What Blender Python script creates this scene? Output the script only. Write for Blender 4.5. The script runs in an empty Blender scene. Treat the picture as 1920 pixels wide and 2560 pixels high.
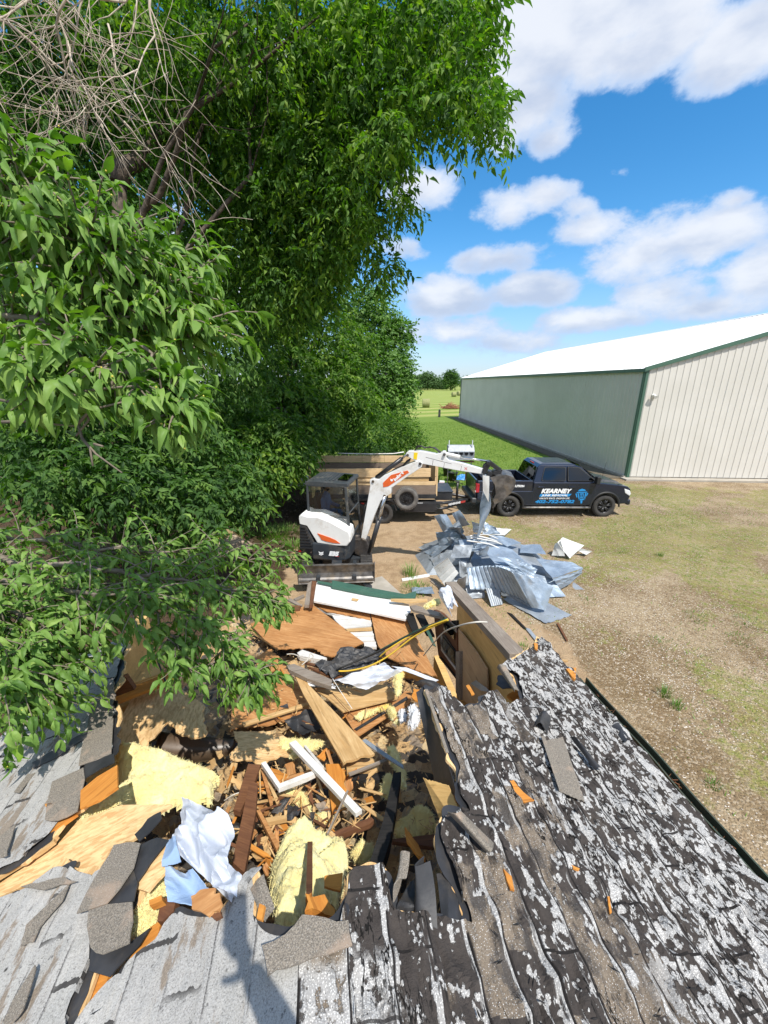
import bpy, bmesh, math, random
import numpy as np
from mathutils import Vector, Matrix, noise as mn
random.seed(7); rng = np.random.default_rng(7)
R = math.radians
sc = bpy.context.scene
C = sc.collection
# ------------------------------------------------------------------ camera, sky, sun, exposure
CAM = Vector((0.0, 0.0, 4.7)); PITCH = R(17.85); F = 1000.0
cd = bpy.data.cameras.new('camera'); cam = bpy.data.objects.new('camera', cd); C.objects.link(cam)
cam.location = CAM; cam.rotation_euler = (R(90) - PITCH, 0, 0)
cd.sensor_fit = 'VERTICAL'; cd.sensor_height = 24.0; cd.sensor_width = 18.0; cd.lens = 24.0 * F / 2560.0
cd.clip_start = 0.05; cd.clip_end = 4000
sc.camera = cam
SUN_DIR = Vector((-0.37, 0.651, -1.241)).normalized()          # the way the light travels
sl = bpy.data.lights.new('sun', 'SUN'); so = bpy.data.objects.new('sun', sl); C.objects.link(so)
sl.energy = 4.3; sl.angle = R(0.53); sl.color = (1.0, 0.955, 0.88)
so.rotation_euler = SUN_DIR.to_track_quat('-Z', 'Y').to_euler()
sc.view_settings.view_transform = 'Standard'; sc.view_settings.look = 'None'
sc.view_settings.exposure = 0.33; sc.view_settings.gamma = 1.0
try:
 sc.cycles.max_bounces = 7; sc.cycles.transparent_max_bounces = 12
 sc.cycles.sample_clamp_indirect = 6.0
except Exception: pass
def raydir(px, py):
 r = (px - 960.0) / F; u = -(py - 1280.0) / F
 c, s = math.cos(PITCH), math.sin(PITCH)
 return Vector((r, c + u * s, u * c - s))
def PZ(px, py, z):
 d = raydir(px, py); return CAM + d * ((z - CAM.z) / d.z)
def PY(px, py, Y):
 d = raydir(px, py); return CAM + d * (Y / d.y)
def PT(px, py, t): return CAM + raydir(px, py) * t
def PP(px, py, P0, n):
 d = raydir(px, py); return CAM + d * ((P0 - CAM).dot(n) / d.dot(n))
# sky
W = bpy.data.worlds.new('World'); sc.world = W; W.use_nodes = True
nt = W.node_tree; nt.nodes.clear()
def N(t, typ, **kw):
 n = t.nodes.new(typ)
 for k, v in kw.items():
  if k == 'ins':
   for i, x in v.items(): n.inputs[i].default_value = x
  else: setattr(n, k, v)
 return n
def MA(t, op, a, b=None, c=None, clamp=False):
 n = t.nodes.new('ShaderNodeMath'); n.operation = op; n.use_clamp = clamp
 for i, x in enumerate((a, b, c)):
  if x is None: continue
  if isinstance(x, (int, float)): n.inputs[i].default_value = x
  else: t.links.new(x, n.inputs[i])
 return n.outputs[0]
def sstep(t, x, a, b, lo=0.0, hi=1.0):
 n = N(t, 'ShaderNodeMapRange', interpolation_type='SMOOTHSTEP')
 t.links.new(x, n.inputs[0]); n.inputs[1].default_value = a; n.inputs[2].default_value = b
 n.inputs[3].default_value = lo; n.inputs[4].default_value = hi
 return n.outputs[0]
def MIXC(t, f, a, b, bt='MIX'):
 n = t.nodes.new('ShaderNodeMix'); n.data_type = 'RGBA'; n.blend_type = bt
 for i, x in ((0, f), (6, a), (7, b)):
  if isinstance(x, (int, float)): n.inputs[i].default_value = x
  elif isinstance(x, tuple): n.inputs[i].default_value = (*x, 1.0) if len(x) == 3 else x
  else: t.links.new(x, n.inputs[i])
 return n.outputs[2]
out = N(nt, 'ShaderNodeOutputWorld'); bg = N(nt, 'ShaderNodeBackground'); bg.inputs[1].default_value = 0.145
sky = N(nt, 'ShaderNodeTexSky', sky_type='NISHITA', sun_disc=False, sun_elevation=R(58.9), sun_rotation=R(150.4),
  altitude=300.0, air_density=1.0, dust_density=0.6, ozone_density=2.6)
tc = N(nt, 'ShaderNodeTexCoord')
sx = N(nt, 'ShaderNodeSeparateXYZ'); nt.links.new(tc.outputs['Generated'], sx.inputs[0])
az = MA(nt, 'ARCTAN2', sx.outputs[0], sx.outputs[1])            # radians, 0 = +Y, + = right
el = MA(nt, 'ARCSINE', sx.outputs[2])
def azel(px, py):
 d = raydir(px, py).normalized(); return math.atan2(d.x, d.y), math.asin(d.z)
# cloud banks: centre and half size as seen from the yard
blobs = [(1500, 20, 420, 150, 1.6), (1260, 120, 190, 170, 1.4), (1280, 280, 130, 120, 1.2), (1370, 350, 70, 60, .9), (1640, 110, 240, 95, 1.2),
   (1850, 110, 190, 120, 1.3), (1080, 120, 160, 120, .9), (1060, 470, 105, 62, 1.15), (1270, 510, 90, 62, .8), (1360, 490, 80, 50, .8),
   (1450, 520, 80, 36, .65), (1260, 650, 135, 45, .95), (1330, 720, 130, 48, 1.25), (1110, 745, 130, 55, 1.15),
   (1480, 570, 110, 55, .95), (1600, 640, 170, 95, 1.05), (1780, 590, 160, 80, 1.2), (1890, 680, 140, 90, 1.1), (1660, 730, 160, 60, .95),
   (1480, 800, 170, 36, .95), (1130, 830, 150, 45, .85), (1250, 860, 150, 40, .75), (1780, 770, 180, 45, .9), (1560, 430, 55, 30, .4),
   (700, 250, 300, 200, .9), (500, 700, 300, 160, .9), (1840, 500, 70, 30, .7), (1000, 620, 60, 40, .4)]
mapn = N(nt, 'ShaderNodeMapping'); nt.links.new(tc.outputs['Generated'], mapn.inputs[0]); mapn.inputs['Scale'].default_value = (1, 1, 1.5)
n1 = N(nt, 'ShaderNodeTexNoise', ins={'Scale': 6.5, 'Detail': 11.0, 'Roughness': 0.6, 'Distortion': 0.25}); nt.links.new(mapn.outputs[0], n1.inputs[0])
n2 = N(nt, 'ShaderNodeTexNoise', ins={'Scale': 17.0, 'Detail': 6.0, 'Roughness': 0.6}); nt.links.new(mapn.outputs[0], n2.inputs[0])
n3 = N(nt, 'ShaderNodeTexNoise', ins={'Scale': 8.0, 'Detail': 5.0, 'Roughness': 0.5})
mp3 = N(nt, 'ShaderNodeMapping'); nt.links.new(tc.outputs['Generated'], mp3.inputs[0]); mp3.inputs['Location'].default_value = (3, 1, -.04); mp3.inputs['Scale'].default_value = (1, 1, 2.2)
nt.links.new(mp3.outputs[0], n3.inputs[0])
nz = MA(nt, 'ADD', MA(nt, 'MULTIPLY', MA(nt, 'SUBTRACT', n1.outputs[0], .5), 2.6), MA(nt, 'MULTIPLY', MA(nt, 'SUBTRACT', n2.outputs[0], .5), 1.5))
acc = None; under = None
for (px, py, rx, ry, amp) in blobs:
 a0, e0 = azel(px, py); a1, _ = azel(px + rx, py); _, e1 = azel(px, py - ry)
 da = MA(nt, 'DIVIDE', MA(nt, 'SUBTRACT', az, a0), abs(a1 - a0)); de = MA(nt, 'DIVIDE', MA(nt, 'SUBTRACT', el, e0), abs(e1 - e0))
 d = MA(nt, 'SQRT', MA(nt, 'ADD', MA(nt, 'MULTIPLY', da, da), MA(nt, 'MULTIPLY', de, de)))
 v = MA(nt, 'MULTIPLY', MA(nt, 'SUBTRACT', 1.28, d), amp)
 acc = v if acc is None else MA(nt, 'SMOOTH_MAX', acc, v, 0.25)
 s = MA(nt, 'MULTIPLY', de, MA(nt, 'MAXIMUM', MA(nt, 'SUBTRACT', 1.3, d), 0.0))
 under = s if under is None else MA(nt, 'ADD', under, s)
dens = MA(nt, 'ADD', acc, MA(nt, 'MULTIPLY', nz, .72))
rest = MA(nt, 'MULTIPLY', sstep(nt, MA(nt, 'ABSOLUTE', az), .88, 1.15), sstep(nt, el, .03, .15))   # unseen broken cloud added outside the view as neutral fill light
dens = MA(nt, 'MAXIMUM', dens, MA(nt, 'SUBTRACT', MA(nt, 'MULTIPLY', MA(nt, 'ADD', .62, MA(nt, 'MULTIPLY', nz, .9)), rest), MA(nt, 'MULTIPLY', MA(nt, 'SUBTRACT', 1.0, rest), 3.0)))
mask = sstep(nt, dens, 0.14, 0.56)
core = sstep(nt, dens, 0.25, 1.0)
haze = sstep(nt, el, 0.0, 0.30, 0.6, 0.0)
lit = MA(nt, 'ADD', MA(nt, 'MULTIPLY', under, .55), MA(nt, 'MULTIPLY', MA(nt, 'SUBTRACT', n3.outputs[0], .46), 4.6))
litm = sstep(nt, lit, -0.9, 0.9)
ccol = MIXC(nt, litm, (3.0, 3.5, 4.5), (5.0, 5.2, 5.6))
thin = MIXC(nt, 0.0, (3.0, 3.9, 5.4), (3.0, 3.9, 5.4))
ccol = MIXC(nt, core, thin, ccol)
hs = N(nt, 'ShaderNodeHueSaturation'); hs.inputs['Saturation'].default_value = 1.36; hs.inputs['Value'].default_value = 1.12; hs.inputs['Hue'].default_value = .495
nt.links.new(sky.outputs[0], hs.inputs['Color'])
base = MIXC(nt, haze, hs.outputs[0], (2.1, 3.1, 4.9))
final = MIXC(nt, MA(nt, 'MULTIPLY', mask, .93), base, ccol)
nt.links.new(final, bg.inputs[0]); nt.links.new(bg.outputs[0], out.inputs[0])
# ------------------------------------------------------------------ materials
MATS = {}
def newmat(name):
 m = bpy.data.materials.new(name); m.use_nodes = True; t = m.node_tree; t.nodes.clear()
 o = N(t, 'ShaderNodeOutputMaterial'); b = N(t, 'ShaderNodeBsdfPrincipled'); t.links.new(b.outputs[0], o.inputs[0])
 MATS[name] = m
 return m, t, b, o
def coords(t, scale=(1, 1, 1), kind='Object', rnd=True, rot=(0, 0, 0)):
 c = N(t, 'ShaderNodeTexCoord'); mp = N(t, 'ShaderNodeMapping'); t.links.new(c.outputs[kind], mp.inputs[0])
 mp.inputs['Scale'].default_value = scale; mp.inputs['Rotation'].default_value = rot
 if rnd:
  oi = N(t, 'ShaderNodeObjectInfo'); v = MA(t, 'MULTIPLY', oi.outputs['Random'], 37.0)
  cb = N(t, 'ShaderNodeCombineXYZ')
  for i in range(3): t.links.new(v, cb.inputs[i])
  t.links.new(cb.outputs[0], mp.inputs['Location'])
 return mp.outputs[0]
def noise(t, vec, scale, detail=5, rough=.55, dist=0.0):
 n = N(t, 'ShaderNodeTexNoise', ins={'Scale': scale, 'Detail': detail, 'Roughness': rough, 'Distortion': dist})
 t.links.new(vec, n.inputs[0]); return n.outputs[0]
def vor(t, vec, scale, feat='F1', out='Distance', rand=1.0):
 n = N(t, 'ShaderNodeTexVoronoi', feature=feat); n.inputs['Scale'].default_value = scale; n.inputs['Randomness'].default_value = rand
 t.links.new(vec, n.inputs[0]); return n.outputs[out]
def bump(t, b, h, strength=.5, dist=.01):
 n = N(t, 'ShaderNodeBump'); n.inputs['Strength'].default_value = strength; n.inputs['Distance'].default_value = dist
 t.links.new(h, n.inputs['Height']); t.links.new(n.outputs[0], b.inputs['Normal'])
def ramp(t, x, stops):
 n = N(t, 'ShaderNodeValToRGB'); cr = n.color_ramp
 while len(cr.elements) < len(stops): cr.elements.new(.5)
 for e, (p, c) in zip(cr.elements, stops): e.position = p; e.color = (*c, 1)
 t.links.new(x, n.inputs[0]); return n.outputs[0]
def plain(name, c1, c2=None, rough=.6, metal=0.0, scale=3.0, bmp=.15, bs=30.0, spec=.5, coat=0.0, dirt=None, dist=.004):
 m, t, b, o = newmat(name); c2 = c2 or tuple(x * .7 for x in c1)
 v = coords(t)
 col = MIXC(t, sstep(t, noise(t, v, scale), .35, .65), c1, c2)
 if dirt: col = MIXC(t, sstep(t, noise(t, v, scale * .6, 8, .7), .5, .68, 0, .85), col, dirt)
 t.links.new(col, b.inputs['Base Color'])
 b.inputs['Roughness'].default_value = rough; b.inputs['Metallic'].default_value = metal
 b.inputs['Specular IOR Level'].default_value = spec; b.inputs['Coat Weight'].default_value = coat; b.inputs['Coat Roughness'].default_value = .06
 if bmp: bump(t, b, noise(t, v, bs, 4), bmp, dist)
 return m
def wood(name, light, dark, fig=1.0, stain=None, rough=.75, grain=14.0):
 m, t, b, o = newmat(name)
 v = coords(t, (1.6, grain, grain)); v2 = coords(t, (1, 1, 1)); v3 = coords(t, (3, 110, 110))
 n = noise(t, v, 1.3 * fig, 6, .6, 2.4); fine = noise(t, v3, 1.0, 3)
 col = ramp(t, n, [(.28, dark), (.5, tuple((a + c) / 2 for a, c in zip(light, dark))), (.68, light)])
 col = MIXC(t, MA(t, 'MULTIPLY', fine, .5), col, tuple(x * .55 for x in dark))
 col = MIXC(t, sstep(t, noise(t, coords(t, (2.5, 40, 40)), 1.0, 4), .60, .68, 0, .55), col, tuple(x * .45 for x in dark))
 blot = noise(t, v2, 2.2, 6, .65)
 col = MIXC(t, sstep(t, blot, .42, .75, 0, .55), col, tuple(x * .62 for x in dark))
 kn = vor(t, coords(t, (2.0, 5, 5)), 1.0)
 col = MIXC(t, sstep(t, kn, .0, .10, .75, 0), col, tuple(x * .3 for x in dark))
 if stain: col = MIXC(t, sstep(t, noise(t, v2, 3.1, 8, .7), .56, .64), col, stain)
 t.links.new(col, b.inputs['Base Color']); b.inputs['Roughness'].default_value = rough; b.inputs['Specular IOR Level'].default_value = .25
 bump(t, b, MA(t, 'ADD', fine, n), .5, .003)
 return m
def osb(name, light, dark):
 m, t, b, o = newmat(name)
 cols = None
 for i, (rot, s) in enumerate(((.3, 1.0), (-.5, 1.3), (1.1, .8))):
  v = coords(t, (22 * s, 90 * s, 9), rot=(0, 0, rot))
  c = N(t, 'ShaderNodeTexVoronoi'); c.inputs['Scale'].default_value = 1.0; t.links.new(v, c.inputs[0])
  sp = N(t, 'ShaderNodeSeparateColor'); t.links.new(c.outputs['Color'], sp.inputs[0])
  x = sp.outputs[0]
  cols = x if cols is None else MA(t, 'ADD', cols, x)
 x = MA(t, 'DIVIDE', cols, 3.0)
 col = ramp(t, x, [(.25, dark), (.5, tuple((a * .65 + c * .35) for a, c in zip(light, dark))), (.75, light)])
 col = MIXC(t, sstep(t, noise(t, coords(t), 2.5, 7, .7), .5, .72, 0, .5), col, tuple(c * .55 for c in dark))
 t.links.new(col, b.inputs['Base Color']); b.inputs['Roughness'].default_value = .8; b.inputs['Specular IOR Level'].default_value = .2
 bump(t, b, x, .5, .003)
 return m
wood('fresh_wood', (.74, .52, .26), (.56, .34, .14))
wood('old_wood', (.40, .35, .29), (.24, .19, .15), 1.4)
wood('brown_wood', (.26, .12, .055), (.13, .055, .03), 1.2)
wood('plywood', (.72, .40, .17), (.42, .175, .055), 1.0, rough=.6)
wood('plywood_pale', (.78, .54, .27), (.54, .32, .125), .8)
wood('orange_wood', (.75, .34, .07), (.55, .20, .035), 1.3)
wood('inner_ply', (.82, .55, .22), (.64, .39, .14), .5)
wood('panel_board', (.66, .46, .28), (.52, .35, .20), .3)
wood('trailer_wood', (.90, .67, .40), (.76, .52, .27), 1.0)
wood('grey_plank', (.33, .26, .20), (.22, .16, .12), 1.2)
wood('charred', (.035, .032, .03), (.012, .012, .012), 1.2)
wood('white_wood', (.82, .80, .76), (.70, .67, .62), 1.0)
osb('osb', (.82, .57, .29), (.58, .35, .15))
plain('white_paint', (.80, .79, .76), (.70, .69, .66), .45, dirt=(.45, .40, .33), scale=5)
plain('white_board', (.82, .82, .80), (.76, .76, .74), .5, dirt=(.62, .60, .56), scale=4)
plain('trim_green', (.045, .125, .085), (.035, .10, .07), .5, dirt=(.11, .16, .12))
plain('gutter_green', (.035, .06, .04), (.05, .055, .035), .6, dirt=(.10, .085, .05))
plain('barn_green', (.07, .145, .10), (.06, .13, .09), .5)
plain('roof_white', (.86, .86, .85), (.82, .82, .81), .4, scale=.3)
plain('concrete', (.42, .38, .32), (.33, .30, .25), .9, bmp=.5)
plain('black_plastic', (.018, .019, .021), (.03, .03, .032), .5, scale=6)
plain('exc_dark', (.035, .042, .05), (.028, .033, .04), .42, dirt=(.10, .085, .07), scale=4)
plain('cab_grey', (.05, .056, .06), (.04, .046, .05), .5, dirt=(.14, .13, .11), scale=4)
plain('exc_white', (.80, .80, .78), (.74, .74, .72), .32, coat=.3, dirt=(.55, .50, .43), scale=3)
plain('exc_orange', (.72, .13, .03), (.66, .11, .02), .4)
plain('steel', (.16, .15, .145), (.09, .08, .075), .45, .7, scale=6, dirt=(.22, .17, .12))
plain('worn_steel', (.22, .21, .20), (.10, .095, .09), .4, .6, scale=7, dirt=(.24, .20, .15))
plain('chrome', (.7, .7, .7), (.6, .6, .6), .2, 1.0)
plain('tyre', (.035, .034, .033), (.06, .055, .05), .9, scale=5, bmp=.6, bs=60)
plain('tyre_grey', (.17, .16, .145), (.11, .10, .095), .9, scale=5)
plain('rim_black', (.03, .03, .033), (.05, .05, .052), .35, .3)
plain('paint_truck', (.010, .016, .036), (.013, .020, .042), .22, .35, coat=.8, dirt=(.035, .036, .042), scale=1.2, bmp=0)
plain('trim_black', (.012, .012, .013), (.02, .02, .02), .55)
plain('red_lens', (.45, .01, .02), (.3, .01, .01), .15, coat=.5)
plain('white_lens', (.75, .75, .76), (.65, .65, .66), .12, coat=.6)
plain('decal_white', (.86, .86, .86), (.84, .84, .84), .4, bmp=0)
plain('decal_blue', (.02, .27, .62), (.02, .25, .58), .4, bmp=0)
plain('decal_red', (.65, .05, .04), (.6, .05, .04), .4, bmp=0)
plain('decal_yellow', (.85, .60, .02), (.8, .55, .02), .4, bmp=0)
plain('felt_black', (.022, .023, .026), (.04, .04, .043), .55, scale=8, bmp=.4, dirt=(.075, .065, .055))
plain('skin', (.48, .27, .19), (.42, .22, .15), .5, bmp=.1)
plain('hair', (.02, .013, .01), (.03, .02, .015), .7)
plain('blue_shirt', (.07, .15, .32), (.05, .11, .25), .9, scale=14)
plain('jeans', (.10, .13, .20), (.07, .09, .15), .9, scale=14)
plain('seat_vinyl', (.03, .03, .03), (.04, .04, .04), .6)
plain('cloth_white', (.80, .80, .80), (.70, .71, .73), .55, scale=8)
plain('blue_plastic', (.02, .22, .62), (.10, .35, .70), .4, scale=12)
plain('pink_print', (.75, .42, .55), (.80, .78, .80), .5, scale=26)
plain('galv_box', (.34, .36, .38), (.28, .30, .32), .45, .3, scale=10)
plain('rust', (.35, .16, .07), (.22, .10, .05), .8)
plain('soil_clod', (.12, .085, .055), (.08, .055, .035), .95, bmp=.8)
plain('yellow_cable', (.75, .50, .04), (.6, .4, .04), .5)
plain('green_cable', (.02, .12, .06), (.015, .08, .04), .5)
plain('black_cable', (.015, .015, .015), (.03, .03, .03), .5)
plain('pale_cable', (.62, .58, .50), (.5, .46, .4), .6)
plain('bark', (.12, .09, .065), (.06, .045, .035), .9, scale=9, bmp=.9, bs=18, dist=.02)
plain('twig', (.24, .20, .15), (.15, .12, .09), .8, scale=9, bmp=.3)
plain('dead_twig', (.56, .48, .38), (.36, .29, .22), .8, scale=14, bmp=.3)
plain('straw', (.62, .50, .27), (.45, .34, .16), .8, scale=20)
plain('berry', (.65, .50, .08), (.55, .55, .10), .5)
plain('phone_black', (.01, .01, .01), (.02, .02, .02), .2)
def metal_sheet(name, c1, c2, rough=.34, corr=None):
 m, t, b, o = newmat(name); v = coords(t)
 sp = vor(t, v, 55, out='Color'); s1 = N(t, 'ShaderNodeSeparateColor'); t.links.new(sp, s1.inputs[0])
 col = MIXC(t, sstep(t, noise(t, v, 2.6, 6, .6), .35, .65), c1, c2)
 col = MIXC(t, MA(t, 'MULTIPLY', s1.outputs[0], .12), col, (.9, .92, .95))
 col = MIXC(t, sstep(t, noise(t, v, 4, 8, .7), .56, .70, 0, .6), col, (.30, .27, .23)); col = MIXC(t, sstep(t, noise(t, coords(t, (1, 9, 1)), 3, 5), .6, .75, 0, .5), col, (.62, .66, .70))
 t.links.new(col, b.inputs['Base Color']); b.inputs['Metallic'].default_value = .42
 rr = sstep(t, noise(t, v, 3.0, 4), .3, .7, rough - .07, rough + .14); t.links.new(rr, b.inputs['Roughness'])
 bump(t, b, noise(t, v, 5.0, 3, .5), .3, .012)
 return m
metal_sheet('galv', (.31, .39, .48), (.21, .27, .34), .44)
metal_sheet('galv_dull', (.34, .38, .42), (.25, .28, .31), .5)
metal_sheet('galv_white', (.70, .70, .67), (.60, .60, .57), .5)
MATS['galv_white'].node_tree.nodes['Principled BSDF'].inputs['Metallic'].default_value = .15
def insulation_mat():
 m, t, b, o = newmat('insulation'); v = coords(t)
 col = ramp(t, noise(t, v, 6, 6, .6), [(.3, (.84, .70, .30)), (.5, (.96, .85, .38)), (.7, (.97, .92, .52))])
 col = MIXC(t, sstep(t, noise(t, v, 2.3, 3), .58, .72, 0, .8), col, (.88, .62, .10))
 t.links.new(col, b.inputs['Base Color']); b.inputs['Roughness'].default_value = 1.0; b.inputs['Specular IOR Level'].default_value = .05
 b.inputs['Sheen Weight'].default_value = .3
 h = MA(t, 'ADD', noise(t, v, 22, 6, .7), MA(t, 'MULTIPLY', noise(t, coords(t, (1, 4, 1)), 30, 4, .7, 2.0), .7))
 bump(t, b, MA(t, 'ADD', h, noise(t, v, 75, 3, .8)), .8, .010)
insulation_mat()
def plastic_mat(name, c, tint):
 m, t, b, o = newmat(name); v = coords(t)
 col = MIXC(t, sstep(t, noise(t, v, 3), .4, .6), c, tint); t.links.new(col, b.inputs['Base Color'])
 b.inputs['Roughness'].default_value = .28; b.inputs['Subsurface Weight'].default_value = 0
 tr = N(t, 'ShaderNodeBsdfTranslucent'); t.links.new(col, tr.inputs[0]); mx = N(t, 'ShaderNodeMixShader'); mx.inputs[0].default_value = .3
 t.links.new(b.outputs[0], mx.inputs[1]); t.links.new(tr.outputs[0], mx.inputs[2]); t.links.new(mx.outputs[0], o.inputs[0])
 bump(t, b, noise(t, v, 9, 5, .6, 1.2), .6, .015)
plastic_mat('white_plastic', (.80, .82, .86), (.74, .78, .86))
plastic_mat('blue_plastic_sheet', (.42, .58, .80), (.60, .70, .84))
def leaf_mat(name, dark, mid, light, transl=.35, rough=.42):
 m, t, b, o = newmat(name)
 a = N(t, 'ShaderNodeAttribute', attribute_name='tone')
 col = ramp(t, a.outputs['Fac'], [(0, dark), (.5, mid), (1, light)])
 t.links.new(col, b.inputs['Base Color']); b.inputs['Roughness'].default_value = rough; b.inputs['Specular IOR Level'].default_value = .28
 ge = N(t, 'ShaderNodeNewGeometry'); hs_ = N(t, 'ShaderNodeHueSaturation'); hs_.inputs['Saturation'].default_value = .88; hs_.inputs['Value'].default_value = 1.12; t.links.new(col, hs_.inputs['Color'])
 col = MIXC(t, ge.outputs['Backfacing'], col, hs_.outputs[0]); t.links.new(col, b.inputs['Base Color'])   # paler undersides
 tr = N(t, 'ShaderNodeBsdfTranslucent')
 col2 = MIXC(t, 1.0, col, (1.0, 1.25, .35), 'MULTIPLY'); t.links.new(col2, tr.inputs[0])
 mx = N(t, 'ShaderNodeMixShader'); mx.inputs[0].default_value = transl
 t.links.new(b.outputs[0], mx.inputs[1]); t.links.new(tr.outputs[0], mx.inputs[2]); t.links.new(mx.outputs[0], o.inputs[0])
leaf_mat('leaf_near', (.07, .17, .018), (.145, .285, .03), (.28, .42, .06), .38, .5)
leaf_mat('leaf_canopy', (.03, .085, .012), (.10, .225, .02), (.25, .38, .035), .5, .6)
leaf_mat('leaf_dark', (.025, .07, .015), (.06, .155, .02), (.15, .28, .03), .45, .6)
leaf_mat('leaf_elm', (.06, .14, .025), (.105, .225, .03), (.17, .31, .045), .35, .6)
leaf_mat('leaf_far', (.05, .11, .03), (.08, .16, .04), (.12, .22, .06), .2, .8)
leaf_mat('grass_blade', (.07, .17, .02), (.12, .26, .03), (.26, .33, .07), .3)
def glass(name, tint, mixf=.25, rough=.02):
 m, t, b, o = newmat(name)
 g = N(t, 'ShaderNodeBsdfGlossy'); g.inputs['Roughness'].default_value = rough
 tr = N(t, 'ShaderNodeBsdfTransparent'); tr.inputs[0].default_value = (*tint, 1)
 fr = N(t, 'ShaderNodeFresnel'); fr.inputs[0].default_value = 1.5
 f = MA(t, 'ADD', fr.outputs[0], mixf, clamp=True)
 mx = N(t, 'ShaderNodeMixShader'); t.links.new(f, mx.inputs[0]); t.links.new(tr.outputs[0], mx.inputs[1]); t.links.new(g.outputs[0], mx.inputs[2])
 t.links.new(mx.outputs[0], o.inputs[0])
glass('cab_glass', (.82, .92, .88), .15)
glass('truck_glass', (.10, .14, .15), .05)
glass('window_glass', (.45, .5, .5), .08)
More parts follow.
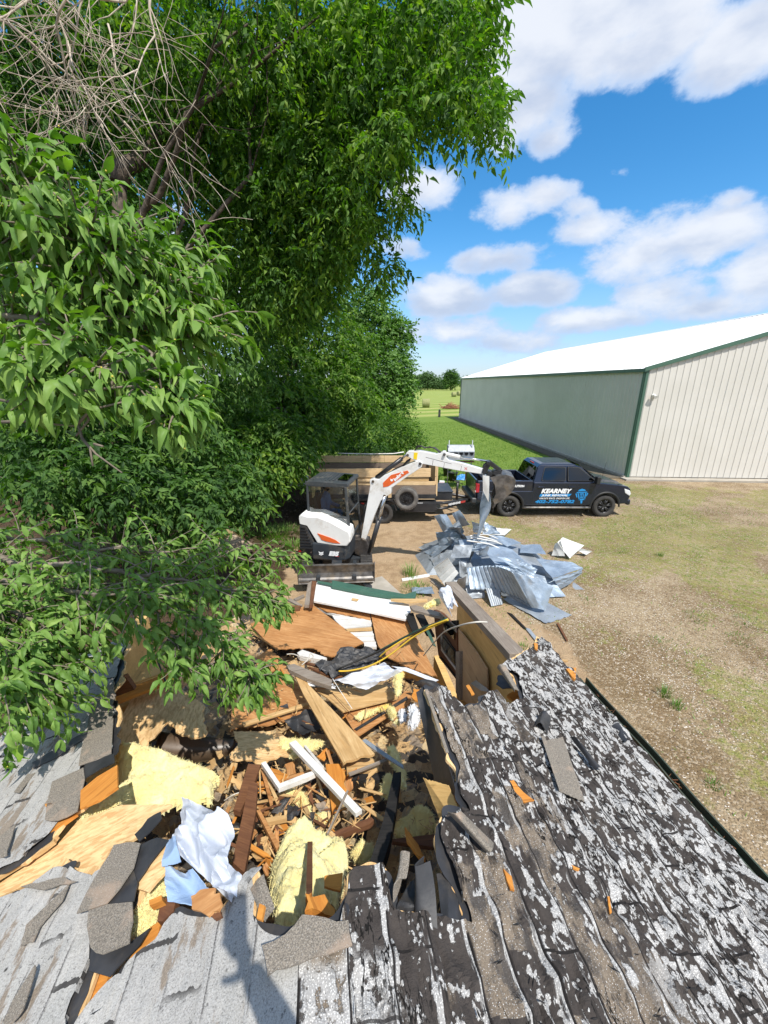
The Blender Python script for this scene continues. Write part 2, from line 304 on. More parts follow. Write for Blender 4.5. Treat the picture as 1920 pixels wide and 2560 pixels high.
# ------------------------------------------------------------------ mesh helpers
def link(o, parent=None):
 C.objects.link(o)
 if parent is not None: o.parent = parent
 return o
class MB:
 def __init__(s): s.v = []; s.f = []; s.sm = []; s.mi = []
 def add(s, vs, fs, smooth=False, mi=0):
  k = len(s.v); s.v += [tuple(x) for x in vs]
  for f in fs: s.f.append(tuple(i + k for i in f)); s.sm.append(smooth); s.mi.append(mi)
  return s
 def box(s, c, d, rot=None, mi=0):
  c = Vector(c); h = Vector(d) / 2
  vs = [Vector((x * h.x, y * h.y, z * h.z)) for z in (-1, 1) for y in (-1, 1) for x in (-1, 1)]
  if rot is not None: vs = [rot @ p for p in vs]
  return s.add([p + c for p in vs], [(0, 2, 3, 1), (4, 5, 7, 6), (0, 1, 5, 4), (2, 6, 7, 3), (0, 4, 6, 2), (1, 3, 7, 5)], mi=mi)
 def cyl(s, p0, p1, r0, r1=None, n=16, caps=True, mi=0):
  p0 = Vector(p0); p1 = Vector(p1); r1 = r0 if r1 is None else r1
  a = (p1 - p0).normalized(); u = a.orthogonal().normalized(); w = a.cross(u)
  k = len(s.v)
  for p, r in ((p0, r0), (p1, r1)):
   for i in range(n):
    th = 2 * math.pi * i / n; s.v.append(tuple(p + (u * math.cos(th) + w * math.sin(th)) * r))
  for i in range(n):
   j = (i + 1) % n; s.f.append((k + i, k + j, k + n + j, k + n + i)); s.sm.append(True); s.mi.append(mi)
  if caps:
   s.f.append(tuple(k + i for i in reversed(range(n)))); s.sm.append(False); s.mi.append(mi)
   s.f.append(tuple(k + n + i for i in range(n))); s.sm.append(False); s.mi.append(mi)
  return s
 def tube(s, pts, r, n=8, mi=0):
  pts = [Vector(p) for p in pts]; m = len(pts); rs = r if isinstance(r, (list, tuple)) else [r] * m
  k = len(s.v); u = None
  for i, p in enumerate(pts):
   a = (pts[min(i + 1, m - 1)] - pts[max(i - 1, 0)])
   a = a.normalized() if a.length > 1e-9 else Vector((0, 0, 1))
   u = a.orthogonal().normalized() if u is None else (u - a * u.dot(a))
   u = u.normalized() if u.length > 1e-6 else a.orthogonal().normalized()
   w = a.cross(u)
   for j in range(n):
    th = 2 * math.pi * j / n; s.v.append(tuple(p + (u * math.cos(th) + w * math.sin(th)) * rs[i]))
  for i in range(m - 1):
   for j in range(n):
    q = (j + 1) % n
    s.f.append((k + i * n + j, k + i * n + q, k + (i + 1) * n + q, k + (i + 1) * n + j)); s.sm.append(True); s.mi.append(mi)
  s.f.append(tuple(k + j for j in reversed(range(n)))); s.sm.append(False); s.mi.append(mi)
  s.f.append(tuple(k + (m - 1) * n + j for j in range(n))); s.sm.append(False); s.mi.append(mi)
  return s
 def prism(s, prof, y0, y1, axis='y', mi=0):
  """prof: list of 2D points; extruded along axis. axis y -> (x,z) profile"""
  def P(a, b, h): return (a, h, b) if axis == 'y' else ((h, a, b) if axis == 'x' else (a, b, h))
  n = len(prof); k = len(s.v)
  s.v += [P(a, b, y0) for a, b in prof] + [P(a, b, y1) for a, b in prof]
  s.f.append(tuple(k + i for i in range(n))); s.f.append(tuple(k + n + i for i in reversed(range(n)))); s.sm += [False] * 2; s.mi += [mi] * 2
  for i in range(n):
   j = (i + 1) % n; s.f.append((k + j, k + i, k + n + i, k + n + j)); s.sm.append(False); s.mi.append(mi)
  return s
 def lathe(s, prof, c, axis='y', n=32, mi=0):
  """prof: (r, h) list; rotates round axis through c"""
  c = Vector(c); k = len(s.v); m = len(prof)
  for (r, h) in prof:
   for i in range(n):
    th = 2 * math.pi * i / n; a, b = r * math.cos(th), r * math.sin(th)
    s.v.append(tuple(c + (Vector((a, h, b)) if axis == 'y' else Vector((a, b, h)) if axis == 'z' else Vector((h, a, b)))))
  for i in range(m - 1):
   for j in range(n):
    q = (j + 1) % n
    s.f.append((k + i * n + j, k + i * n + q, k + (i + 1) * n + q, k + (i + 1) * n + j)); s.sm.append(True); s.mi.append(mi)
  return s
 def build(s, name, mat, parent=None, bevel=0.0, seg=2, loc=None, mats=None, fixn=True):
  me = bpy.data.meshes.new(name); me.from_pydata([tuple(v) for v in s.v], [], s.f)
  me.polygons.foreach_set('use_smooth', s.sm)
  for m in (mats or [mat]): me.materials.append(MATS[m] if isinstance(m, str) else m)
  if mats: me.polygons.foreach_set('material_index', s.mi)
  if fixn:
   bm = bmesh.new(); bm.from_mesh(me); bmesh.ops.recalc_face_normals(bm, faces=bm.faces); bm.to_mesh(me); bm.free()
  me.update()
  o = bpy.data.objects.new(name, me); link(o, parent)
  if loc: o.location = loc
  if bevel:
   b = o.modifiers.new('b', 'BEVEL'); b.width = bevel; b.segments = seg; b.limit_method = 'ANGLE'; b.angle_limit = R(35); b.harden_normals = False
  return o
def tag(o, label=None, cat=None, group=None, kind=None):
 for k, v in (('label', label), ('category', cat), ('group', group), ('kind', kind)):
  if v: o[k] = v
 return o
def empty(name, loc=(0, 0, 0), rz=0.0):
 o = bpy.data.objects.new(name, None); C.objects.link(o); o.location = loc; o.rotation_euler = (0, 0, rz); o.empty_display_size = .1; return o
def rawmesh(name, V, Fs, mat, parent=None, smooth=False, tone=None):
 """numpy verts (n,3), faces (m,k)"""
 me = bpy.data.meshes.new(name); V = np.asarray(V, np.float32); Fs = np.asarray(Fs, np.int32)
 me.vertices.add(len(V)); me.vertices.foreach_set('co', V.ravel())
 k = Fs.shape[1]; me.loops.add(Fs.size); me.loops.foreach_set('vertex_index', Fs.ravel())
 me.polygons.add(len(Fs)); me.polygons.foreach_set('loop_start', np.arange(0, Fs.size, k, dtype=np.int32))
 me.polygons.foreach_set('use_smooth', np.full(len(Fs), smooth))
 if tone is not None:
  at = me.attributes.new('tone', 'FLOAT', 'POINT'); at.data.foreach_set('value', np.asarray(tone, np.float32))
 me.update(calc_edges=True); me.materials.append(MATS[mat])
 o = bpy.data.objects.new(name, me); link(o, parent); return o
def text_mesh(name, s, size, mat, M, parent=None, shear=0.0, bold=0.0, width=None, ext=.002, spacing=1.0):
 cu = bpy.data.curves.new(name, 'FONT'); cu.body = s; cu.size = size; cu.shear = shear; cu.offset = bold; cu.extrude = ext; cu.space_character = spacing
 cu.resolution_u = 3
 tmp = bpy.data.objects.new('tmp', cu); C.objects.link(tmp)
 dg = bpy.context.evaluated_depsgraph_get(); dg.update()
 me = bpy.data.meshes.new_from_object(tmp.evaluated_get(dg)); C.objects.unlink(tmp); bpy.data.objects.remove(tmp)
 xs = [v.co.x for v in me.vertices]; x0, x1 = min(xs), max(xs)
 for v in me.vertices:
  if width: v.co.x = (v.co.x - x0) * width / (x1 - x0)
  v.co = M @ v.co
 me.materials.clear(); me.materials.append(MATS[mat]); me.name = name
 o = bpy.data.objects.new(name, me); link(o, parent); return o
def fbm(p, o=4, s=1.0): return mn.fractal(Vector(p) * s, 1.0, 2.0, o)
# ------------------------------------------------------------------ ground
def clamp01(x): return np.clip(x, 0, 1)
def ss(x, a, b):
 t = clamp01((x - a) / (b - a)); return t * t * (3 - 2 * t)
xs = np.concatenate([-np.geomspace(1500, 16, 26), np.arange(-15.8, 30, .22), np.geomspace(30.2, 1500, 26)])
ys = np.concatenate([np.array([-60, -30, -12, -5]), np.arange(-3, 40, .22), np.geomspace(40.3, 3200, 44)])
GX, GY = np.meshgrid(xs, ys)
# low frequency noise table for zone edges
def vnoise(x, y, s, seed):
 r = np.random.default_rng(seed); T = r.random((64, 64))
 u = (x / s) % 64; v = (y / s) % 64; i = np.floor(u).astype(int); j = np.floor(v).astype(int); a = u - i; b = v - j
 a = a * a * (3 - 2 * a); b = b * b * (3 - 2 * b); i2 = (i + 1) % 64; j2 = (j + 1) % 64; i %= 64; j %= 64
 return (T[j, i] * (1 - a) + T[j, i2] * a) * (1 - b) + (T[j2, i] * (1 - a) + T[j2, i2] * a) * b
def fn(x, y, s, seed): return vnoise(x, y, s, seed) * .6 + vnoise(x, y, s / 2.3, seed + 1) * .28 + vnoise(x, y, s / 5.1, seed + 2) * .12
n_a = fn(GX, GY, 4.0, 1) - .5; n_b = fn(GX, GY, 1.3, 5) - .5; n_c = fn(GX, GY, 9.0, 9) - .5
lawn = ss(GY + n_a * 2.2 - np.where(GX > 3.4, 0, 0), 17.6, 18.6) * (1 - ss(GX - (12.6 - .047 * (GY - 20)), -1.35, -1.0) * (GY > 19.0)) * ss(GX + n_a * 1.5, -6.5, -4.5)
lawn = np.where(GY > 58, 1, lawn); lawn = np.where((GX > 12.2) & (GY < 62), 0, lawn)
field = ss(GY + n_c * 14, 52, 64)
field = field * (1 - ((GX > 8) & (GX < 40) & (GY < 60)))
dirt = ss(GX + n_a * 1.6, 3.4, 1.6) * ss(GY, 17.5, 15.5)
dirt = np.maximum(dirt, ss(GX + n_b * .9, 3.6, 2.2) * ss(GY, 12.0, 10.5)); dirt = np.maximum(dirt, ss(GX + n_b * .9, 4.3, 2.6) * ss(GY, 9, 6))
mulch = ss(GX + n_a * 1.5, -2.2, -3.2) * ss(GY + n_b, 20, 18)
patch = ss(fn(GX, GY, 1.9, 21), .44, .62) * .85
band = np.exp(-((GY - 12.2 - n_a * 1.5) / 1.5) ** 2) * ss(GX, 3.5, 5.0) * .75 + np.exp(-(((GX - 8.8) - (GY - 9.5) * .45 + n_a * 2) / 1.1) ** 2) * .62 * (GY < 16)
band = band + np.exp(-(((GX - 5.5) - (GY - 6.0) * .7 + n_a * 1.4) / .5) ** 2) * .38 * (GY < 9.5) + np.exp(-((GX - 13.5) / 3) ** 2) * np.exp(-((GY - 17.6) / 1.2) ** 2) * .7
grs = clamp01(patch * .62 + band * (.55 + .6 * (n_b + .5))) * (1 - dirt * .85) * (GX > 2.2)
Zg = (fn(GX, GY, 1.7, 33) - .5) * .05 * (GY < 40) + (fn(GX, GY, 40, 41) - .5) * 1.1 * ss(GY, 70, 160)
Zg = Zg + ss(GX, -2.5, -5) * ss(GY, 8, 10) * ss(GY, 18, 15) * .25 * fn(GX, GY, .9, 51)
V = np.stack([GX.ravel(), GY.ravel(), Zg.ravel()], 1)
ny, nx = GX.shape; idx = np.arange(ny * nx).reshape(ny, nx)
Fq = np.stack([idx[:-1, :-1].ravel(), idx[:-1, 1:].ravel(), idx[1:, 1:].ravel(), idx[1:, :-1].ravel()], 1)
m, t, b, o = newmat('ground')
c0 = N(t, 'ShaderNodeTexCoord'); gv = c0.outputs['Object']
def att(nm): return N(t, 'ShaderNodeAttribute', attribute_name=nm).outputs['Fac']
def brk(fac, s, amp=.5, det=8):
 n = MA(t, 'MULTIPLY', MA(t, 'SUBTRACT', noise(t, gv, s, det, .68), .5), amp * 2)
 return sstep(t, MA(t, 'ADD', fac, n), .42, .6)
big = noise(t, gv, .6, 5, .6); mid = noise(t, gv, 3.5, 6, .65); fine = noise(t, gv, 34, 4, .7)
stone = N(t, 'ShaderNodeTexVoronoi'); stone.inputs['Scale'].default_value = 38.0; t.links.new(gv, stone.inputs[0])
ssp = N(t, 'ShaderNodeSeparateColor'); t.links.new(stone.outputs['Color'], ssp.inputs[0])
grav = MIXC(t, sstep(t, big, .38, .62), (.215, .15, .08), (.38, .29, .18))
grav = MIXC(t, sstep(t, mid, .45, .68, 0, .6), grav, (.22, .145, .08))
grav = MIXC(t, sstep(t, ssp.outputs[0], .55, .9, 0, .65), grav, (.50, .41, .29))
grav = MIXC(t, sstep(t, ssp.outputs[1], .80, .9, 0, .6), grav, (.14, .095, .055))
chips = MA(t, 'MULTIPLY', sstep(t, ssp.outputs[2], .90, .96), sstep(t, stone.outputs['Distance'], .5, .2))
grav = MIXC(t, chips, grav, (.80, .74, .66))
gcol = MIXC(t, sstep(t, noise(t, gv, 2.2, 5), .35, .65), (.20, .24, .045), (.32, .29, .085))
gcol = MIXC(t, sstep(t, fine, .4, .7, 0, .6), gcol, (.12, .17, .025))
col = MIXC(t, MA(t, 'MULTIPLY', MA(t, 'MULTIPLY', brk(att('grs'), 4.5, .75), sstep(t, noise(t, gv, 8, 6, .75), .40, .60, .1, 1)), .8), grav, gcol)
dcol = MIXC(t, sstep(t, mid, .35, .65), (.46, .325, .195), (.33, .225, .13))
dcol = MIXC(t, sstep(t, big, .45, .6, 0, .5), dcol, (.50, .37, .24))
dcol = MIXC(t, sstep(t, ssp.outputs[0], .85, .95, 0, .6), dcol, (.42, .31, .18))
col = MIXC(t, brk(att('dirt'), 3.0, .4), col, dcol)
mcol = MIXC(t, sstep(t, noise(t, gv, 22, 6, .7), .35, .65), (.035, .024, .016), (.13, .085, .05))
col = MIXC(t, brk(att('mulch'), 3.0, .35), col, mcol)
lcol = MIXC(t, sstep(t, noise(t, gv, 1.6, 6), .35, .65), (.15, .23, .035), (.21, .285, .055))
lcol = MIXC(t, sstep(t, noise(t, gv, 9, 7, .7), .35, .7, 0, .65), lcol, (.065, .145, .02))
wv = N(t, 'ShaderNodeTexWave', wave_type='BANDS', bands_direction='X'); wv.inputs['Scale'].default_value = .22; wv.inputs['Distortion'].default_value = 3.5; wv.inputs['Detail'].default_value = 2
mpw = N(t, 'ShaderNodeMapping'); t.links.new(gv, mpw.inputs[0]); mpw.inputs['Rotation'].default_value = (0, 0, R(35)); t.links.new(mpw.outputs[0], wv.inputs[0])
lcol = MIXC(t, MA(t, 'MULTIPLY', wv.outputs[1], .35), lcol, (.20, .29, .06))
col = MIXC(t, brk(att('lawn'), 5.0, .35), col, lcol)
wf = N(t, 'ShaderNodeTexWave', wave_type='BANDS', bands_direction='Y'); wf.inputs['Scale'].default_value = .045; wf.inputs['Distortion'].default_value = 5.0; wf.inputs['Detail'].default_value = 3; wf.inputs['Detail Scale'].default_value = .4
mpf = N(t, 'ShaderNodeMapping'); t.links.new(gv, mpf.inputs[0]); mpf.inputs['Rotation'].default_value = (0, 0, R(-28)); t.links.new(mpf.outputs[0], wf.inputs[0])
fcol = MIXC(t, sstep(t, wf.outputs[1], .25, .8), (.19, .27, .045), (.36, .37, .115))
fcol = MIXC(t, sstep(t, noise(t, gv, .05, 5), .4, .62, 0, .6), fcol, (.26, .32, .08))
col = MIXC(t, brk(att('field'), 1.0, .3), col, fcol)
t.links.new(col, b.inputs['Base Color']); b.inputs['Roughness'].default_value = .95; b.inputs['Specular IOR Level'].default_value = .15
hh = MA(t, 'ADD', MA(t, 'MULTIPLY', MA(t, 'SUBTRACT', 1.0, stone.outputs['Distance']), .6), fine)
bump(t, b, MA(t, 'ADD', hh, noise(t, gv, 9, 5, .7)), .9, .03)
g = rawmesh('ground', V, Fq, 'ground', smooth=True); tag(g, kind='structure')
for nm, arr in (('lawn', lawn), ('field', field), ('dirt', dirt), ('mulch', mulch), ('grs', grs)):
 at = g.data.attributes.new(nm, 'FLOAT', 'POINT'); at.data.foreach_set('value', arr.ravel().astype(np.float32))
# ------------------------------------------------------------------ metal storage building
def barn():
 root = empty('metal_building', (12.5, 20.2, 0))
 tag(root, 'long cream metal storage building with white roof and green trim', 'building')
 L = Vector((-.047, .999, 0)); G = Vector((.998, -.06, 0)); UP = Vector((0, 0, 1)); LEN = 38.0; HW = 11.0; E = 5.35; RZ = E + HW * .298
 m, t, b, o = newmat('barn_cream'); v = coords(t)
 col = MIXC(t, sstep(t, noise(t, v, .5, 4), .35, .65), (.665, .638, .585), (.62, .595, .54)); t.links.new(col, b.inputs['Base Color'])
 b.inputs['Roughness'].default_value = .6; b.inputs['Specular IOR Level'].default_value = .25
 def P(g_, l_, z): return G * g_ + L * l_ + UP * z
 def quad(mb, a, b_, c, d): mb.add([a, b_, c, d], [(0, 1, 2, 3)])
 mb = MB(); quad(mb, P(0, 0, .12), P(0, LEN, .12), P(0, LEN, E), P(0, 0, E))       # long wall, ribbed
 n = int(LEN / .305)
 for i in range(n):
  l = .15 + i * .305
  for (w, dd, l0) in ((.022, .022, l),):
   a = P(-dd, l0 - w, .12); b_ = P(-dd, l0 + w, .12)
   mb.add([P(0, l0 - w * 1.8, .12), a, b_, P(0, l0 + w * 1.8, .12), P(0, l0 - w * 1.8, E), P(-dd, l0 - w, E), P(-dd, l0 + w, E), P(0, l0 + w * 1.8, E)],
     [(0, 1, 5, 4), (1, 2, 6, 5), (2, 3, 7, 6)])
 mb.build('side_wall', 'barn_cream', root, fixn=False)
 mb = MB(); mb.add([P(0, 0, .12), P(2 * HW, 0, .12), P(2 * HW, 0, E), P(HW, 0, RZ), P(0, 0, E)], [(0, 1, 2, 3, 4)])
 n = int(2 * HW / .305)
 for i in range(n):
  g_ = .2 + i * .305; top = E + (g_ if g_ < HW else 2 * HW - g_) * .298
  w = .02; d = .022
  mb.add([P(g_ - w * 1.8, 0, .12), P(g_ - w, -d, .12), P(g_ + w, -d, .12), P(g_ + w * 1.8, 0, .12),
    P(g_ - w * 1.8, 0, top - .02), P(g_ - w, -d, top - .02), P(g_ + w, -d, top - .02), P(g_ + w * 1.8, 0, top - .02)], [(0, 1, 5, 4), (1, 2, 6, 5), (2, 3, 7, 6)])
 mb.build('gable_wall', 'barn_cream', root, fixn=False)
 mb = MB(); quad(mb, P(2 * HW, 0, .12), P(2 * HW, LEN, .12), P(2 * HW, LEN, E), P(2 * HW, 0, E))
 mb.add([P(0, LEN, .12), P(2 * HW, LEN, .12), P(2 * HW, LEN, E), P(HW, LEN, RZ), P(0, LEN, E)], [(4, 3, 2, 1, 0)]); mb.build('rear_wall', 'barn_cream', root, fixn=False)
 for s in (0, 1):
  mb = MB(); g0, g1 = (-.12, HW) if s == 0 else (2 * HW + .12, HW)
  z0 = E - .12 * .298 + .05; z1 = RZ + .05
  quad(mb, P(g0, -.1, z0), P(g0, LEN + .1, z0), P(g1, LEN + .1, z1), P(g1, -.1, z1))
  n = int(LEN / .305) + 1
  for i in range(n):
   l = .0 + i * .305; w = .02; d = .028
   mb.add([P(g0, l - w * 1.7, z0), P(g0, l - w, z0 + d), P(g0, l + w, z0 + d), P(g0, l + w * 1.7, z0),
     P(g1, l - w * 1.7, z1), P(g1, l - w, z1 + d), P(g1, l + w, z1 + d), P(g1, l + w * 1.7, z1)], [(0, 1, 5, 4), (1, 2, 6, 5), (2, 3, 7, 6)])
  mb.build('roof', 'roof_white', root, fixn=False)
 rot = Matrix((L.to_tuple(), G.to_tuple(), UP.to_tuple())).transposed()
 mb = MB(); mb.add([P(HW - .2, -.1, RZ + .04), P(HW - .2, LEN + .1, RZ + .04), P(HW, LEN + .1, RZ + .11), P(HW, -.1, RZ + .11), P(HW + .2, LEN + .1, RZ + .04), P(HW + .2, -.1, RZ + .04)], [(0, 1, 2, 3), (3, 2, 4, 5)])
 mb.build('ridge_cap', 'roof_white', root, fixn=False)
 mb = MB()   # eave, rake and corner trim
 mb.box(P(-.09, LEN / 2, E - .06), (LEN + .2, .07, .16), rot)
 mb.build('eave_trim', 'barn_green', root)
 for s in (0, 1):
  a = P(-.13, -.05, E - .12) if s == 0 else P(2 * HW + .13, -.05, E - .12); c = P(HW, -.05, RZ - .08)
  d = (c - a); e = UP * .19
  mb = MB(); q = L * -.07
  mb.add([a, c, c + e, a + e, a + q, c + q, c + e + q, a + e + q], [(0, 1, 2, 3), (4, 7, 6, 5), (0, 4, 5, 1), (3, 2, 6, 7), (0, 3, 7, 4), (1, 5, 6, 2)]); mb.build('rake_trim', 'barn_green', root)
 mb = MB(); mb.box(P(-.03, .06, E / 2 + .03), (.14, .04, E - .12), rot); mb.box(P(.05, -.035, E / 2 + .03), (.04, .13, E - .12), rot); mb.build('corner_trim', 'barn_green', root)
 mb = MB(); mb.box(P(-.05, LEN - .06, E / 2), (.2, .05, E - .12), rot); mb.build('corner_trim', 'barn_green', root)
 mb = MB(); mb.box(P(-.06, LEN / 2, .06), (LEN, .16, .16), rot); mb.box(P(HW, -.25, .04), (.55, 2 * HW + .6, .09), rot); mb.build('foundation', 'concrete', root)
 p = PP(1633, 990, root.location + Vector((0, 0, 0)), Vector((.06, .998, 0)).normalized()) - root.location
 mb = MB(); mb.box(p + Vector((0, -.04, 0)), (.14, .06, .2)); mb.cyl(p + Vector((0, -.06, .02)), p + Vector((0, -.22, -.05)), .05, .09); mb.cyl(p + Vector((-.1, -.1, .06)), p + Vector((-.14, -.22, .0)), .04, .06)
 mb.build('wall_light', 'white_paint', root)
 mb = MB()
 c = P(-.14, 37.2, 0); mb.box(c + Vector((0, 0, .35)), (.25, .2, .7)); mb.build('meter_box', 'white_paint', root)
barn()
# gravel drip strip in the shade along the wall
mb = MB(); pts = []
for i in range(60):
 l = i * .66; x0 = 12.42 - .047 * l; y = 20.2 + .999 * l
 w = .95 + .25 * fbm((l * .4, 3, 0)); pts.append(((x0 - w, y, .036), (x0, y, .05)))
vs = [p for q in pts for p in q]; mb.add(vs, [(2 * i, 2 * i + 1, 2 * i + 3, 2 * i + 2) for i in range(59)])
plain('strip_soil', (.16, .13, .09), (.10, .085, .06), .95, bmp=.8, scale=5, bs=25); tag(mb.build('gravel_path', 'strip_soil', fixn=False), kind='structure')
# ------------------------------------------------------------------ hay field
plain('hay', (.34, .34, .15), (.24, .25, .10), .95, bmp=1.0, scale=8, bs=24, dist=.04)
def bale(px, py, Y, rz, label):
 p = PZ(px, py, 0); p = Vector((p.x * Y / p.y, Y, 0)); root = empty('hay_bale', p, rz); prof = [(0, -.72), (.55, -.74), (.82, -.7), (.86, -.62), (.87, 0), (.86, .62), (.82, .7), (.55, .74), (0, .72)]
 mb = MB(); mb.lathe(prof, (0, 0, .85), 'x', 40)
 o = mb.build('hay_bale', 'hay', None); bpy.data.objects.remove(root)
 for v in o.data.vertices: v.co += Vector((0, mn.noise(v.co * 2.2), mn.noise(v.co * 2.0 + Vector((5, 0, 0))))) * .05
 o.location = p; o.rotation_euler = (0, 0, rz)
 tag(o, label, 'hay bale', 'round hay bales in the mown field')
bale(1065, 1013, 84, R(-4), 'nearest and largest round hay bale in the mown field')
bale(1135, 983, 150, R(10), 'small distant round hay bale right below the far tree line')
bale(1148, 981, 165, R(30), 'small distant round hay bale half hidden by the metal building corner')
p = PZ(1098, 1043, 0); mb = MB(); mb.prism([(-.16, 0), (.16, 0), (.15, 1.0), (.02, 1.12), (-.13, 1.05)], -.12, .12)
tag(mb.build('utility_marker', 'exc_dark', loc=(p.x, p.y, 0), bevel=.02), 'short dark utility marker standing in the lawn edge', 'marker')
p = PZ(980, 1048, 0)
# ------------------------------------------------------------------ foliage engine
def rotbasis(A, rngl, up=None, spin=None):
 """A (n,3) unit length axes -> B side, Nn normal, leaf upper side mostly up"""
 up = np.array([0, 0, 1.0]) if up is None else up
 B = np.cross(A, up[None, :] + rngl.normal(0, .35, A.shape)); B /= np.linalg.norm(B, axis=1, keepdims=True) + 1e-9
 Nn = np.cross(B, A); return B, Nn
LEAF_MID = (np.array([[0, 0, 0], [.36, .20, .06], [.36, -.20, .06], [.5, 0, 0], [1, 0, -.2], [.70, .12, -.02], [.70, -.12, -.02]]),
   np.array([[0, 3, 1, 1], [0, 2, 3, 3], [1, 3, 5, 5], [3, 4, 5, 5], [2, 6, 3, 3], [3, 6, 4, 4]]))
LEAF_MID = (LEAF_MID[0], LEAF_MID[1][:, :3])
LEAF_FAR = (np.array([[0, 0, 0], [.5, .3, .05], [.5, -.3, .05], [1, 0, -.1]]), np.array([[0, 2, 1], [1, 2, 3]]))
def leaf_near():
 ts = [0, .10, .25, .42, .60, .76, .9, 1.0]; ws = [.015, .10, .16, .175, .15, .10, .045, .004]; vs = []; fs = []
 for i, (tt, w) in enumerate(zip(ts, ws)):
  z = .12 * math.sin(tt * 3.0) - .42 * tt ** 2.4; zz = z - .0
  for s in (-1, -.5, 0, .5, 1):
   vs.append((tt, s * w, zz + .38 * abs(s) * w + .03 * math.sin(tt * 15 + s * 2.0) * abs(s)))
 for i in range(len(ts) - 1):
  for j in range(4): a = i * 5 + j; fs += [(a, a + 5, a + 6), (a, a + 6, a + 1)]
 return np.array(vs), np.array(fs)
LEAF_NEAR = leaf_near()
def leaves(name, P, A, S, T, mat, parent, rngl, roll=.5, tonebase=None, smooth=False, tonesd=.22):
 n = len(P); B, Nn = rotbasis(A, rngl)
 r = rngl.normal(0, roll, n)[:, None]; B2 = B * np.cos(r) + Nn * np.sin(r); N2 = Nn * np.cos(r) - B * np.sin(r)
 tv, tf = T; S = S[:, None]
 curl = rngl.uniform(.3, 1.9, n)[:, None, None]; wd = rngl.uniform(.8, 1.15, n)[:, None, None]
 V = P[:, None, :] + (tv[None, :, 0:1] * A[:, None, :] + tv[None, :, 1:2] * wd * B2[:, None, :] + tv[None, :, 2:3] * curl * N2[:, None, :]) * S[:, None, :]
 Fx = tf[None] + (np.arange(n) * len(tv))[:, None, None]
 tb = rngl.normal(.5, tonesd, n) if tonebase is None else tonebase + rngl.normal(0, tonesd * .7, n)
 tone = np.repeat(np.clip(tb, 0, 1), len(tv))
 return rawmesh(name, V.reshape(-1, 3), Fx.reshape(-1, tf.shape[1]), mat, parent, smooth, tone)
def unit(v): return v / (np.linalg.norm(v, axis=-1, keepdims=True) + 1e-9)
def crown_leaves(clusters, size, rngl, per=9, twig=.45, droop=.6, shell=.55, side=.8):
 """clusters: (centre, radii(3), n_twigs). -> leaf arrays and twig ends"""
 Ps, As, Ss, Tn = [], [], [], []
 for (c, r, n) in clusters:
  d = unit(rngl.normal(0, 1, (n, 3))); rad = (shell + (1 - shell) * rngl.random(n)) ** .8
  rad = np.where(rngl.random(n) < .25, rad * rngl.random(n), rad)
  lump = np.array([mn.noise(Vector(x) * 1.9 + Vector(c)) for x in d]); rad = rad * (1 + .45 * lump)
  P0 = np.array(c) + d * rad[:, None] * np.array(r)
  D = unit(d * .8 + rngl.normal(0, .45, (n, 3)) + np.array([0, 0, -droop * .5]))
  tt = (np.arange(per) + .5) / per
  L = twig * rngl.uniform(.6, 1.3, n)
  base = P0[:, None, :] + D[:, None, :] * (tt[None, :, None] * L[:, None, None]) + np.array([0, 0, -1.0]) * (tt[None, :, None] ** 2 * L[:, None, None] * droop * .6)
  td = unit(D[:, None, :] + np.array([0, 0, -1.0]) * tt[None, :, None] * droop)
  sd = unit(np.cross(td, np.array([0, 0, 1.0]) + rngl.normal(0, .3, td.shape)))
  sg = np.where(np.arange(per) % 2 == 0, 1, -1)[None, :, None]
  A = unit(td * .55 + sd * sg * side + rngl.normal(0, .28, td.shape) + np.array([.12, 0, -droop * .45]))
  Ps.append(base.reshape(-1, 3)); As.append(A.reshape(-1, 3)); Ss.append((size * rngl.uniform(.45, 1.3, (n, per))).ravel())
  tb = rngl.normal(.48, .24, n); Tn.append(np.repeat(tb, per))
 return np.concatenate(Ps), np.concatenate(As), np.concatenate(Ss), np.concatenate(Tn)
def limb(mb, p0, p1, r0, r1, sag=.1, n=7, seed=0, segs=8):
 p0 = Vector(p0); p1 = Vector(p1); L = (p1 - p0).length; pts = []; rs = []
 for i in range(n + 1):
  u = i / n; p = p0.lerp(p1, u) + Vector((0, 0, 1)) * math.sin(u * math.pi) * sag * L
  k = L * .07 * math.sin(u * math.pi)
  p += Vector((mn.noise(Vector((u * 3, seed, 0))), mn.noise(Vector((u * 3, seed, 7))), mn.noise(Vector((u * 3, seed, 13))))) * k * 2
  pts.append(p); rs.append(r0 + (r1 - r0) * u)
 mb.tube(pts, rs, segs); return pts
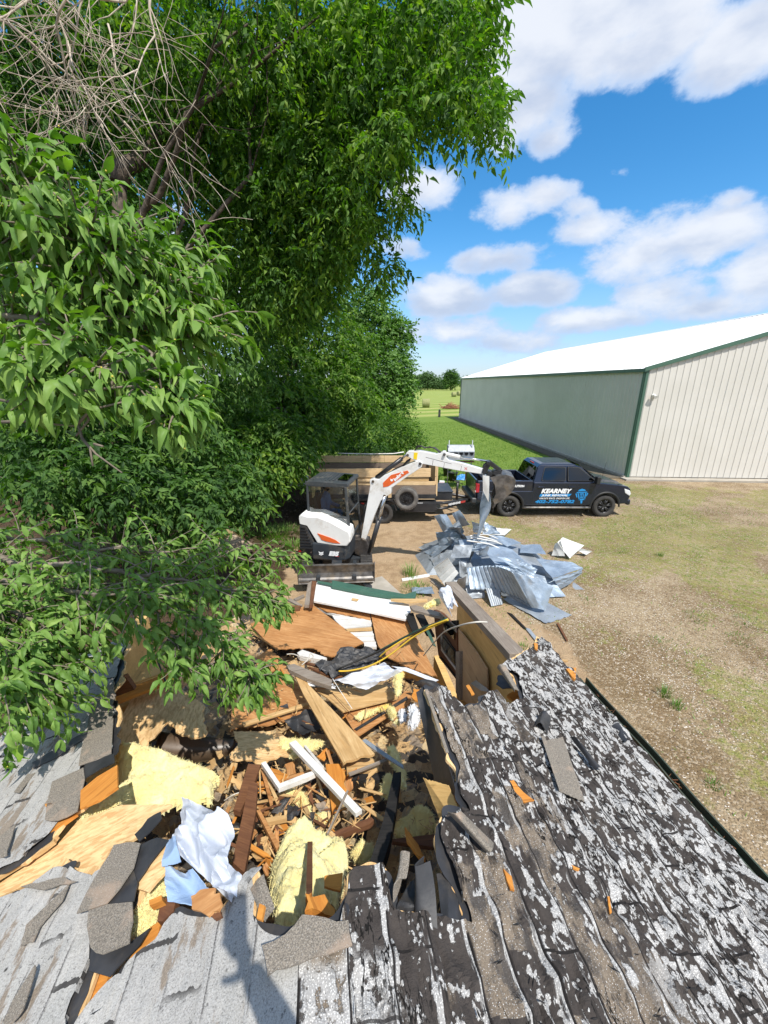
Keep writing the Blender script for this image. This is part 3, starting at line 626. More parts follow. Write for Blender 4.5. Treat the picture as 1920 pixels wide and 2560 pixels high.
def tree(name, label, base, trunk_top, clusters, size, leafmat, r0=.2, per=9, twig=.45, droop=.6, T=None, seed=1, group=None, shell=.55, cat='tree', extra=None, nlimb=None):
 rl = np.random.default_rng(seed); root = empty(name, base); tag(root, label, cat, group)
 b = Vector(base); T = LEAF_MID if T is None else T
 P, A, S, Tn = crown_leaves(clusters, size, rl, per, twig, droop, shell)
 P = P - np.array(base)
 leaves('crown', P, A, S, T, leafmat, root, rl, tonebase=Tn)
 mb = MB(); tp = Vector(trunk_top) - b
 pts = limb(mb, (0, 0, -.1), tp, r0, r0 * .55, 0, 8, seed, 12)
 for i, (c, r, n) in enumerate(clusters[:nlimb]):
  c = Vector(c) - b; st = pts[3 + (i * 3) % 5] if len(pts) > 7 else pts[-1]
  q = limb(mb, st, c, r0 * .30, r0 * .07, .06, 6, seed + i, 7)
  for k in range(4):
   e = c + Vector(rl.normal(0, .6, 3)) * (sum(r) / 3); limb(mb, q[3 + k % 3], e, r0 * .07, .005, .05, 4, seed + i * 7 + k, 5)
 if extra: extra(mb, b)
 mb.build('trunk', 'bark', root, fixn=False); return root
# far tree line beyond the field
rr = random.Random(3)
def fartree(i, px, w, top, Y, label, mat='leaf_far'):
 p = PZ(px, 1000, 0); s = Y / raydir(px, 985).y; x = raydir(px, 985).x * s
 h = 4.7 + raydir(px, top).z * (Y / raydir(px, top).y); w = w / 1000 * s
 cl = []
 for k in range(9):
  a = rr.random() * 6.28; q = rr.random() ** .5
  cl.append(((x + math.cos(a) * q * w * .32, Y + math.sin(a) * q * w * .3, h * (.35 + .42 * rr.random())), (w * .24, w * .24, h * .2), 150))
 cl.append(((x, Y, h * .8), (w * .25, w * .25, h * .19), 170)); cl.append(((x, Y, h * .3), (w * .42, w * .4, h * .24), 250))
 tree('distant_tree', label, (x, Y, 0), (x, Y, h * .6), cl, .95, mat, .35, 5, 1.6, .5, LEAF_FAR, 40 + i, 'trees on the far side of the field', .3, nlimb=4)
far = [(1125, 46, 921, 300, 'rounded dark green tree standing alone at the corner of the metal building'),
  (1105, 30, 950, 340, 'low dark tree in the gap left of the rounded far tree'),
  (1068, 60, 928, 310, 'wide pale green far tree in the middle of the tree line'),
  (1040, 50, 936, 330, 'light green far tree left of the wide pale one'),
  (1012, 56, 930, 320, 'far tree showing just right of the near tree edge'),
  (1090, 34, 946, 360, 'small far tree behind the wide pale green tree'),
  (975, 60, 934, 330, 'far tree hidden behind the elm foliage'), (1170, 60, 938, 340, 'far tree hidden behind the metal building end'),
  (1055, 40, 944, 400, 'hazy low tree at the back of the tree line')]
for i, f in enumerate(far): fartree(i, *f[:4], f[4], 'leaf_far' if i != 0 else 'leaf_dark')
# brush pile and shrub by the far corner of the building
p = PZ(1120, 1022, 0); rb = random.Random(8); mb = MB()
for k in range(130):
 a = rb.random() * 6.28; rad = rb.random() * 1.6; c = Vector((math.cos(a) * rad, math.sin(a) * rad, (1.7 - rad) * .45 * rb.random()))
 d = Vector((rb.gauss(0, 1), rb.gauss(0, 1), rb.gauss(.1, .4))).normalized() * rb.uniform(.4, 1.2); mb.tube([c - d, c, c + d], [.05, .06, .03], 5)
tag(mb.build('brush_pile', 'rust', loc=(p.x + .6, p.y + 1, .1), fixn=False), 'heap of reddish brush in the field near the metal building end', 'brush pile')
# ------------------------------------------------------------------ trees
def Bc(px, py, t, rpx, n, sx=1, sy=1, sz=1):
 c = PT(px, py, t); r = rpx / 1000 * t; return (tuple(c), (r * sx, r * sy, r * sz), n)
# elm at the end of the tree row
cl = [Bc(905, 800, 29, 75, 520), Bc(960, 850, 29, 62, 420), Bc(930, 930, 28, 85, 620), Bc(975, 960, 27.5, 55, 380), Bc(900, 1010, 28, 75, 420), Bc(960, 1030, 27, 58, 300),
  Bc(1005, 830, 29, 26, 120), Bc(1000, 915, 28, 30, 150), Bc(1012, 968, 28, 22, 90), Bc(890, 775, 30, 40, 220), Bc(935, 755, 29.5, 26, 120), Bc(850, 900, 30, 90, 500), Bc(968, 800, 29, 30, 120)]
tree('elm_tree', 'feathery green tree at the far end of the tree row beside the field', (-2.0, 29.5, 0), (-1.8, 29.3, 6.5), cl, .26, 'leaf_elm', .28, 8, .8, .45, LEAF_FAR, 11, nlimb=9)
# round bushes at its foot
cl = [Bc(980, 1075, 25, 45, 330), Bc(1015, 1085, 24.5, 34, 240), Bc(965, 1085, 24, 45, 300), Bc(1000, 1060, 26, 36, 220), Bc(1045, 1095, 24, 20, 90)]
tree('bush', 'loose green bush below the feathery tree at the lawn edge', (1.4, 25.2, 0), (1.4, 25.2, .7), cl, .13, 'leaf_canopy', .05, 8, .5, .3, LEAF_FAR, 12, cat='bush')
cl = [Bc(880, 1095, 23, 52, 300), Bc(925, 1105, 22.5, 40, 240), Bc(840, 1100, 23, 45, 260)]
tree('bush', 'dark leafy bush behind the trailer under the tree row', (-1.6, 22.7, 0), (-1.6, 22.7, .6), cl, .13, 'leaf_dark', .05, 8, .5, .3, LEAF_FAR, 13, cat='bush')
# mulberry in the middle of the row
cl = [Bc(700, 880, 17, 95, 400), Bc(800, 840, 18, 95, 400), Bc(640, 980, 16, 95, 400), Bc(740, 1010, 16, 90, 420), Bc(850, 960, 17.5, 80, 360), Bc(780, 1040, 16, 56, 240),
  Bc(700, 1090, 12.4, 50, 230), Bc(785, 1085, 14.6, 24, 60), Bc(620, 1090, 14, 85, 380), Bc(665, 1150, 12.2, 48, 200), Bc(745, 1140, 12.4, 24, 70), Bc(600, 1180, 12.5, 52, 220),
  Bc(710, 740, 18, 80, 330), Bc(880, 870, 18.5, 50, 200), Bc(650, 1195, 12, 36, 130), Bc(560, 1060, 14, 80, 300), Bc(900, 1020, 18, 50, 170)]
tree('mulberry_tree', 'tall bushy tree with glossy leaves hanging over the trailer end', (-5.2, 17.2, 0), (-4.8, 17.2, 4.6), cl, .24, 'leaf_canopy', .24, 8, .6, .75, LEAF_MID, 14, nlimb=8)
# big tree whose crown fills the upper left
cl = []
for (px, py, t, r, n) in [(620, 60, 8.5, 150, 300), (800, 40, 8.8, 140, 300), (960, 60, 8.6, 120, 280), (1080, 60, 8.4, 90, 200), (1150, 60, 8.2, 54, 72), (1200, 30, 8, 40.5, 53),
       (1150, 170, 8.2, 54, 89), (1210, 240, 8.1, 36, 48), (1245, 290, 8.1, 19.8, 17), (1180, 290, 8.2, 24, 32), (1100, 250, 8.5, 42, 80), (960, 345, 8.6, 46, 150), (1010, 250, 8.8, 70, 200),
       (900, 200, 9.2, 120, 300), (760, 200, 9.6, 130, 280), (600, 240, 9.8, 120, 220), (480, 160, 9.4, 120, 250), (810, 380, 9.6, 101.2, 280), (875, 430, 9.4, 59.8, 170), (780, 420, 10, 110, 260),
       (640, 420, 10.4, 110, 240), (895, 535, 9.8, 38.64, 100), (995, 510, 9.8, 28, 40), (850, 560, 10, 73.6, 220), (830, 630, 10.2, 37.26, 110), (965, 665, 10.2, 22.5, 40), (795, 560, 10.4, 82.8, 240), (720, 580, 10.8, 100, 240),
       (780, 680, 10.8, 41.4, 110), (775, 700, 11, 72, 200), (700, 720, 11.2, 90, 200), (560, 560, 10.8, 100, 210), (450, 330, 10, 110, 200), (330, 200, 9.4, 110, 180), (250, 60, 9, 120, 180), (400, 30, 8.8, 110, 200)]:
 cl.append(Bc(px, py, t, r, int(n * 1.15))); cl.append(Bc(px, py, t - 1.3, r * .9, int(n * .28)))
def big_limbs(mb, b):
 a = Vector((-4.9, 9.6, 0)) - b
 for (q0, q1, r0, r1) in [((300, 460, 8.6), (400, 330, 9), .19, .15), ((400, 330, 9), (560, 300, 9.6), .13, .08), ((400, 330, 9), (470, 190, 9.6), .14, .08), ((560, 300, 9.6), (860, 200, 9.4), .08, .04),
        ((470, 190, 9.6), (800, 40, 9), .08, .03), ((560, 570, 10.6), (760, 520, 10.4), .07, .03), ((760, 520, 10.4), (960, 600, 10), .04, .015), ((860, 200, 9.4), (1170, 200, 8.3), .045, .015), ((1170, 200, 8.3), (1290, 308, 8.1), .012, .003)]:
  limb(mb, PT(*q0) - b, PT(*q1) - b, r0, r1, .03, 6, int(q0[0]), 9)
tree('shade_tree', 'huge broadleaf tree filling the upper left with its dark green crown', (-7.4, 9.6, 0), tuple(PT(300, 460, 8.6)), cl, .18, 'leaf_canopy', .24, 9, .55, .65, LEAF_MID, 15, extra=big_limbs, nlimb=4)
# shaded understory between the cabin and the shade tree
cl = [Bc(80, 1000, 7.4, 150, 240), Bc(260, 1050, 8, 130, 240), Bc(420, 1100, 8.5, 110, 240), Bc(520, 1160, 9, 90, 240), Bc(590, 1230, 8.8, 55, 160), Bc(150, 1180, 7, 120, 220), Bc(320, 1220, 7.4, 110, 240), Bc(470, 1260, 7.8, 80, 220),
  Bc(60, 820, 8, 150, 180), Bc(260, 860, 9, 140, 200), Bc(450, 900, 10, 130, 260), Bc(600, 900, 11.5, 110, 240), Bc(520, 760, 11.5, 120, 240), Bc(200, 620, 9, 150, 160), Bc(380, 620, 10, 130, 180), Bc(60, 400, 8.6, 160, 150), Bc(250, 400, 9.2, 140, 160), Bc(60, 160, 8.6, 170, 420), Bc(200, 120, 8.8, 150, 300), Bc(60, 320, 8.8, 150, 250), Bc(-60, 60, 8.6, 150, 250)]
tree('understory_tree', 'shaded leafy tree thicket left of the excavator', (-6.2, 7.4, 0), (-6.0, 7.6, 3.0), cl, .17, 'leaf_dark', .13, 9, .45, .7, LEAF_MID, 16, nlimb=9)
# further back wall of green behind everything on the left
cl = []
rq = random.Random(4)
for i in range(40):
 px = rq.uniform(-250, 780); py = rq.uniform(150, 1180); cl.append(Bc(px, py, rq.uniform(16, 21), 130, 300))
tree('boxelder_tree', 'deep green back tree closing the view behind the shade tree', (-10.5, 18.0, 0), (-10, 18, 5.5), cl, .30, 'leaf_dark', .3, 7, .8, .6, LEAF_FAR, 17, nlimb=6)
# hackberry reaching in from the left: real twigs with large near leaves
def spray(mbt, starts, rl, gen=2, L=.5, nleaf=11, spacing=.045, leafL=.09, droop=.5, out=None):
 """starts: (p, dir, length). Grows a drooping twig with alternate leaves."""
 for (p, d, ln) in starts:
  p = Vector(p); d = Vector(d).normalized(); n = max(4, int(ln / spacing)); pts = [p.copy()]; side = d.cross(Vector((0, 0, 1))).normalized()
  for i in range(n):
   u = i / n; d = (d + Vector((0, 0, -droop * spacing * 1.6)) + Vector(rl.normal(0, .07, 3))).normalized(); p = p + d * spacing; pts.append(p.copy())
   side = d.cross(Vector((0, 0, 1)));
   if side.length < .1: side = d.orthogonal()
   side.normalize(); sg = 1 if i % 2 else -1
   a = (d * .6 + side * sg * .62 + Vector(rl.normal(0, .2, 3)) + Vector((.35, .05, -.45 * droop - .12))).normalized()
   out[0].append(tuple(p)); out[1].append(tuple(a)); out[2].append(leafL * rl.uniform(.5, 1.25) * (1.0 - .25 * u))
  a = (d + Vector((0, 0, -.2))).normalized(); out[0].append(tuple(p)); out[1].append(tuple(a)); out[2].append(leafL * .9)
  mbt.tube(pts, [.0045 * (1 - .75 * i / n) + .0008 for i in range(n + 1)], 5)
def hackberry():
 rl = np.random.default_rng(77); rd = random.Random(5)
 base = Vector((-5.6, 1.4, 0)); root = empty('hackberry_tree', base)
 tag(root, 'hackberry reaching in from the left with large bright leaves close to the lens', 'tree')
 # (main limb path in px/t, list), each side twig fans out
 def grow(name, limbs, leafL, spacing, density, droop, jit0):
  out = ([], [], []); mb = MB()
  for (path, r0) in limbs:
   jit = jit0 * (.5 if r0 < .0125 else 1)
   pts = [PT(*q) for q in path]; pp = []
   for i in range(len(pts) - 1):
    for k in range(5): pp.append(pts[i].lerp(pts[i + 1], k / 5) + Vector(rl.normal(0, .012, 3)))
   pp.append(pts[-1]); rr_ = [max(.003, r0 * (1 - .85 * i / len(pp))) for i in range(len(pp))]; mb.tube([q for q in pp], rr_, 7)
   for i in range(2, len(pp)):
    d = (pp[i] - pp[i - 1]).normalized()
    for k in range(density):
     dd = (d * rd.uniform(.3, 1.0) + Vector(rl.normal(0, .62, 3)) + Vector((0, 0, .05))).normalized()
     spray(mb, [(pp[i], dd, rd.uniform(.5, 1.15) * jit)], rl, leafL=leafL, spacing=spacing, droop=droop, out=out)
   spray(mb, [(pp[-1], (pp[-1] - pp[-3]), jit * .9)], rl, leafL=leafL, spacing=spacing, droop=droop, out=out)
  P = np.array(out[0]); A = unit(np.array(out[1])); S = np.array(out[2])
  # keep the lens clear
  far_ = (np.linalg.norm(P - np.array(CAM), axis=1) > .62) & ((P[:, 2] - CAM.z) < .62 * np.abs(P[:, 1]) + .12); P, A, S = P[far_], A[far_], S[far_]
  leaves('leaves', P - np.array(base), A, S, LEAF_NEAR, 'leaf_near', root, rl, roll=.35, smooth=True, tonesd=.2)
  k_ = rl.choice(len(P), 420, replace=False); q_ = P[k_] + A[k_] * (S[k_] * rl.uniform(.1, .7, 420))[:, None] - np.array(base) + rl.normal(0, .004, (420, 3)); oc = np.array([[1, 0, 0], [-1, 0, 0], [0, 1, 0], [0, -1, 0], [0, 0, 1], [0, 0, -1]]) * .0042
  rawmesh('berries', (q_[:, None] + oc[None]).reshape(-1, 3), (np.array([[0, 2, 4], [2, 1, 4], [1, 3, 4], [3, 0, 4], [2, 0, 5], [1, 2, 5], [3, 1, 5], [0, 3, 5]])[None] + (np.arange(420) * 6)[:, None, None]).reshape(-1, 3), 'berry', root, True)
  o = mb.build(name, 'twig', root, fixn=False)
  o.data.transform(Matrix.Translation(-base))
 grow('branch', [([(-250, 620, 1.75), (0, 560, 1.5), (140, 570, 1.4), (270, 620, 1.4)], .02), ([(-250, 700, 1.8), (50, 700, 1.5), (240, 700, 1.5), (420, 720, 1.55)], .02),
     ([(-250, 620, 1.7), (-50, 480, 1.45), (80, 470, 1.35)], .014), ([(-200, 800, 1.6), (90, 800, 1.45), (340, 810, 1.5), (480, 820, 1.55)], .016),
     ([(100, 860, 1.35), (220, 900, 1.3), (340, 960, 1.3)], .01), ([(-100, 900, 1.4), (60, 900, 1.3), (140, 960, 1.25)], .01), ([(340, 860, 1.4), (420, 1000, 1.35), (440, 1030, 1.33)], .006), ([(240, 640, 1.6), (460, 640, 1.7), (500, 700, 1.7)], .008)],
   .086, .024, 7, 1.0, .25)
 grow('branch', [([(-300, 1250, 3.4), (0, 1400, 2.8), (250, 1420, 2.7), (450, 1450, 2.8), (600, 1480, 2.9)], .03), ([(-300, 1300, 3.2), (0, 1450, 2.6), (200, 1480, 2.5), (360, 1490, 2.5)], .025),
     ([(-250, 1500, 2.5), (-90, 1590, 2.3), (0, 1660, 2.2), (40, 1690, 2.2)], .02), ([(-200, 1450, 2.6), (60, 1540, 2.4), (150, 1620, 2.4)], .02), ([(-300, 1350, 3.0), (-50, 1580, 2.3), (60, 1680, 2.25), (90, 1720, 2.25)], .02), ([(-250, 1300, 3.2), (50, 1350, 3.0), (300, 1370, 3.1), (520, 1390, 3.3), (680, 1400, 3.6)], .02),
     ([(340, 1440, 2.7), (480, 1540, 2.6), (570, 1620, 2.6), (600, 1690, 2.6)], .012), ([(500, 1460, 2.8), (640, 1500, 2.9), (680, 1510, 3.0)], .01), ([(520, 1620, 2.6), (600, 1680, 2.55), (650, 1690, 2.55)], .006),
     ([(380, 1520, 2.6), (430, 1620, 2.5), (470, 1670, 2.45)], .008), ([(100, 1450, 2.7), (150, 1520, 2.5), (230, 1590, 2.5)], .01), ([(0, 1560, 2.4), (90, 1620, 2.4), (120, 1700, 2.4)], .01), ([(-100, 1500, 2.5), (0, 1560, 2.3), (30, 1640, 2.3)], .01)],
   .096, .033, 5, 1.0, .38)
 mb = MB(); limb(mb, (0, 0, -.1), (-.3, .1, 2.6), .16, .11, 0, 6, 3, 12); limb(mb, (-.3, .1, 2.6), PT(-300, 1300, 3.2) - base, .09, .035, .05, 6, 9); limb(mb, (-.3, .1, 2.6), PT(-250, 660, 1.75) - base, .09, .03, .06, 8, 21)
 mb.build('trunk', 'bark', root, fixn=False)
 mb = MB()   # bare grey twig stubs near the middle branch tip
 for path in [[(0, 1000, 1.3), (60, 1010, 1.3), (115, 1018, 1.3)], [(0, 1055, 1.3), (70, 1053, 1.3), (130, 1060, 1.3), (185, 1065, 1.3)], [(190, 1040, 1.3), (205, 1095, 1.3), (240, 1135, 1.3), (305, 1182, 1.3)],
     [(205, 1095, 1.3), (225, 1120, 1.3), (232, 1165, 1.3)], [(200, 980, 1.25), (270, 970, 1.25), (335, 965, 1.25)], [(195, 1060, 1.3), (225, 1025, 1.28), (330, 1000, 1.28)], [(235, 1110, 1.3), (258, 1116, 1.3)], [(60, 1053, 1.3), (50, 1030, 1.3)], [(70, 1050, 1.3), (72, 1020, 1.3)], [(190, 1040, 1.3), (183, 1010, 1.3)], [(205, 1000, 1.3), (222, 1050, 1.3), (190, 1090, 1.3)]]:
  pts = [PT(*q) - base for q in path]; mb.tube(pts, [.0052 * (1 - .7 * i / len(pts)) for i in range(len(pts))], 6)
 mb.build('bare_twigs', 'twig', root, fixn=False)
hackberry()
# dead grape vine hanging at the top left corner
def deadvine():
 rl = random.Random(12); root = empty('dead_vine', PT(120, 100, 2.0)); b = root.location.copy(); mb = MB()
 tag(root, 'tangle of bare pale dead vine stems hanging in the top left corner', 'vine')
 def strand(p, d, L, r, lv):
  n = max(5, int(L / .05)); pts = [p.copy()]; bendv = Vector((rl.gauss(0, 1), rl.gauss(0, 1), rl.gauss(0, 1))) * .09
  for i in range(n):
   if rl.random() < .16: d = (d + Vector((rl.gauss(0, .55), rl.gauss(0, .3), rl.gauss(0, .4)))).normalized()
   d = (d + bendv * .6 + Vector((0, 0, -.05)) + Vector((rl.gauss(0, .09), rl.gauss(0, .09), rl.gauss(0, .09)))).normalized(); p = p + d * .05; pts.append(p.copy())
   if lv < 3 and rl.random() < (.38 if lv < 2 else .22): strand(p.copy(), (d + Vector((rl.gauss(0, .7), rl.gauss(0, .5), rl.gauss(0, .7)))).normalized(), L * rl.uniform(.25, .6), r * .55, lv + 1)
  mb.tube([q - b for q in pts], [max(.0012, r * .72 * (1 - .82 * i / n)) for i in range(n + 1)], 5)
 for (px, py, t, tx, ty, L, r) in [(180, -60, 1.9, 230, 260, .75, .010), (300, -80, 1.9, 300, 240, .75, .010), (380, -60, 1.9, 330, 200, .7, .009), (-60, 140, 2.0, 120, 330, .7, .008), (-80, 20, 2.0, 250, 60, .8, .013), (100, -100, 1.8, 60, 160, .6, .008), (240, -80, 2.0, 180, 350, .8, .008), (330, -60, 2.1, 400, 120, .5, .007), (140, -60, 1.7, 260, 200, .7, .009), (-60, 300, 1.9, 200, 180, .6, .007), (360, -60, 1.8, 240, 160, .7, .008), (270, 60, 2.0, 320, 300, .5, .007), (160, 80, 1.9, 260, 330, .5, .007)]:
  a = PT(px, py, t); c = PT(tx, ty, t); strand(a, (c - a).normalized(), L, r, 0)
 mb.build('stems', 'dead_twig', root, fixn=False)
deadvine()
# low weeds, lawn and gravel grass: nobody could count them
def blades(name, pts, h, w, mat, seed, lean=.35, label=None, tone=.5, tsd=.25):
 rl = np.random.default_rng(seed); n = len(pts); P = np.array(pts)
 a = rl.uniform(0, 6.28, n); B = np.stack([np.cos(a), np.sin(a), 0 * a], 1) * (w * rl.uniform(.6, 1.3, n))[:, None]
 H = h * rl.uniform(.4, 1.2, n) if np.isscalar(h) else h * rl.uniform(.5, 1.2, n)
 T = np.stack([rl.normal(0, lean, n), rl.normal(0, lean, n), np.ones(n)], 1) * H[:, None]
 Mid = T * .55 * np.array([.7, .7, 1.1]); V = np.stack([P - B, P + B, P + Mid - B * .7, P + Mid + B * .7, P + T], 1)
 Fx = np.array([[0, 1, 3], [0, 3, 2], [2, 3, 4]])[None] + (np.arange(n) * 5)[:, None, None]
 tn = np.repeat(np.clip(rl.normal(tone, tsd, n), 0, 1), 5)
 o = rawmesh(name, V.reshape(-1, 3), Fx.reshape(-1, 3), mat, tone=tn); tag(o, label, name.replace('_', ' '), kind='stuff'); return o
rl = np.random.default_rng(5)
n = 42000; yy = 17.9 + 34 * rl.random(n) ** 1.7; xx = rl.uniform(-5, 12.2, n) ; keep = (xx < 11.2 - .047 * (yy - 20)) & (yy + fn(xx, yy, 4.0, 1) * 1.2 > 18.4); xx, yy = xx[keep], yy[keep]
blades('lawn_grass', np.stack([xx, yy, 0 * xx], 1), .09, .014, 'grass_blade', 1, .5, 'mown green lawn grass between the bushes and the metal building', .5)
n = 9000; yy = rl.uniform(18.6, 23.5, n); xx = rl.uniform(-5.5, 2.6, n) - (yy - 18) * .0; keep = fn(xx, yy, 1.5, 61) > .38; xx, yy = xx[keep], yy[keep]
blades('tall_weeds', np.stack([xx, yy, 0 * xx], 1), .62, .028, 'grass_blade', 2, .35, 'tall lush weeds growing behind the trailer', .35)
n = 60000; yy = 3.2 + 15.5 * rl.random(n); xx = rl.uniform(2.2, 19, n)
gi = clamp01(fn(xx, yy, 2.6, 21) * 1.2 - .62) * 2.4 + np.exp(-((yy - 12.2) / 1.5) ** 2) * (xx > 3.5) * .35 + np.exp(-(((xx - 8.8) - (yy - 9.5) * .45) / 1.1) ** 2) * .35 + np.exp(-(((xx - 5.5) - (yy - 6.0) * .7) / .5) ** 2) * .25 * (yy < 9.5)
gi = gi * (.35 + 1.3 * (fn(xx, yy, .5, 71) > .5)); keep = rl.random(n) < gi; xx, yy = xx[keep], yy[keep]
blades('gravel_grass', np.stack([xx, yy, 0 * xx], 1), .045, .007, 'grass_blade', 3, .8, 'thin yellow green grass growing through the gravel yard', .8, .2)
def clump(px, py, n, r, h, w, label, mat='grass_blade', lean=.6, tone=.62, cat='weed', name='weed', group=None, z=0):
 p = PZ(px, py, z); rr2 = np.random.default_rng(int(px + py)); a = rr2.uniform(0, 6.28, n); q = r * rr2.random(n) ** .6
 P = np.stack([np.cos(a) * q, np.sin(a) * q, 0 * a], 1); a2 = a; B = np.stack([-np.sin(a2), np.cos(a2), 0 * a], 1) * w
 H = h * rr2.uniform(.5, 1.1, n); T = np.stack([np.cos(a) * lean * rr2.uniform(.2, 1.2, n), np.sin(a) * lean * rr2.uniform(.2, 1.2, n), np.ones(n)], 1) * H[:, None]
 Mid = T * .55 * np.array([.5, .5, 1.15]); V = np.stack([P - B, P + B, P + Mid - B * .8, P + Mid + B * .8, P + T], 1)
 Fx = np.array([[0, 1, 3], [0, 3, 2], [2, 3, 4]])[None] + (np.arange(n) * 5)[:, None, None]
 o = rawmesh(name, V.reshape(-1, 3), Fx.reshape(-1, 3), mat, tone=np.repeat(np.clip(rr2.normal(tone, .2, n), 0, 1), 5)); o.location = p; tag(o, label, cat, group)
clump(690, 1345, 620, .75, .34, .008, 'lush grass clump growing left of the excavator cab', tone=.6, cat='grass clump', name='grass_clump')
clump(735, 1370, 160, .35, .25, .008, 'small grass clump against the excavator track', tone=.6, cat='grass clump', name='grass_clump')
clump(585, 1355, 420, .3, .5, .004, 'dry straw coloured grass tuft on the dirt mound', 'straw', .8, cat='grass clump', name='dry_grass_clump')
clump(1025, 1440, 90, .22, .35, .006, 'thin green weed by the metal pile nearest the dirt', tone=.6)
clump(1040, 1475, 260, .4, .12, .006, 'low green weed patch in front of the metal pile', tone=.6)
WL = ['upright weed nearest the middle of the roof gutter', 'second upright weed just behind the first by the gutter', 'lone weed tuft on the bare gravel beside the lower gutter', 'low weed patch halfway between the truck and the gutter at the right', 'low weed patch touching the right picture edge', 'low weed patch just in front of the one at the right picture edge', 'low weed patch on the gravel right of the sheet metal pile', 'small weed tuft in the grassy band before the truck nose', 'tiny weed beside the far tip of the torn roof', 'leafy weed against the gable wall foot at the right', 'weed at the gable wall foot left of the leafy one', 'weed at the corner of the metal building', 'flat weed patch behind the two upright weeds', 'weed patch in the grassy band right of the thrown pale panel']
for wi, (px, py, r, h) in enumerate([(1660, 1740, .07, .26), (1690, 1770, .06, .22), (1780, 1965, .07, .12), (1745, 1545, .22, .10), (1880, 1560, .25, .10), (1850, 1600, .2, .08), (1470, 1500, .2, .08), (1650, 1390, .08, .22), (1310, 1620, .08, .12), (1790, 1180, .35, .5), (1640, 1175, .2, .35), (1570, 1182, .15, .3), (1650, 1610, .2, .08), (1560, 1380, .2, .1)]):
 clump(px, py, int(35 + r * 220), r * 1.3, h * .7, .004, WL[wi], tone=.45, group='weed tufts in the gravel yard')
# scattered pale stones and wood chips
n = 9000; yy = 2.4 + 15 * rl.random(n) ** 1.2; xx = rl.uniform(2.1, 17, n); zz = np.zeros(n); s = rl.uniform(.006, .018, n)
tet = np.array([[1, 0, -.3], [-.5, .87, -.3], [-.5, -.87, -.3], [.1, .1, .6]]); V = np.stack([xx, yy, zz + .006], 1)[:, None, :] + tet[None] * s[:, None, None] * rl.uniform(.5, 1.5, (n, 1, 3))
Fx = np.array([[0, 1, 3], [1, 2, 3], [2, 0, 3]])[None] + (np.arange(n) * 4)[:, None, None]
plain('stone_chip', (.55, .47, .38), (.35, .27, .2), .9, scale=.9, bmp=0); tag(rawmesh('gravel', V.reshape(-1, 3), Fx.reshape(-1, 3), 'stone_chip'), 'loose pale stones strewn over the gravel yard', 'gravel', kind='stuff')
# ------------------------------------------------------------------ pickup truck
def wheel(parent, c, r, w, side, name='wheel', rim='rim_black', spokes=6, n=40, tyre='tyre'):
 """axis along y; side = -1 shows its face towards -y"""
 e = empty(name, c); e.parent = parent; h = w / 2; ri = r * .63
 mb = MB(); prof = [(ri, -h * .8), (ri * 1.06, -h), (r * .90, -h), (r * .97, -h * .85), (r, -h * .6), (r, h * .6), (r * .97, h * .85), (r * .90, h), (ri * 1.06, h), (ri, h * .8)]
 mb.lathe(prof, (0, 0, 0), 'y', n)
 for i in range(n):
  th = 2 * math.pi * (i + .5) / n; m3 = Matrix.Rotation(-th, 3, 'Y')
  for k, yy in ((0, -h * .62), (1, 0), (0, h * .62)):
   mb.box(m3 @ Vector((r * 1.003, 0, 0)) + Vector((0, yy, 0)), (.016, w * .22, r * .095), m3 @ Matrix.Rotation(.35 * (1 if k else -1), 3, 'X'))
 mb.build('tyre', tyre, e, fixn=False)
 mb = MB(); mb.lathe([(ri, -h * .8), (ri * .95, -h * .78), (ri * .9, -h * .35), (ri * .88, h * .2)], (0, 0, 0), 'y', n) if side < 0 else mb.lathe([(ri, h * .8), (ri * .95, h * .78), (ri * .9, h * .35), (ri * .88, -h * .2)], (0, 0, 0), 'y', n)
 y0 = side * h * .62
 mb.cyl((0, y0 + side * .02, 0), (0, y0 - side * .06, 0), ri * .26, ri * .3, 18)
 if spokes:
  for i in range(spokes):
   th = 2 * math.pi * i / spokes + .3
   for dth in (-.16, .16):
    a = Vector((math.cos(th + dth * .6) * ri * .18, y0, math.sin(th + dth * .6) * ri * .18)); b_ = Vector((math.cos(th + dth) * ri * .92, y0 + side * .01, math.sin(th + dth) * ri * .92))
    mb.cyl(a, b_, .024, .03, 6)
  for i in range(5):
   th = 2 * math.pi * i / 5; mb.cyl((math.cos(th) * ri * .17, y0 + side * .02, math.sin(th) * ri * .17), (math.cos(th) * ri * .17, y0 + side * .035, math.sin(th) * ri * .17), .012, n=6)
 else:
  mb.cyl((0, y0 - side * .035, 0), (0, y0 - side * .045, 0), ri * .95, n=28)
  for i in range(8):
   th = 2 * math.pi * i / 8; c0 = Vector((math.cos(th) * ri * .6, y0 - side * .03, math.sin(th) * ri * .6)); mb.cyl(c0, c0 + Vector((0, side * .02, 0)), .028, .018, 8)
   c0 = Vector((math.cos(th + .4) * ri * .38, y0 - side * .03, math.sin(th + .4) * ri * .38)); mb.cyl(c0, c0 + Vector((0, side * .03, 0)), .014, n=8)
  mb.cyl((0, y0 - side * .04, 0), (0, y0 + side * .04, 0), ri * .2, ri * .16, 12)
 mb.build('rim', rim, e, fixn=False)
 mb = MB(); mb.cyl((0, -side * h * .1, 0), (0, -side * h * .3, 0), ri * .86, n=24); mb.build('brake_disc', 'steel', e)
 return e
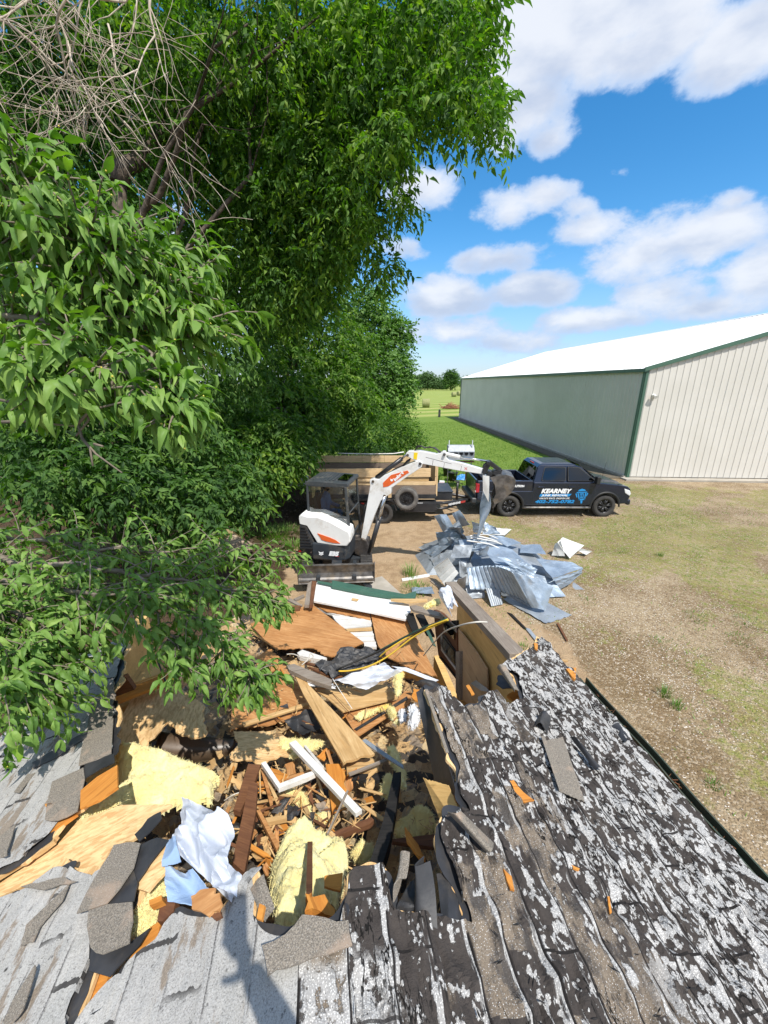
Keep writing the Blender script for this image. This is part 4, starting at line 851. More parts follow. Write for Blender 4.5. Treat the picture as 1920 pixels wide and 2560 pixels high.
def truck():
 root = empty('pickup_truck', (4.56, 14.97, 0))
 tag(root, 'dark navy crew cab pickup with white and blue door lettering by the metal building', 'pickup truck')
 Wd = .99
 def arch(cx, r=.49, n=14): return [(cx - r * math.cos(math.pi * i / n), .40 + r * math.sin(math.pi * i / n) if 0 < i < n else .46) for i in range(n + 1)]
 # lower body: rear quarter, cab and fenders as one shell up to the belt line
 prof = [(-1.18, .62), (-.6, .50)] + arch(0) + [(.6, .44), (2.9, .44)] + arch(3.5) + [(4.08, .5), (4.42, .52), (4.50, .80), (4.47, 1.06), (4.30, 1.16), (3.9, 1.22), (3.15, 1.30), (2.9, 1.31), (.82, 1.31), (.80, 1.0), (-1.18, 1.0)]
 mb = MB(); mb.prism(prof, -Wd, Wd); mb.build('body', 'paint_truck', root, bevel=.035, seg=3)
 mb = MB()
 for s in (-1, 1):
  mb.prism([(-1.2, .995), (.80, .995), (.80, 1.375), (-1.2, 1.36)], s * Wd - (0 if s > 0 else 0) - s * .0, s * (Wd - .11))
 mb.build('bed_side', 'paint_truck', root, bevel=.03, seg=3)
 mb = MB(); mb.box((-1.21, 0, 1.02), (.07, 1.72, .72)); mb.build('tailgate', 'paint_truck', root, bevel=.02)
 mb = MB(); mb.box((.76, 0, 1.19), (.05, 1.74, .36)); mb.build('bed_front', 'paint_truck', root, bevel=.01)
 mb = MB(); mb.box((-.2, 0, 1.004), (1.95, 1.74, .012)); mb.build('bed_floor', 'trim_black', root)
 # hood bulge
 mb = MB(); mb.add([(3.18, -.72, 1.30), (4.25, -.62, 1.17), (4.25, .62, 1.17), (3.18, .72, 1.30), (3.22, -.5, 1.352), (4.1, -.42, 1.238), (4.1, .42, 1.238), (3.22, .5, 1.352)], [(0, 1, 5, 4), (1, 2, 6, 5), (2, 3, 7, 6), (3, 0, 4, 7), (4, 5, 6, 7)])
 mb.build('hood', 'paint_truck', root, bevel=.04, seg=3)
 # greenhouse
 zb, zt = 1.30, 1.93
 def gy(z): return .955 - (z - zb) / (zt - zb) * .215
 bx0, bx1, tx0, tx1 = .80, 3.22, 1.02, 2.30
 vs = []
 for (x0, x1, z) in ((bx0, bx1, zb), (bx0 + .06, bx1 - .25, zb + .17), (tx0 - .06, tx1 + .28, zt - .12), (tx0 + .06, tx1, zt - .015)):
  y = gy(z); vs += [(x0, -y, z), (x1, -y + (.10 if z < 1.8 else .06), z), (x1, y - (.10 if z < 1.8 else .06), z), (x0, y, z)]
 vs += [(tx0 + .2, -.55, zt + .02), (tx1 - .15, -.52, zt + .015), (tx1 - .15, .52, zt + .015), (tx0 + .2, .55, zt + .02)]
 fs = []
 for k in range(4):
  for i in range(4): j = (i + 1) % 4; fs.append((k * 4 + i, k * 4 + j, k * 4 + 4 + j, k * 4 + 4 + i))
 fs.append((16, 17, 18, 19)); mb = MB(); mb.add(vs, fs); mb.build('cab', 'paint_truck', root, bevel=.05, seg=3)
 def pane(poly, s, name, mat, off=.012):
  mb = MB(); top = [(x, s * (gy(z) + off), z) for x, z in poly]; n = len(poly); bot = [(x, s * (gy(z) - .02), z) for x, z in poly]
  mb.add(top + bot, [tuple(range(n)), tuple(n + i for i in reversed(range(n)))] + [(i, n + i, n + (i + 1) % n, (i + 1) % n) for i in range(n)]); return mb.build(name, mat, root)
 def rnd(poly, r=.05):
  out_ = []
  for i, p in enumerate(poly):
   p = Vector(p); a = Vector(poly[i - 1]); b_ = Vector(poly[(i + 1) % len(poly)])
   out_ += [tuple(p + (a - p).normalized() * r), tuple(p + ((a - p).normalized() + (b_ - p).normalized()) * r * .3), tuple(p + (b_ - p).normalized() * r)]
  return out_
 for s in (-1, 1):
  pane(rnd([(1.12, 1.37), (1.96, 1.37), (1.96, 1.815), (1.24, 1.815)]), s, 'side_window', 'truck_glass')
  pane(rnd([(2.08, 1.37), (3.02, 1.37), (2.92, 1.44), (2.45, 1.80), (2.08, 1.815)], .035), s, 'side_window', 'truck_glass')
  pane(rnd([(1.09, 1.345), (1.99, 1.345), (1.99, 1.84), (1.22, 1.84)]), s, 'window_seal', 'trim_black', .006)
  pane(rnd([(2.05, 1.345), (3.1, 1.345), (2.94, 1.47), (2.47, 1.825), (2.05, 1.84)], .03), s, 'window_seal', 'trim_black', .006)
 mb = MB(); mb.add([(.83, -.80, 1.38), (.83, .80, 1.38), (.995, .66, 1.83), (.995, -.66, 1.83)], [(0, 1, 2, 3)])
 for v in range(4): x, y, z = mb.v[v]; mb.v[v] = (x - .035, y, z)
 o = mb.build('rear_window', 'truck_glass', root); so_ = o.modifiers.new('s', 'SOLIDIFY'); so_.thickness = .01
 mb = MB(); mb.add([(3.17, -.76, 1.36), (3.17, .76, 1.36), (2.50, .62, 1.86), (2.50, -.62, 1.86)], [(0, 1, 2, 3)])
 for v in range(4): x, y, z = mb.v[v]; mb.v[v] = (x + .0, y, z + .03)
 o = mb.build('windshield', 'truck_glass', root); so_ = o.modifiers.new('s', 'SOLIDIFY'); so_.thickness = .012
 mb = MB(); mb.box((1.03, 0, 1.87), (.05, .34, .05)); mb.build('brake_light', 'red_lens', root, bevel=.01)
 # door lines, handles, mirrors, step bars
 def lines(nm, segs):
  for s in (-1, 1):
   mb = MB()
   for (x0, z0, x1, z1) in segs:
    d = Vector((x1 - x0, 0, z1 - z0)); L = d.length; a = math.atan2(z1 - z0, x1 - x0)
    mb.box(((x0 + x1) / 2, s * (Wd + .001), (z0 + z1) / 2), (L, .006, .012), Matrix.Rotation(-a, 3, 'Y'))
   mb.build(nm, 'trim_black', root)
 lines('door_gap', [(.84, .52, .84, 1.28), (2.02, .5, 2.02, 1.28), (2.98, .52, 3.05, 1.26), (.84, .5, 2.98, .5), (.79, .50, .79, 1.36)])
 for s in (-1, 1):
  for x in (1.08, 2.2):
   mb = MB(); mb.box((x, s * (Wd + .025), 1.14), (.24, .035, .035)); mb.build('door_handle', 'paint_truck', root, bevel=.012)
  mb = MB(); mb.box((3.02, s * 1.12, 1.42), (.13, .2, .27)); mb.box((3.02, s * 1.0, 1.34), (.06, .16, .05)); mb.build('mirror', 'trim_black', root, bevel=.03, seg=3)
  mb = MB(); mb.tube([(.5, s * .98, .36), (.62, s * 1.04, .38), (2.85, s * 1.04, .38), (2.97, s * .98, .36)], .045, 10); mb.build('step_bar', 'worn_steel', root, fixn=False)
  for cx in (0, 3.5):
   mb = MB(); n = 18; P_ = []
   for i in range(n + 1):
    th = math.pi * i / n
    for rr_, yo in ((.485, .0), (.53, .035), (.56, .02), (.575, -.01)): P_.append((cx - rr_ * math.cos(th), s * (Wd + yo), .40 + rr_ * math.sin(th)))
   mb.add(P_, [(i * 4 + j, i * 4 + j + 1, i * 4 + j + 5, i * 4 + j + 4) for i in range(n) for j in range(3)], smooth=True)
   mb.build('wheel_arch', 'trim_black', root, fixn=False)
   mb = MB(); mb.box((cx - .55, s * .86, .34), (.02, .26, .30), Matrix.Rotation(.12, 3, 'Y')); mb.build('mud_flap', 'trim_black', root)
  # tail lights and head lights
  mb = MB(); mb.box((-1.19, s * .93, 1.10), (.14, .15, .34)); mb.build('tail_light', 'red_lens', root, bevel=.03, seg=3)
  mb = MB(); mb.box((-1.225, s * .93, .98), (.08, .14, .07)); mb.build('reverse_light', 'white_lens', root, bevel=.01)
  mb = MB(); mb.prism([(4.12, 1.10), (4.44, 1.02), (4.52, .88), (4.46, .80), (4.2, .92)], s * .72, s * 1.0); mb.build('headlight', 'white_lens', root, bevel=.03, seg=3)
 mb = MB(); mb.box((4.49, 0, .92), (.08, 1.3, .34));
 for k in range(5): mb.box((4.54, 0, .78 + k * .06), (.02, 1.25, .015))
 mb.build('grille', 'trim_black', root, bevel=.02)
 mb = MB(); mb.box((4.5, 0, .56), (.2, 1.96, .22)); mb.build('front_bumper', 'paint_truck', root, bevel=.06, seg=3)
 mb = MB(); mb.box((-1.28, 0, .62), (.2, 1.96, .2)); mb.box((-1.34, 0, .5), (.12, .5, .1)); mb.build('rear_bumper', 'exc_dark', root, bevel=.05, seg=3)
 mb = MB(); mb.box((1.6, 0, .42), (4.4, 1.1, .2)); mb.cyl((0, -.8, .41), (0, .8, .41), .05); mb.cyl((3.5, -.8, .41), (3.5, .8, .41), .05); mb.box((-1.35, 0, .42), (.3, .1, .1)); mb.build('chassis', 'trim_black', root)
 mb = MB(); mb.tube([(3.35, -.75, 1.3), (3.38, -.78, 1.75), (3.4, -.79, 2.0)], .006, 5); mb.build('antenna', 'trim_black', root)
 mb = MB(); mb.tube([(2.5, -.66, 1.87), (2.9, -.72, 1.62)], .006, 4); mb.box((3.2, -.35, 1.37), (.03, .55, .02), Matrix.Rotation(.4, 3, 'Z')); mb.box((3.2, .35, 1.37), (.03, .55, .02), Matrix.Rotation(.4, 3, 'Z')); mb.build('wiper', 'trim_black', root)
 for s in (-1, 1):
  for cx in (0, 3.5): wheel(root, (cx, s * .84, .405), .405, .30, s)
 # bed load: tool box lids
 for (x, z, w) in ((.1, 1.2, .5), (-.6, 1.15, .4)):
  mb = MB(); mb.box((x, .1, z - .05), (w, 1.2, .3)); mb.build('bed_tool_box', 'trim_black', root, bevel=.02)
 # lettering, both door sides carry it on the near side
 rw = root.location
 def dec(px, py): p = PY(px, py, 13.955) - rw; return p.x, p.z
 Mx = Matrix.Rotation(R(90), 4, 'X')
 def dtext(s, z7a, z7b, mat, shear=0., bold=0., hgt=None, nm='lettering'):
  (ax, ay), (bx_, by_) = z7a, z7b; f = 380 / 1659
  x0, z0 = dec(1200 + ax * f, 1120 + by_ * f); x1, z1 = dec(1200 + bx_ * f, 1120 + ay * f)
  text_mesh(nm, s, (z1 - z0) * 1.38, mat, Matrix.Translation((x0, -Wd - .008, z0)) @ Mx, root, shear, bold, x1 - x0)
 dtext('KEARNEY', (668, 447), (1012, 493), 'decal_white', .25, .012)
 f = 380 / 1659
 def dpoly(pts, mat, off, nm):
  mb = MB(); q = [dec(1200 + a * f, 1120 + b_ * f) for a, b_ in pts]; mb.prism(q, -Wd - off, -Wd - off + .003); mb.build(nm, mat, root)
 dpoly([(662, 504), (1004, 502), (975, 531), (648, 532)], 'decal_blue', .007, 'lettering_band')
 dtext('JUNK REMOVAL', (672, 508), (962, 528), 'decal_white', .25, .003)
 dtext('UNLOCK SPACE. UNLEASH LIFE.', (648, 542), (982, 559), 'decal_white', .2, .001)
 dtext('402-752-0782', (600, 568), (1034, 602), 'decal_blue', .25, .006)
 dtext('DEMOLITION', (300, 405), (486, 427), 'decal_white', 0, .006)
 # trash can emblem: lid, tapered can outline, two bars, arms
 for poly in ([(1070, 475), (1160, 470), (1150, 455), (1118, 446), (1085, 458)], [(1058, 484), (1172, 478), (1172, 488), (1058, 494)], [(1068, 498), (1080, 497), (1092, 566), (1080, 570)], [(1150, 492), (1163, 491), (1148, 566), (1137, 566)],
     [(1080, 556), (1148, 552), (1144, 568), (1082, 572)], [(1092, 498), (1136, 496), (1132, 545), (1096, 547)], [(1044, 500), (1058, 498), (1066, 540), (1056, 542)], [(1170, 492), (1185, 495), (1166, 530), (1158, 524)], [(1098, 574), (1122, 573), (1116, 606), (1100, 606)]):
  dpoly(poly, 'decal_blue', .006, 'can_emblem')
 for poly in ([(1100, 508), (1108, 507), (1108, 535), (1101, 535)], [(1116, 507), (1125, 506), (1124, 534), (1117, 534)]): dpoly(poly, 'paint_truck', .0095, 'can_emblem_bar')
truck()
for o_ in bpy.data.objects:      # short nose ahead of the front axle
 if o_.type == 'MESH' and o_.parent and o_.parent.name == 'pickup_truck':
  for v_ in o_.data.vertices:
   if v_.co.x > 3.99: v_.co.x = 3.99 + (v_.co.x - 3.99) * .74
# ------------------------------------------------------------------ equipment trailer with wooden sides
def trailer():
 root = empty('utility_trailer', (-.35, 14.55, 0)); tag(root, 'black tandem trailer with tall lumber sides hitched behind the pickup', 'trailer')
 x0, x1 = -2.25, 2.18; y0, y1 = -1.05, 1.05
 mb = MB()
 for y in (y0, y1): mb.box(((x0 + x1) / 2, y, .93), (x1 - x0, .06, .14))
 mb.box(((x0 + x1) / 2, 0, .95), (x1 - x0, 2.06, .08)); mb.box(((x0 + x1) / 2, -.45, .78), (x1 - x0 + .1, .08, .2)); mb.box(((x0 + x1) / 2, .45, .78), (x1 - x0 + .1, .08, .2))
 mb.box((1.55, -1.0, .60), (1.3, .5, .26)); mb.build('frame', 'rim_black', root, bevel=.01)
 mb = MB(); mb.box((.3, y0 - .12, .72), (4.2, .1, .1)); mb.box((1.6, y0 - .16, .44), (1.1, .08, .05));
 for x in (1.1, 1.35, 1.75, 2.0): mb.box((x, y0 - .16, .56), (.04, .05, .26))
 mb.build('side_rail', 'rim_black', root, bevel=.008)
 for (a, b_, mt) in ((-2.0, -1.72, 'decal_red'), (-1.70, -1.42, 'decal_white'), (-.62, -.34, 'decal_red'), (1.05, 1.42, 'decal_red'), (1.43, 1.7, 'decal_white')):
  mb = MB(); mb.box(((a + b_) / 2, y0 - .174, .72), (b_ - a, .006, .05)); mb.build('reflective_tape', mt, root)
 def bd(nm, mat, a, b_, y, z0, z1, th=.045, rot=0):
  mb = MB(); mb.box((0, 0, 0), (b_ - a, th, z1 - z0)); o = mb.build(nm, mat, root, bevel=.004); o.location = ((a + b_) / 2, y, (z0 + z1) / 2); o.rotation_euler = (0, rot, 0)
 bd('side_board', 'grey_plank', x0, 2.12, y0 + .02, 1.0, 1.32); bd('side_board', 'trailer_wood', x0, .62, y0 + .02, 1.33, 1.43); bd('side_board', 'trailer_wood', x0, .58, y0 - .03, 1.47, 1.56)
 bd('side_board', 'trailer_wood', x0, 1.95, y0 - .02, 1.62, 1.92, rot=-.006); bd('side_board', 'trailer_wood', .66, 2.12, y0 + .02, 1.33, 1.46); bd('side_board', 'fresh_wood', x0 + .02, 1.9, y0 + .03, 1.47, 1.60)
 for x in (-2.1, -.95, .55): bd('side_stake', 'trailer_wood', x - .06, x + .06, y0 - .055, .9, 1.60, .05)
 bd('side_board', 'grey_plank', x0, 2.12, y1 - .02, 1.0, 1.36); bd('side_board', 'grey_plank', x0, 2.12, y1 - .02, 1.38, 1.72)
 for i in range(5): bd('side_board', 'trailer_wood', x0 + i * .875, x0 + i * .875 + .87, y1 - .02, 1.74, 2.0)
 for x in (-2.1, -.95, .55, 2.0): bd('side_stake', 'trailer_wood', x - .045, x + .045, y1 + .04, .9, 1.95, .05)
 for x, zz in ((x0 + .02, 1.9), (2.14, 1.98)):
  for k, (z0, z1) in enumerate(((1.0, 1.32), (1.34, 1.62), (1.64, zz))):
   mb = MB(); mb.box((0, 0, 0), (.045, 2.0, z1 - z0)); o = mb.build('end_board', 'trailer_wood' if k else 'grey_plank', root, bevel=.004); o.location = (x, 0, (z0 + z1) / 2)
 for y in (y0 + .09, y1 - .09): mb = MB(); mb.box((2.19, y, 1.45), (.05, .1, 1.05)); mb.build('end_stake', 'trailer_wood', root, bevel=.004)
 mb = MB(); mb.prism([(x0 + .1, .99), (2.05, .99), (2.05, 1.12), (1.0, 1.3), (-.4, 1.22), (-1.6, 1.4), (x0 + .1, 1.2)], -.92, .92); mb.build('load', 'soil_clod', root, bevel=.05)
 # tongue, tool box deck, jack, coupler
 mb = MB()
 for s in (-1, 1): mb.tube([(2.1, s * .95, .62), (2.6, s * .72, .60), (3.72, s * .06, .55)], .065, 4)
 mb.tube([(2.15, -.95, .42), (2.55, -.80, .42), (3.6, -.1, .52)], .05, 4); mb.box((3.72, 0, .55), (.3, .12, .12)); mb.build('tongue', 'rim_black', root)
 mb = MB(); mb.box((2.52, .05, .80), (.62, 1.25, .30)); mb.build('tool_box', 'rim_black', root, bevel=.02)
 mb = MB(); mb.box((2.52, .05, .97), (.66, 1.3, .03)); mb.build('tool_box_lid', 'exc_dark', root, bevel=.008)
 mb = MB(); mb.cyl((3.1, 0, .45), (3.1, 0, 1.2), .045); mb.cyl((3.1, 0, 1.18), (3.32, .05, 1.10), .014); mb.box((3.1, 0, 1.2), (.12, .1, .05)); mb.cyl((3.1, 0, 1.19), (2.9, .1, 1.28), .014); mb.build('jack', 'rim_black', root)
 mb = MB(); M4 = Matrix.Translation((2.64, -.835, .56)) @ Matrix.Rotation(R(31.5), 4, 'Z') @ Matrix.Rotation(R(90), 4, 'X')
 mb.add([M4 @ Vector(p) for p in ((0, -.05, 0), (.85, -.05, 0), (.85, .045, 0), (0, .045, 0), (0, -.05, -.01), (.85, -.05, -.01), (.85, .045, -.01), (0, .045, -.01))], [(0, 1, 2, 3), (4, 7, 6, 5), (0, 4, 5, 1), (3, 2, 6, 7), (0, 3, 7, 4), (1, 5, 6, 2)])
 mb.build('sticker_plate', 'black_plastic', root)
 for k in range(17):   # worn sticker strokes along the tongue
  mb = MB(); u0 = .03 + k * .047; hh = .030 + .008 * ((k * 7) % 3)
  mb.add([M4 @ Vector(p) for p in ((u0, -hh, .003), (u0 + .030, -hh, .003), (u0 + .036, hh, .003), (u0 + .006, hh, .003))], [(0, 1, 2, 3)]); mb.build('sticker_mark', 'decal_white' if k < 12 else 'decal_red', root)
 mb = MB(); mb.tube([(3.6, .05, .5), (3.75, .1, .32), (3.95, .1, .3), (4.1, .1, .45)], .012, 6); mb.build('safety_chain', 'steel', root)
 # fender, wheels, spare
 for s in (-1, 1):
  mb = MB(); mb.prism([(-1.15, .5), (-1.05, .82), (-.9, .88), (.55, .88), (.7, .82), (.8, .5), (.77, .5), (.67, .79), (.54, .85), (-.89, .85), (-1.02, .79), (-1.12, .5)], s * 1.08, s * 1.36); mb.build('fender', 'rim_black', root)
  for x in (-.62, .28): wheel(root, (x, s * 1.2, .38), .38, .22, s, rim='rim_black', spokes=0)
 w = wheel(root, (1.12, y0 - .24, .93), .40, .24, -1, name='spare_wheel', rim='rim_black', spokes=0, tyre='tyre_grey')
 mb = MB(); mb.cyl((1.12, y0 - .1, .93), (1.12, y0 - .25, .93), .05); mb.build('spare_bracket', 'rim_black', root)
trailer()
mb = MB(); pts = [PY(x, y, 15.75) for x, y in ((845, 1135), (870, 1136), (930, 1137), (985, 1136), (1010, 1132))]; c = pts[0].copy()
mb.tube([p - c + Vector((0, 0, .03)) for p in pts], .022, 8); tag(mb.build('plastic_pipe', 'white_paint', loc=c, fixn=False), 'long thin white plastic pipe resting along the top of the far trailer boards', 'pipe')
# ------------------------------------------------------------------ compact excavator
EX = Vector((-1.2, 9.75, 0)); YAW = R(-10)
def excavator():
 root = empty('compact_excavator', EX, YAW); tag(root, 'white and black compact excavator with raised blade and arm reaching over the metal pile', 'excavator')
 Rm = Matrix.Rotation(YAW, 3, 'Z'); Ri = Rm.inverted()
 def loc(p): return Ri @ (p - EX)
 # undercarriage faces the camera: local frame rotated a quarter turn
 uc = Matrix.Rotation(R(-90 + 10 + 4), 3, 'Z')
 def U(p): return uc @ Vector(p)
 def ubox(mb, c, d): mb.box(U(c), d, uc)
 for s in (-1, 1):
  cy = s * .72; w = .15; mb = MB(); n = 22; path = []
  x0, x1, r = -.86, .86, .235; rz = .255
  for i in range(n): th = math.pi / 2 - math.pi * i / (n - 1); path.append((x1 + r * math.cos(th), rz + r * math.sin(th)))
  for i in range(n): th = -math.pi / 2 - math.pi * i / (n - 1); path.append((x0 + r * math.cos(th), rz + r * math.sin(th)))
  inn = [(x1 + (x - x1) * .85 if x > x1 else x0 + (x - x0) * .85 if x < x0 else x, rz + (z - rz) * .85) for x, z in path]
  m_ = len(path); vs = [U((x, cy - w, z)) for x, z in path] + [U((x, cy + w, z)) for x, z in path] + [U((x, cy - w, z)) for x, z in inn] + [U((x, cy + w, z)) for x, z in inn]
  fs = []
  for i in range(m_):
   j = (i + 1) % m_; fs += [(i, j, m_ + j, m_ + i), (2 * m_ + i, 3 * m_ + i, 3 * m_ + j, 2 * m_ + j), (i, 2 * m_ + i, 2 * m_ + j, j), (m_ + i, m_ + j, 3 * m_ + j, 3 * m_ + i)]
  mb.add(vs, fs)
  # lugs round the belt
  seg = []
  L = 0
  for i in range(m_): a = Vector(path[i]); b_ = Vector(path[(i + 1) % m_]); seg.append((a, b_, L, (b_ - a).length)); L += (b_ - a).length
  nl = 46
  for k in range(nl):
   q = L * k / nl
   for a, b_, l0, ll in seg:
    if l0 <= q <= l0 + ll:
     p = a.lerp(b_, (q - l0) / max(ll, 1e-6)); tn = (b_ - a).normalized(); ang = math.atan2(tn.y, tn.x); nrm = Vector((tn.y, -tn.x)) * -1
     mid = p + nrm * .012; cc = Vector((p.x, 0, p.y)); out_ = (cc - Vector((max(min(p.x, x1), x0), 0, rz))); out_ = out_.normalized() if out_.length else Vector((0, 0, 1))
     for yy in (-w / 2, w / 2): mb.box(U(Vector((p.x, cy + yy, p.y)) + out_ * .014), (.045, w * .86, .035), uc @ Matrix.Rotation(-ang, 3, 'Y'))
     break
  mb.build('track', 'tyre', root, fixn=False)
  mb = MB(); ubox(mb, (0, cy, .26), (1.55, .2, .2))
  for x in (-.86, .86): mb.cyl(U((x, cy - .11, rz)), U((x, cy + .11, rz)), .17, n=20)
  for x in (-.5, -.17, .17, .5): mb.cyl(U((x, cy - .12, .15)), U((x, cy + .12, .15)), .09, n=14)
  mb.build('track_frame', 'steel', root)
 mb = MB(); ubox(mb, (0, 0, .36), (.8, 1.2, .16)); ubox(mb, (.95, .42, .38), (.9, .09, .13)); ubox(mb, (.95, -.42, .38), (.9, .09, .13)); mb.cyl((0, 0, .42), (0, 0, .6), .42, n=28); mb.cyl(U((.55, 0, .42)), U((1.25, 0, .52)), .09, .07, 14); ubox(mb, (1.05, 0, .56), (.36, .24, .16))
 mb.build('undercarriage', 'exc_dark', root, bevel=.01)
 mb = MB(); prof = [(1.30, .70), (1.24, .58), (1.22, .48), (1.26, .36), (1.33, .27), (1.40, .27), (1.31, .38), (1.275, .48), (1.29, .57), (1.335, .70)]
 n = len(prof); vs = [U((x, -.88, z)) for x, z in prof] + [U((x, .88, z)) for x, z in prof]; mb.add(vs, [tuple(range(n)), tuple(n + i for i in reversed(range(n)))] + [(i, (i + 1) % n, n + (i + 1) % n, n + i) for i in range(n)])
 mb.box(U((1.365, 0, .30)), (.05, 1.76, .09), uc); mb.box(U((1.31, 0, .70)), (.07, 1.76, .025), uc)
 for s in (-1, 1): mb.box(U((1.31, s * .885, .49)), (.14, .02, .46), uc)
 mb.build('dozer_blade', 'worn_steel', root, bevel=.006)
 # upper body (x forward, right side y<0 faces the camera)
 def side(pts, y): return [(x, y, z) for x, z in pts]
 def loft(layers, nm, mat, bev=.03, seg=3):
  """layers: list of (y, [(x,z)...])"""
  mb = MB(); n = len(layers[0][1]); vs = []
  for y, pts in layers: vs += side(pts, y)
  fs = [tuple(range(n)), tuple((len(layers) - 1) * n + i for i in reversed(range(n)))]
  for k in range(len(layers) - 1): fs += [(k * n + i, k * n + (i + 1) % n, (k + 1) * n + (i + 1) % n, (k + 1) * n + i) for i in range(n)]
  mb.add(vs, fs); return mb.build(nm, mat, root, bevel=bev, seg=seg)
 # skirt / counterweight : plan outline extruded in z with round tail
 tail = [(-.90 * math.cos(R(a)), .90 * math.sin(R(a))) for a in range(-66, 67, 11)]
 plan = [(.46, -.80), (.36, -.90), (-.10, -.92)] + [(x, y) for x, y in tail] + [(-.10, .92), (.36, .90), (.52, .80), (.52, -.6)]
 plan = [(.50, -.70), (.42, -.86), (.1, -.92), (-.36, -.92)] + [(x, y) for x, y in tail[1:-1]] + [(-.36, .92), (.1, .92), (.42, .86), (.50, .70)]
 def ring(pl, s, z): return [(x * s, y * s, z) for x, y in pl]
 mb = MB(); n = len(plan); zs = [(.93, .58), (1.0, .64), (1.01, .85), (1.0, 1.02), (.985, 1.06)]; vs = []
 for s_, z in zs: vs += ring(plan, s_, z)
 fs = [tuple(reversed(range(n))), tuple((len(zs) - 1) * n + i for i in range(n))] + [(k * n + i, k * n + (i + 1) % n, (k + 1) * n + (i + 1) % n, (k + 1) * n + i) for k in range(len(zs) - 1) for i in range(n)]
 mb.add(vs, fs); mb.build('skirt', 'exc_dark', root, bevel=.015)
 # tail hood with grille, white side cover
 hood = [(-.36, -.90)] + [(x * .97, y * .97) for x, y in tail[1:-1]] + [(-.36, .90)]
 mb = MB(); zs = [(1.0, 1.06), (1.0, 1.35), (.97, 1.52), (.90, 1.64)]; vs = []; n = len(hood)
 for s_, z in zs: vs += ring(hood, s_, z)
 fs = [tuple((len(zs) - 1) * n + i for i in range(n))] + [(k * n + i, k * n + (i + 1) % n, (k + 1) * n + (i + 1) % n, (k + 1) * n + i) for k in range(len(zs) - 1) for i in range(n)]
 mb.add(vs, fs); mb.build('engine_hood', 'exc_dark', root, bevel=.02)
 f = .13564
 def q(x, y, yl=-.905):   # pixel of the close view -> (x,z) on the side plane
  px, py = 720 + x * f, 1180 + y * f; P0 = EX + Rm @ Vector((0, yl, 0)); nn = Rm @ Vector((0, 1, 0)); p = loc(PP(px, py, P0, nn)); return (p.x, p.z)
 white = [q(*p) for p in ((196, 860), (200, 812), (240, 775), (340, 815), (540, 822), (760, 905), (1128, 1105), (1150, 1200), (1150, 1290), (1082, 1368), (900, 1362), (545, 1310), (345, 985), (212, 950))]
 loft([(-.80, [(x * .985, z - .0) for x, z in white]), (-.895, white), (-.915, [(x * .97 - .005, 1.3 + (z - 1.3) * .95) for x, z in white])], 'side_cover', 'exc_white', .02)
 inner = [(x, z) for x, z in white]; loft([(-.42, [(x * .96, z + .02) for x, z in white]), (-.80, white)], 'cover_top', 'exc_white', .02)
 sw = [q(*p) for p in ((545, 1125), (780, 1205), (880, 1250), (965, 1312), (840, 1302), (700, 1270), (620, 1240), (600, 1200))]
 mb = MB(); mb.prism(sw, -.928, -.90); mb.build('orange_stripe', 'exc_orange', root)
 gr = [q(*p) for p in ((212, 965), (340, 1000), (480, 1310), (470, 1420), (215, 1425))]
 loft([(-.80, gr), (-.90, gr)], 'vent_panel', 'exc_dark', .01); mb = MB()
 for k in range(8):
  t_ = k / 7; a = q(222, 1010 + k * 54); b_ = q(320 + k * 21, 1020 + k * 54)
  mb.prism([(a[0], a[1]), (b_[0], b_[1]), (b_[0], b_[1] - .03), (a[0], a[1] - .03)], -.925, -.895)
 mb.build('vent_louver', 'trim_black', root, bevel=.006)
 # decals on skirt
 Mx = Matrix.Rotation(R(90), 4, 'X'); yd = -.938
 def sk(x, y): return q(x, y, -.93)
 a = sk(752, 1532); b_ = sk(944, 1475); text_mesh('lettering', 'E35', (b_[1] - a[1]) * 1.42, 'decal_white', Matrix.Translation((a[0], yd, a[1])) @ Mx, root, .3, .012, b_[0] - a[0])
 mb = MB(); c = sk(905, 1553); mb.box((c[0], yd, c[1]), (.10, .004, .012)); mb.build('model_stripe', 'decal_red', root)
 mb = MB(); mb.prism([sk(*p) for p in ((566, 1462), (590, 1480), (630, 1478), (656, 1462), (648, 1500), (652, 1520), (625, 1530), (612, 1545), (600, 1530), (572, 1524), (578, 1500))], yd, yd + .006); mb.build('cat_head_emblem', 'decal_white', root)
 mb = MB()
 for p in ((594, 1502), (630, 1500)): c = sk(*p); mb.box((c[0], yd - .003, c[1]), (.016, .004, .01))
 c = sk(612, 1522); mb.box((c[0], yd - .003, c[1]), (.018, .004, .008)); mb.build('cat_head_eye', 'exc_dark', root)
 mb = MB()
 for p in ((425, 1480), (425, 1562), (1052, 1440), (1052, 1548)): c = sk(*p); mb.cyl((c[0], yd + .01, c[1]), (c[0], yd - .01, c[1]), .014, n=10)
 mb.build('skirt_bolt', 'steel', root)
 c = sk(205, 1462); mb = MB(); mb.prism([sk(170, 1478), sk(232, 1484), sk(210, 1445)], -.905, -.88); mb.build('rear_reflector', 'red_lens', root)
 mb = MB(); mb.box((.05, 0, 1.10), (.85, 1.1, .1)); mb.build('deck', 'exc_dark', root)
 # cab: frame posts, roof, glass, seat
 cx0, cx1, cy0, cy1 = -.56, .46, -.60, .44; zt = 2.40
 def beam(mb, a, b_, w=.055, d=.055):
  a, b_ = Vector(a), Vector(b_); dd = (b_ - a); L = dd.length; qd = dd.to_track_quat('X', 'Z').to_matrix(); mb.box((a + b_) / 2, (L, w, d), qd)
 mb = MB(); zl = 1.62
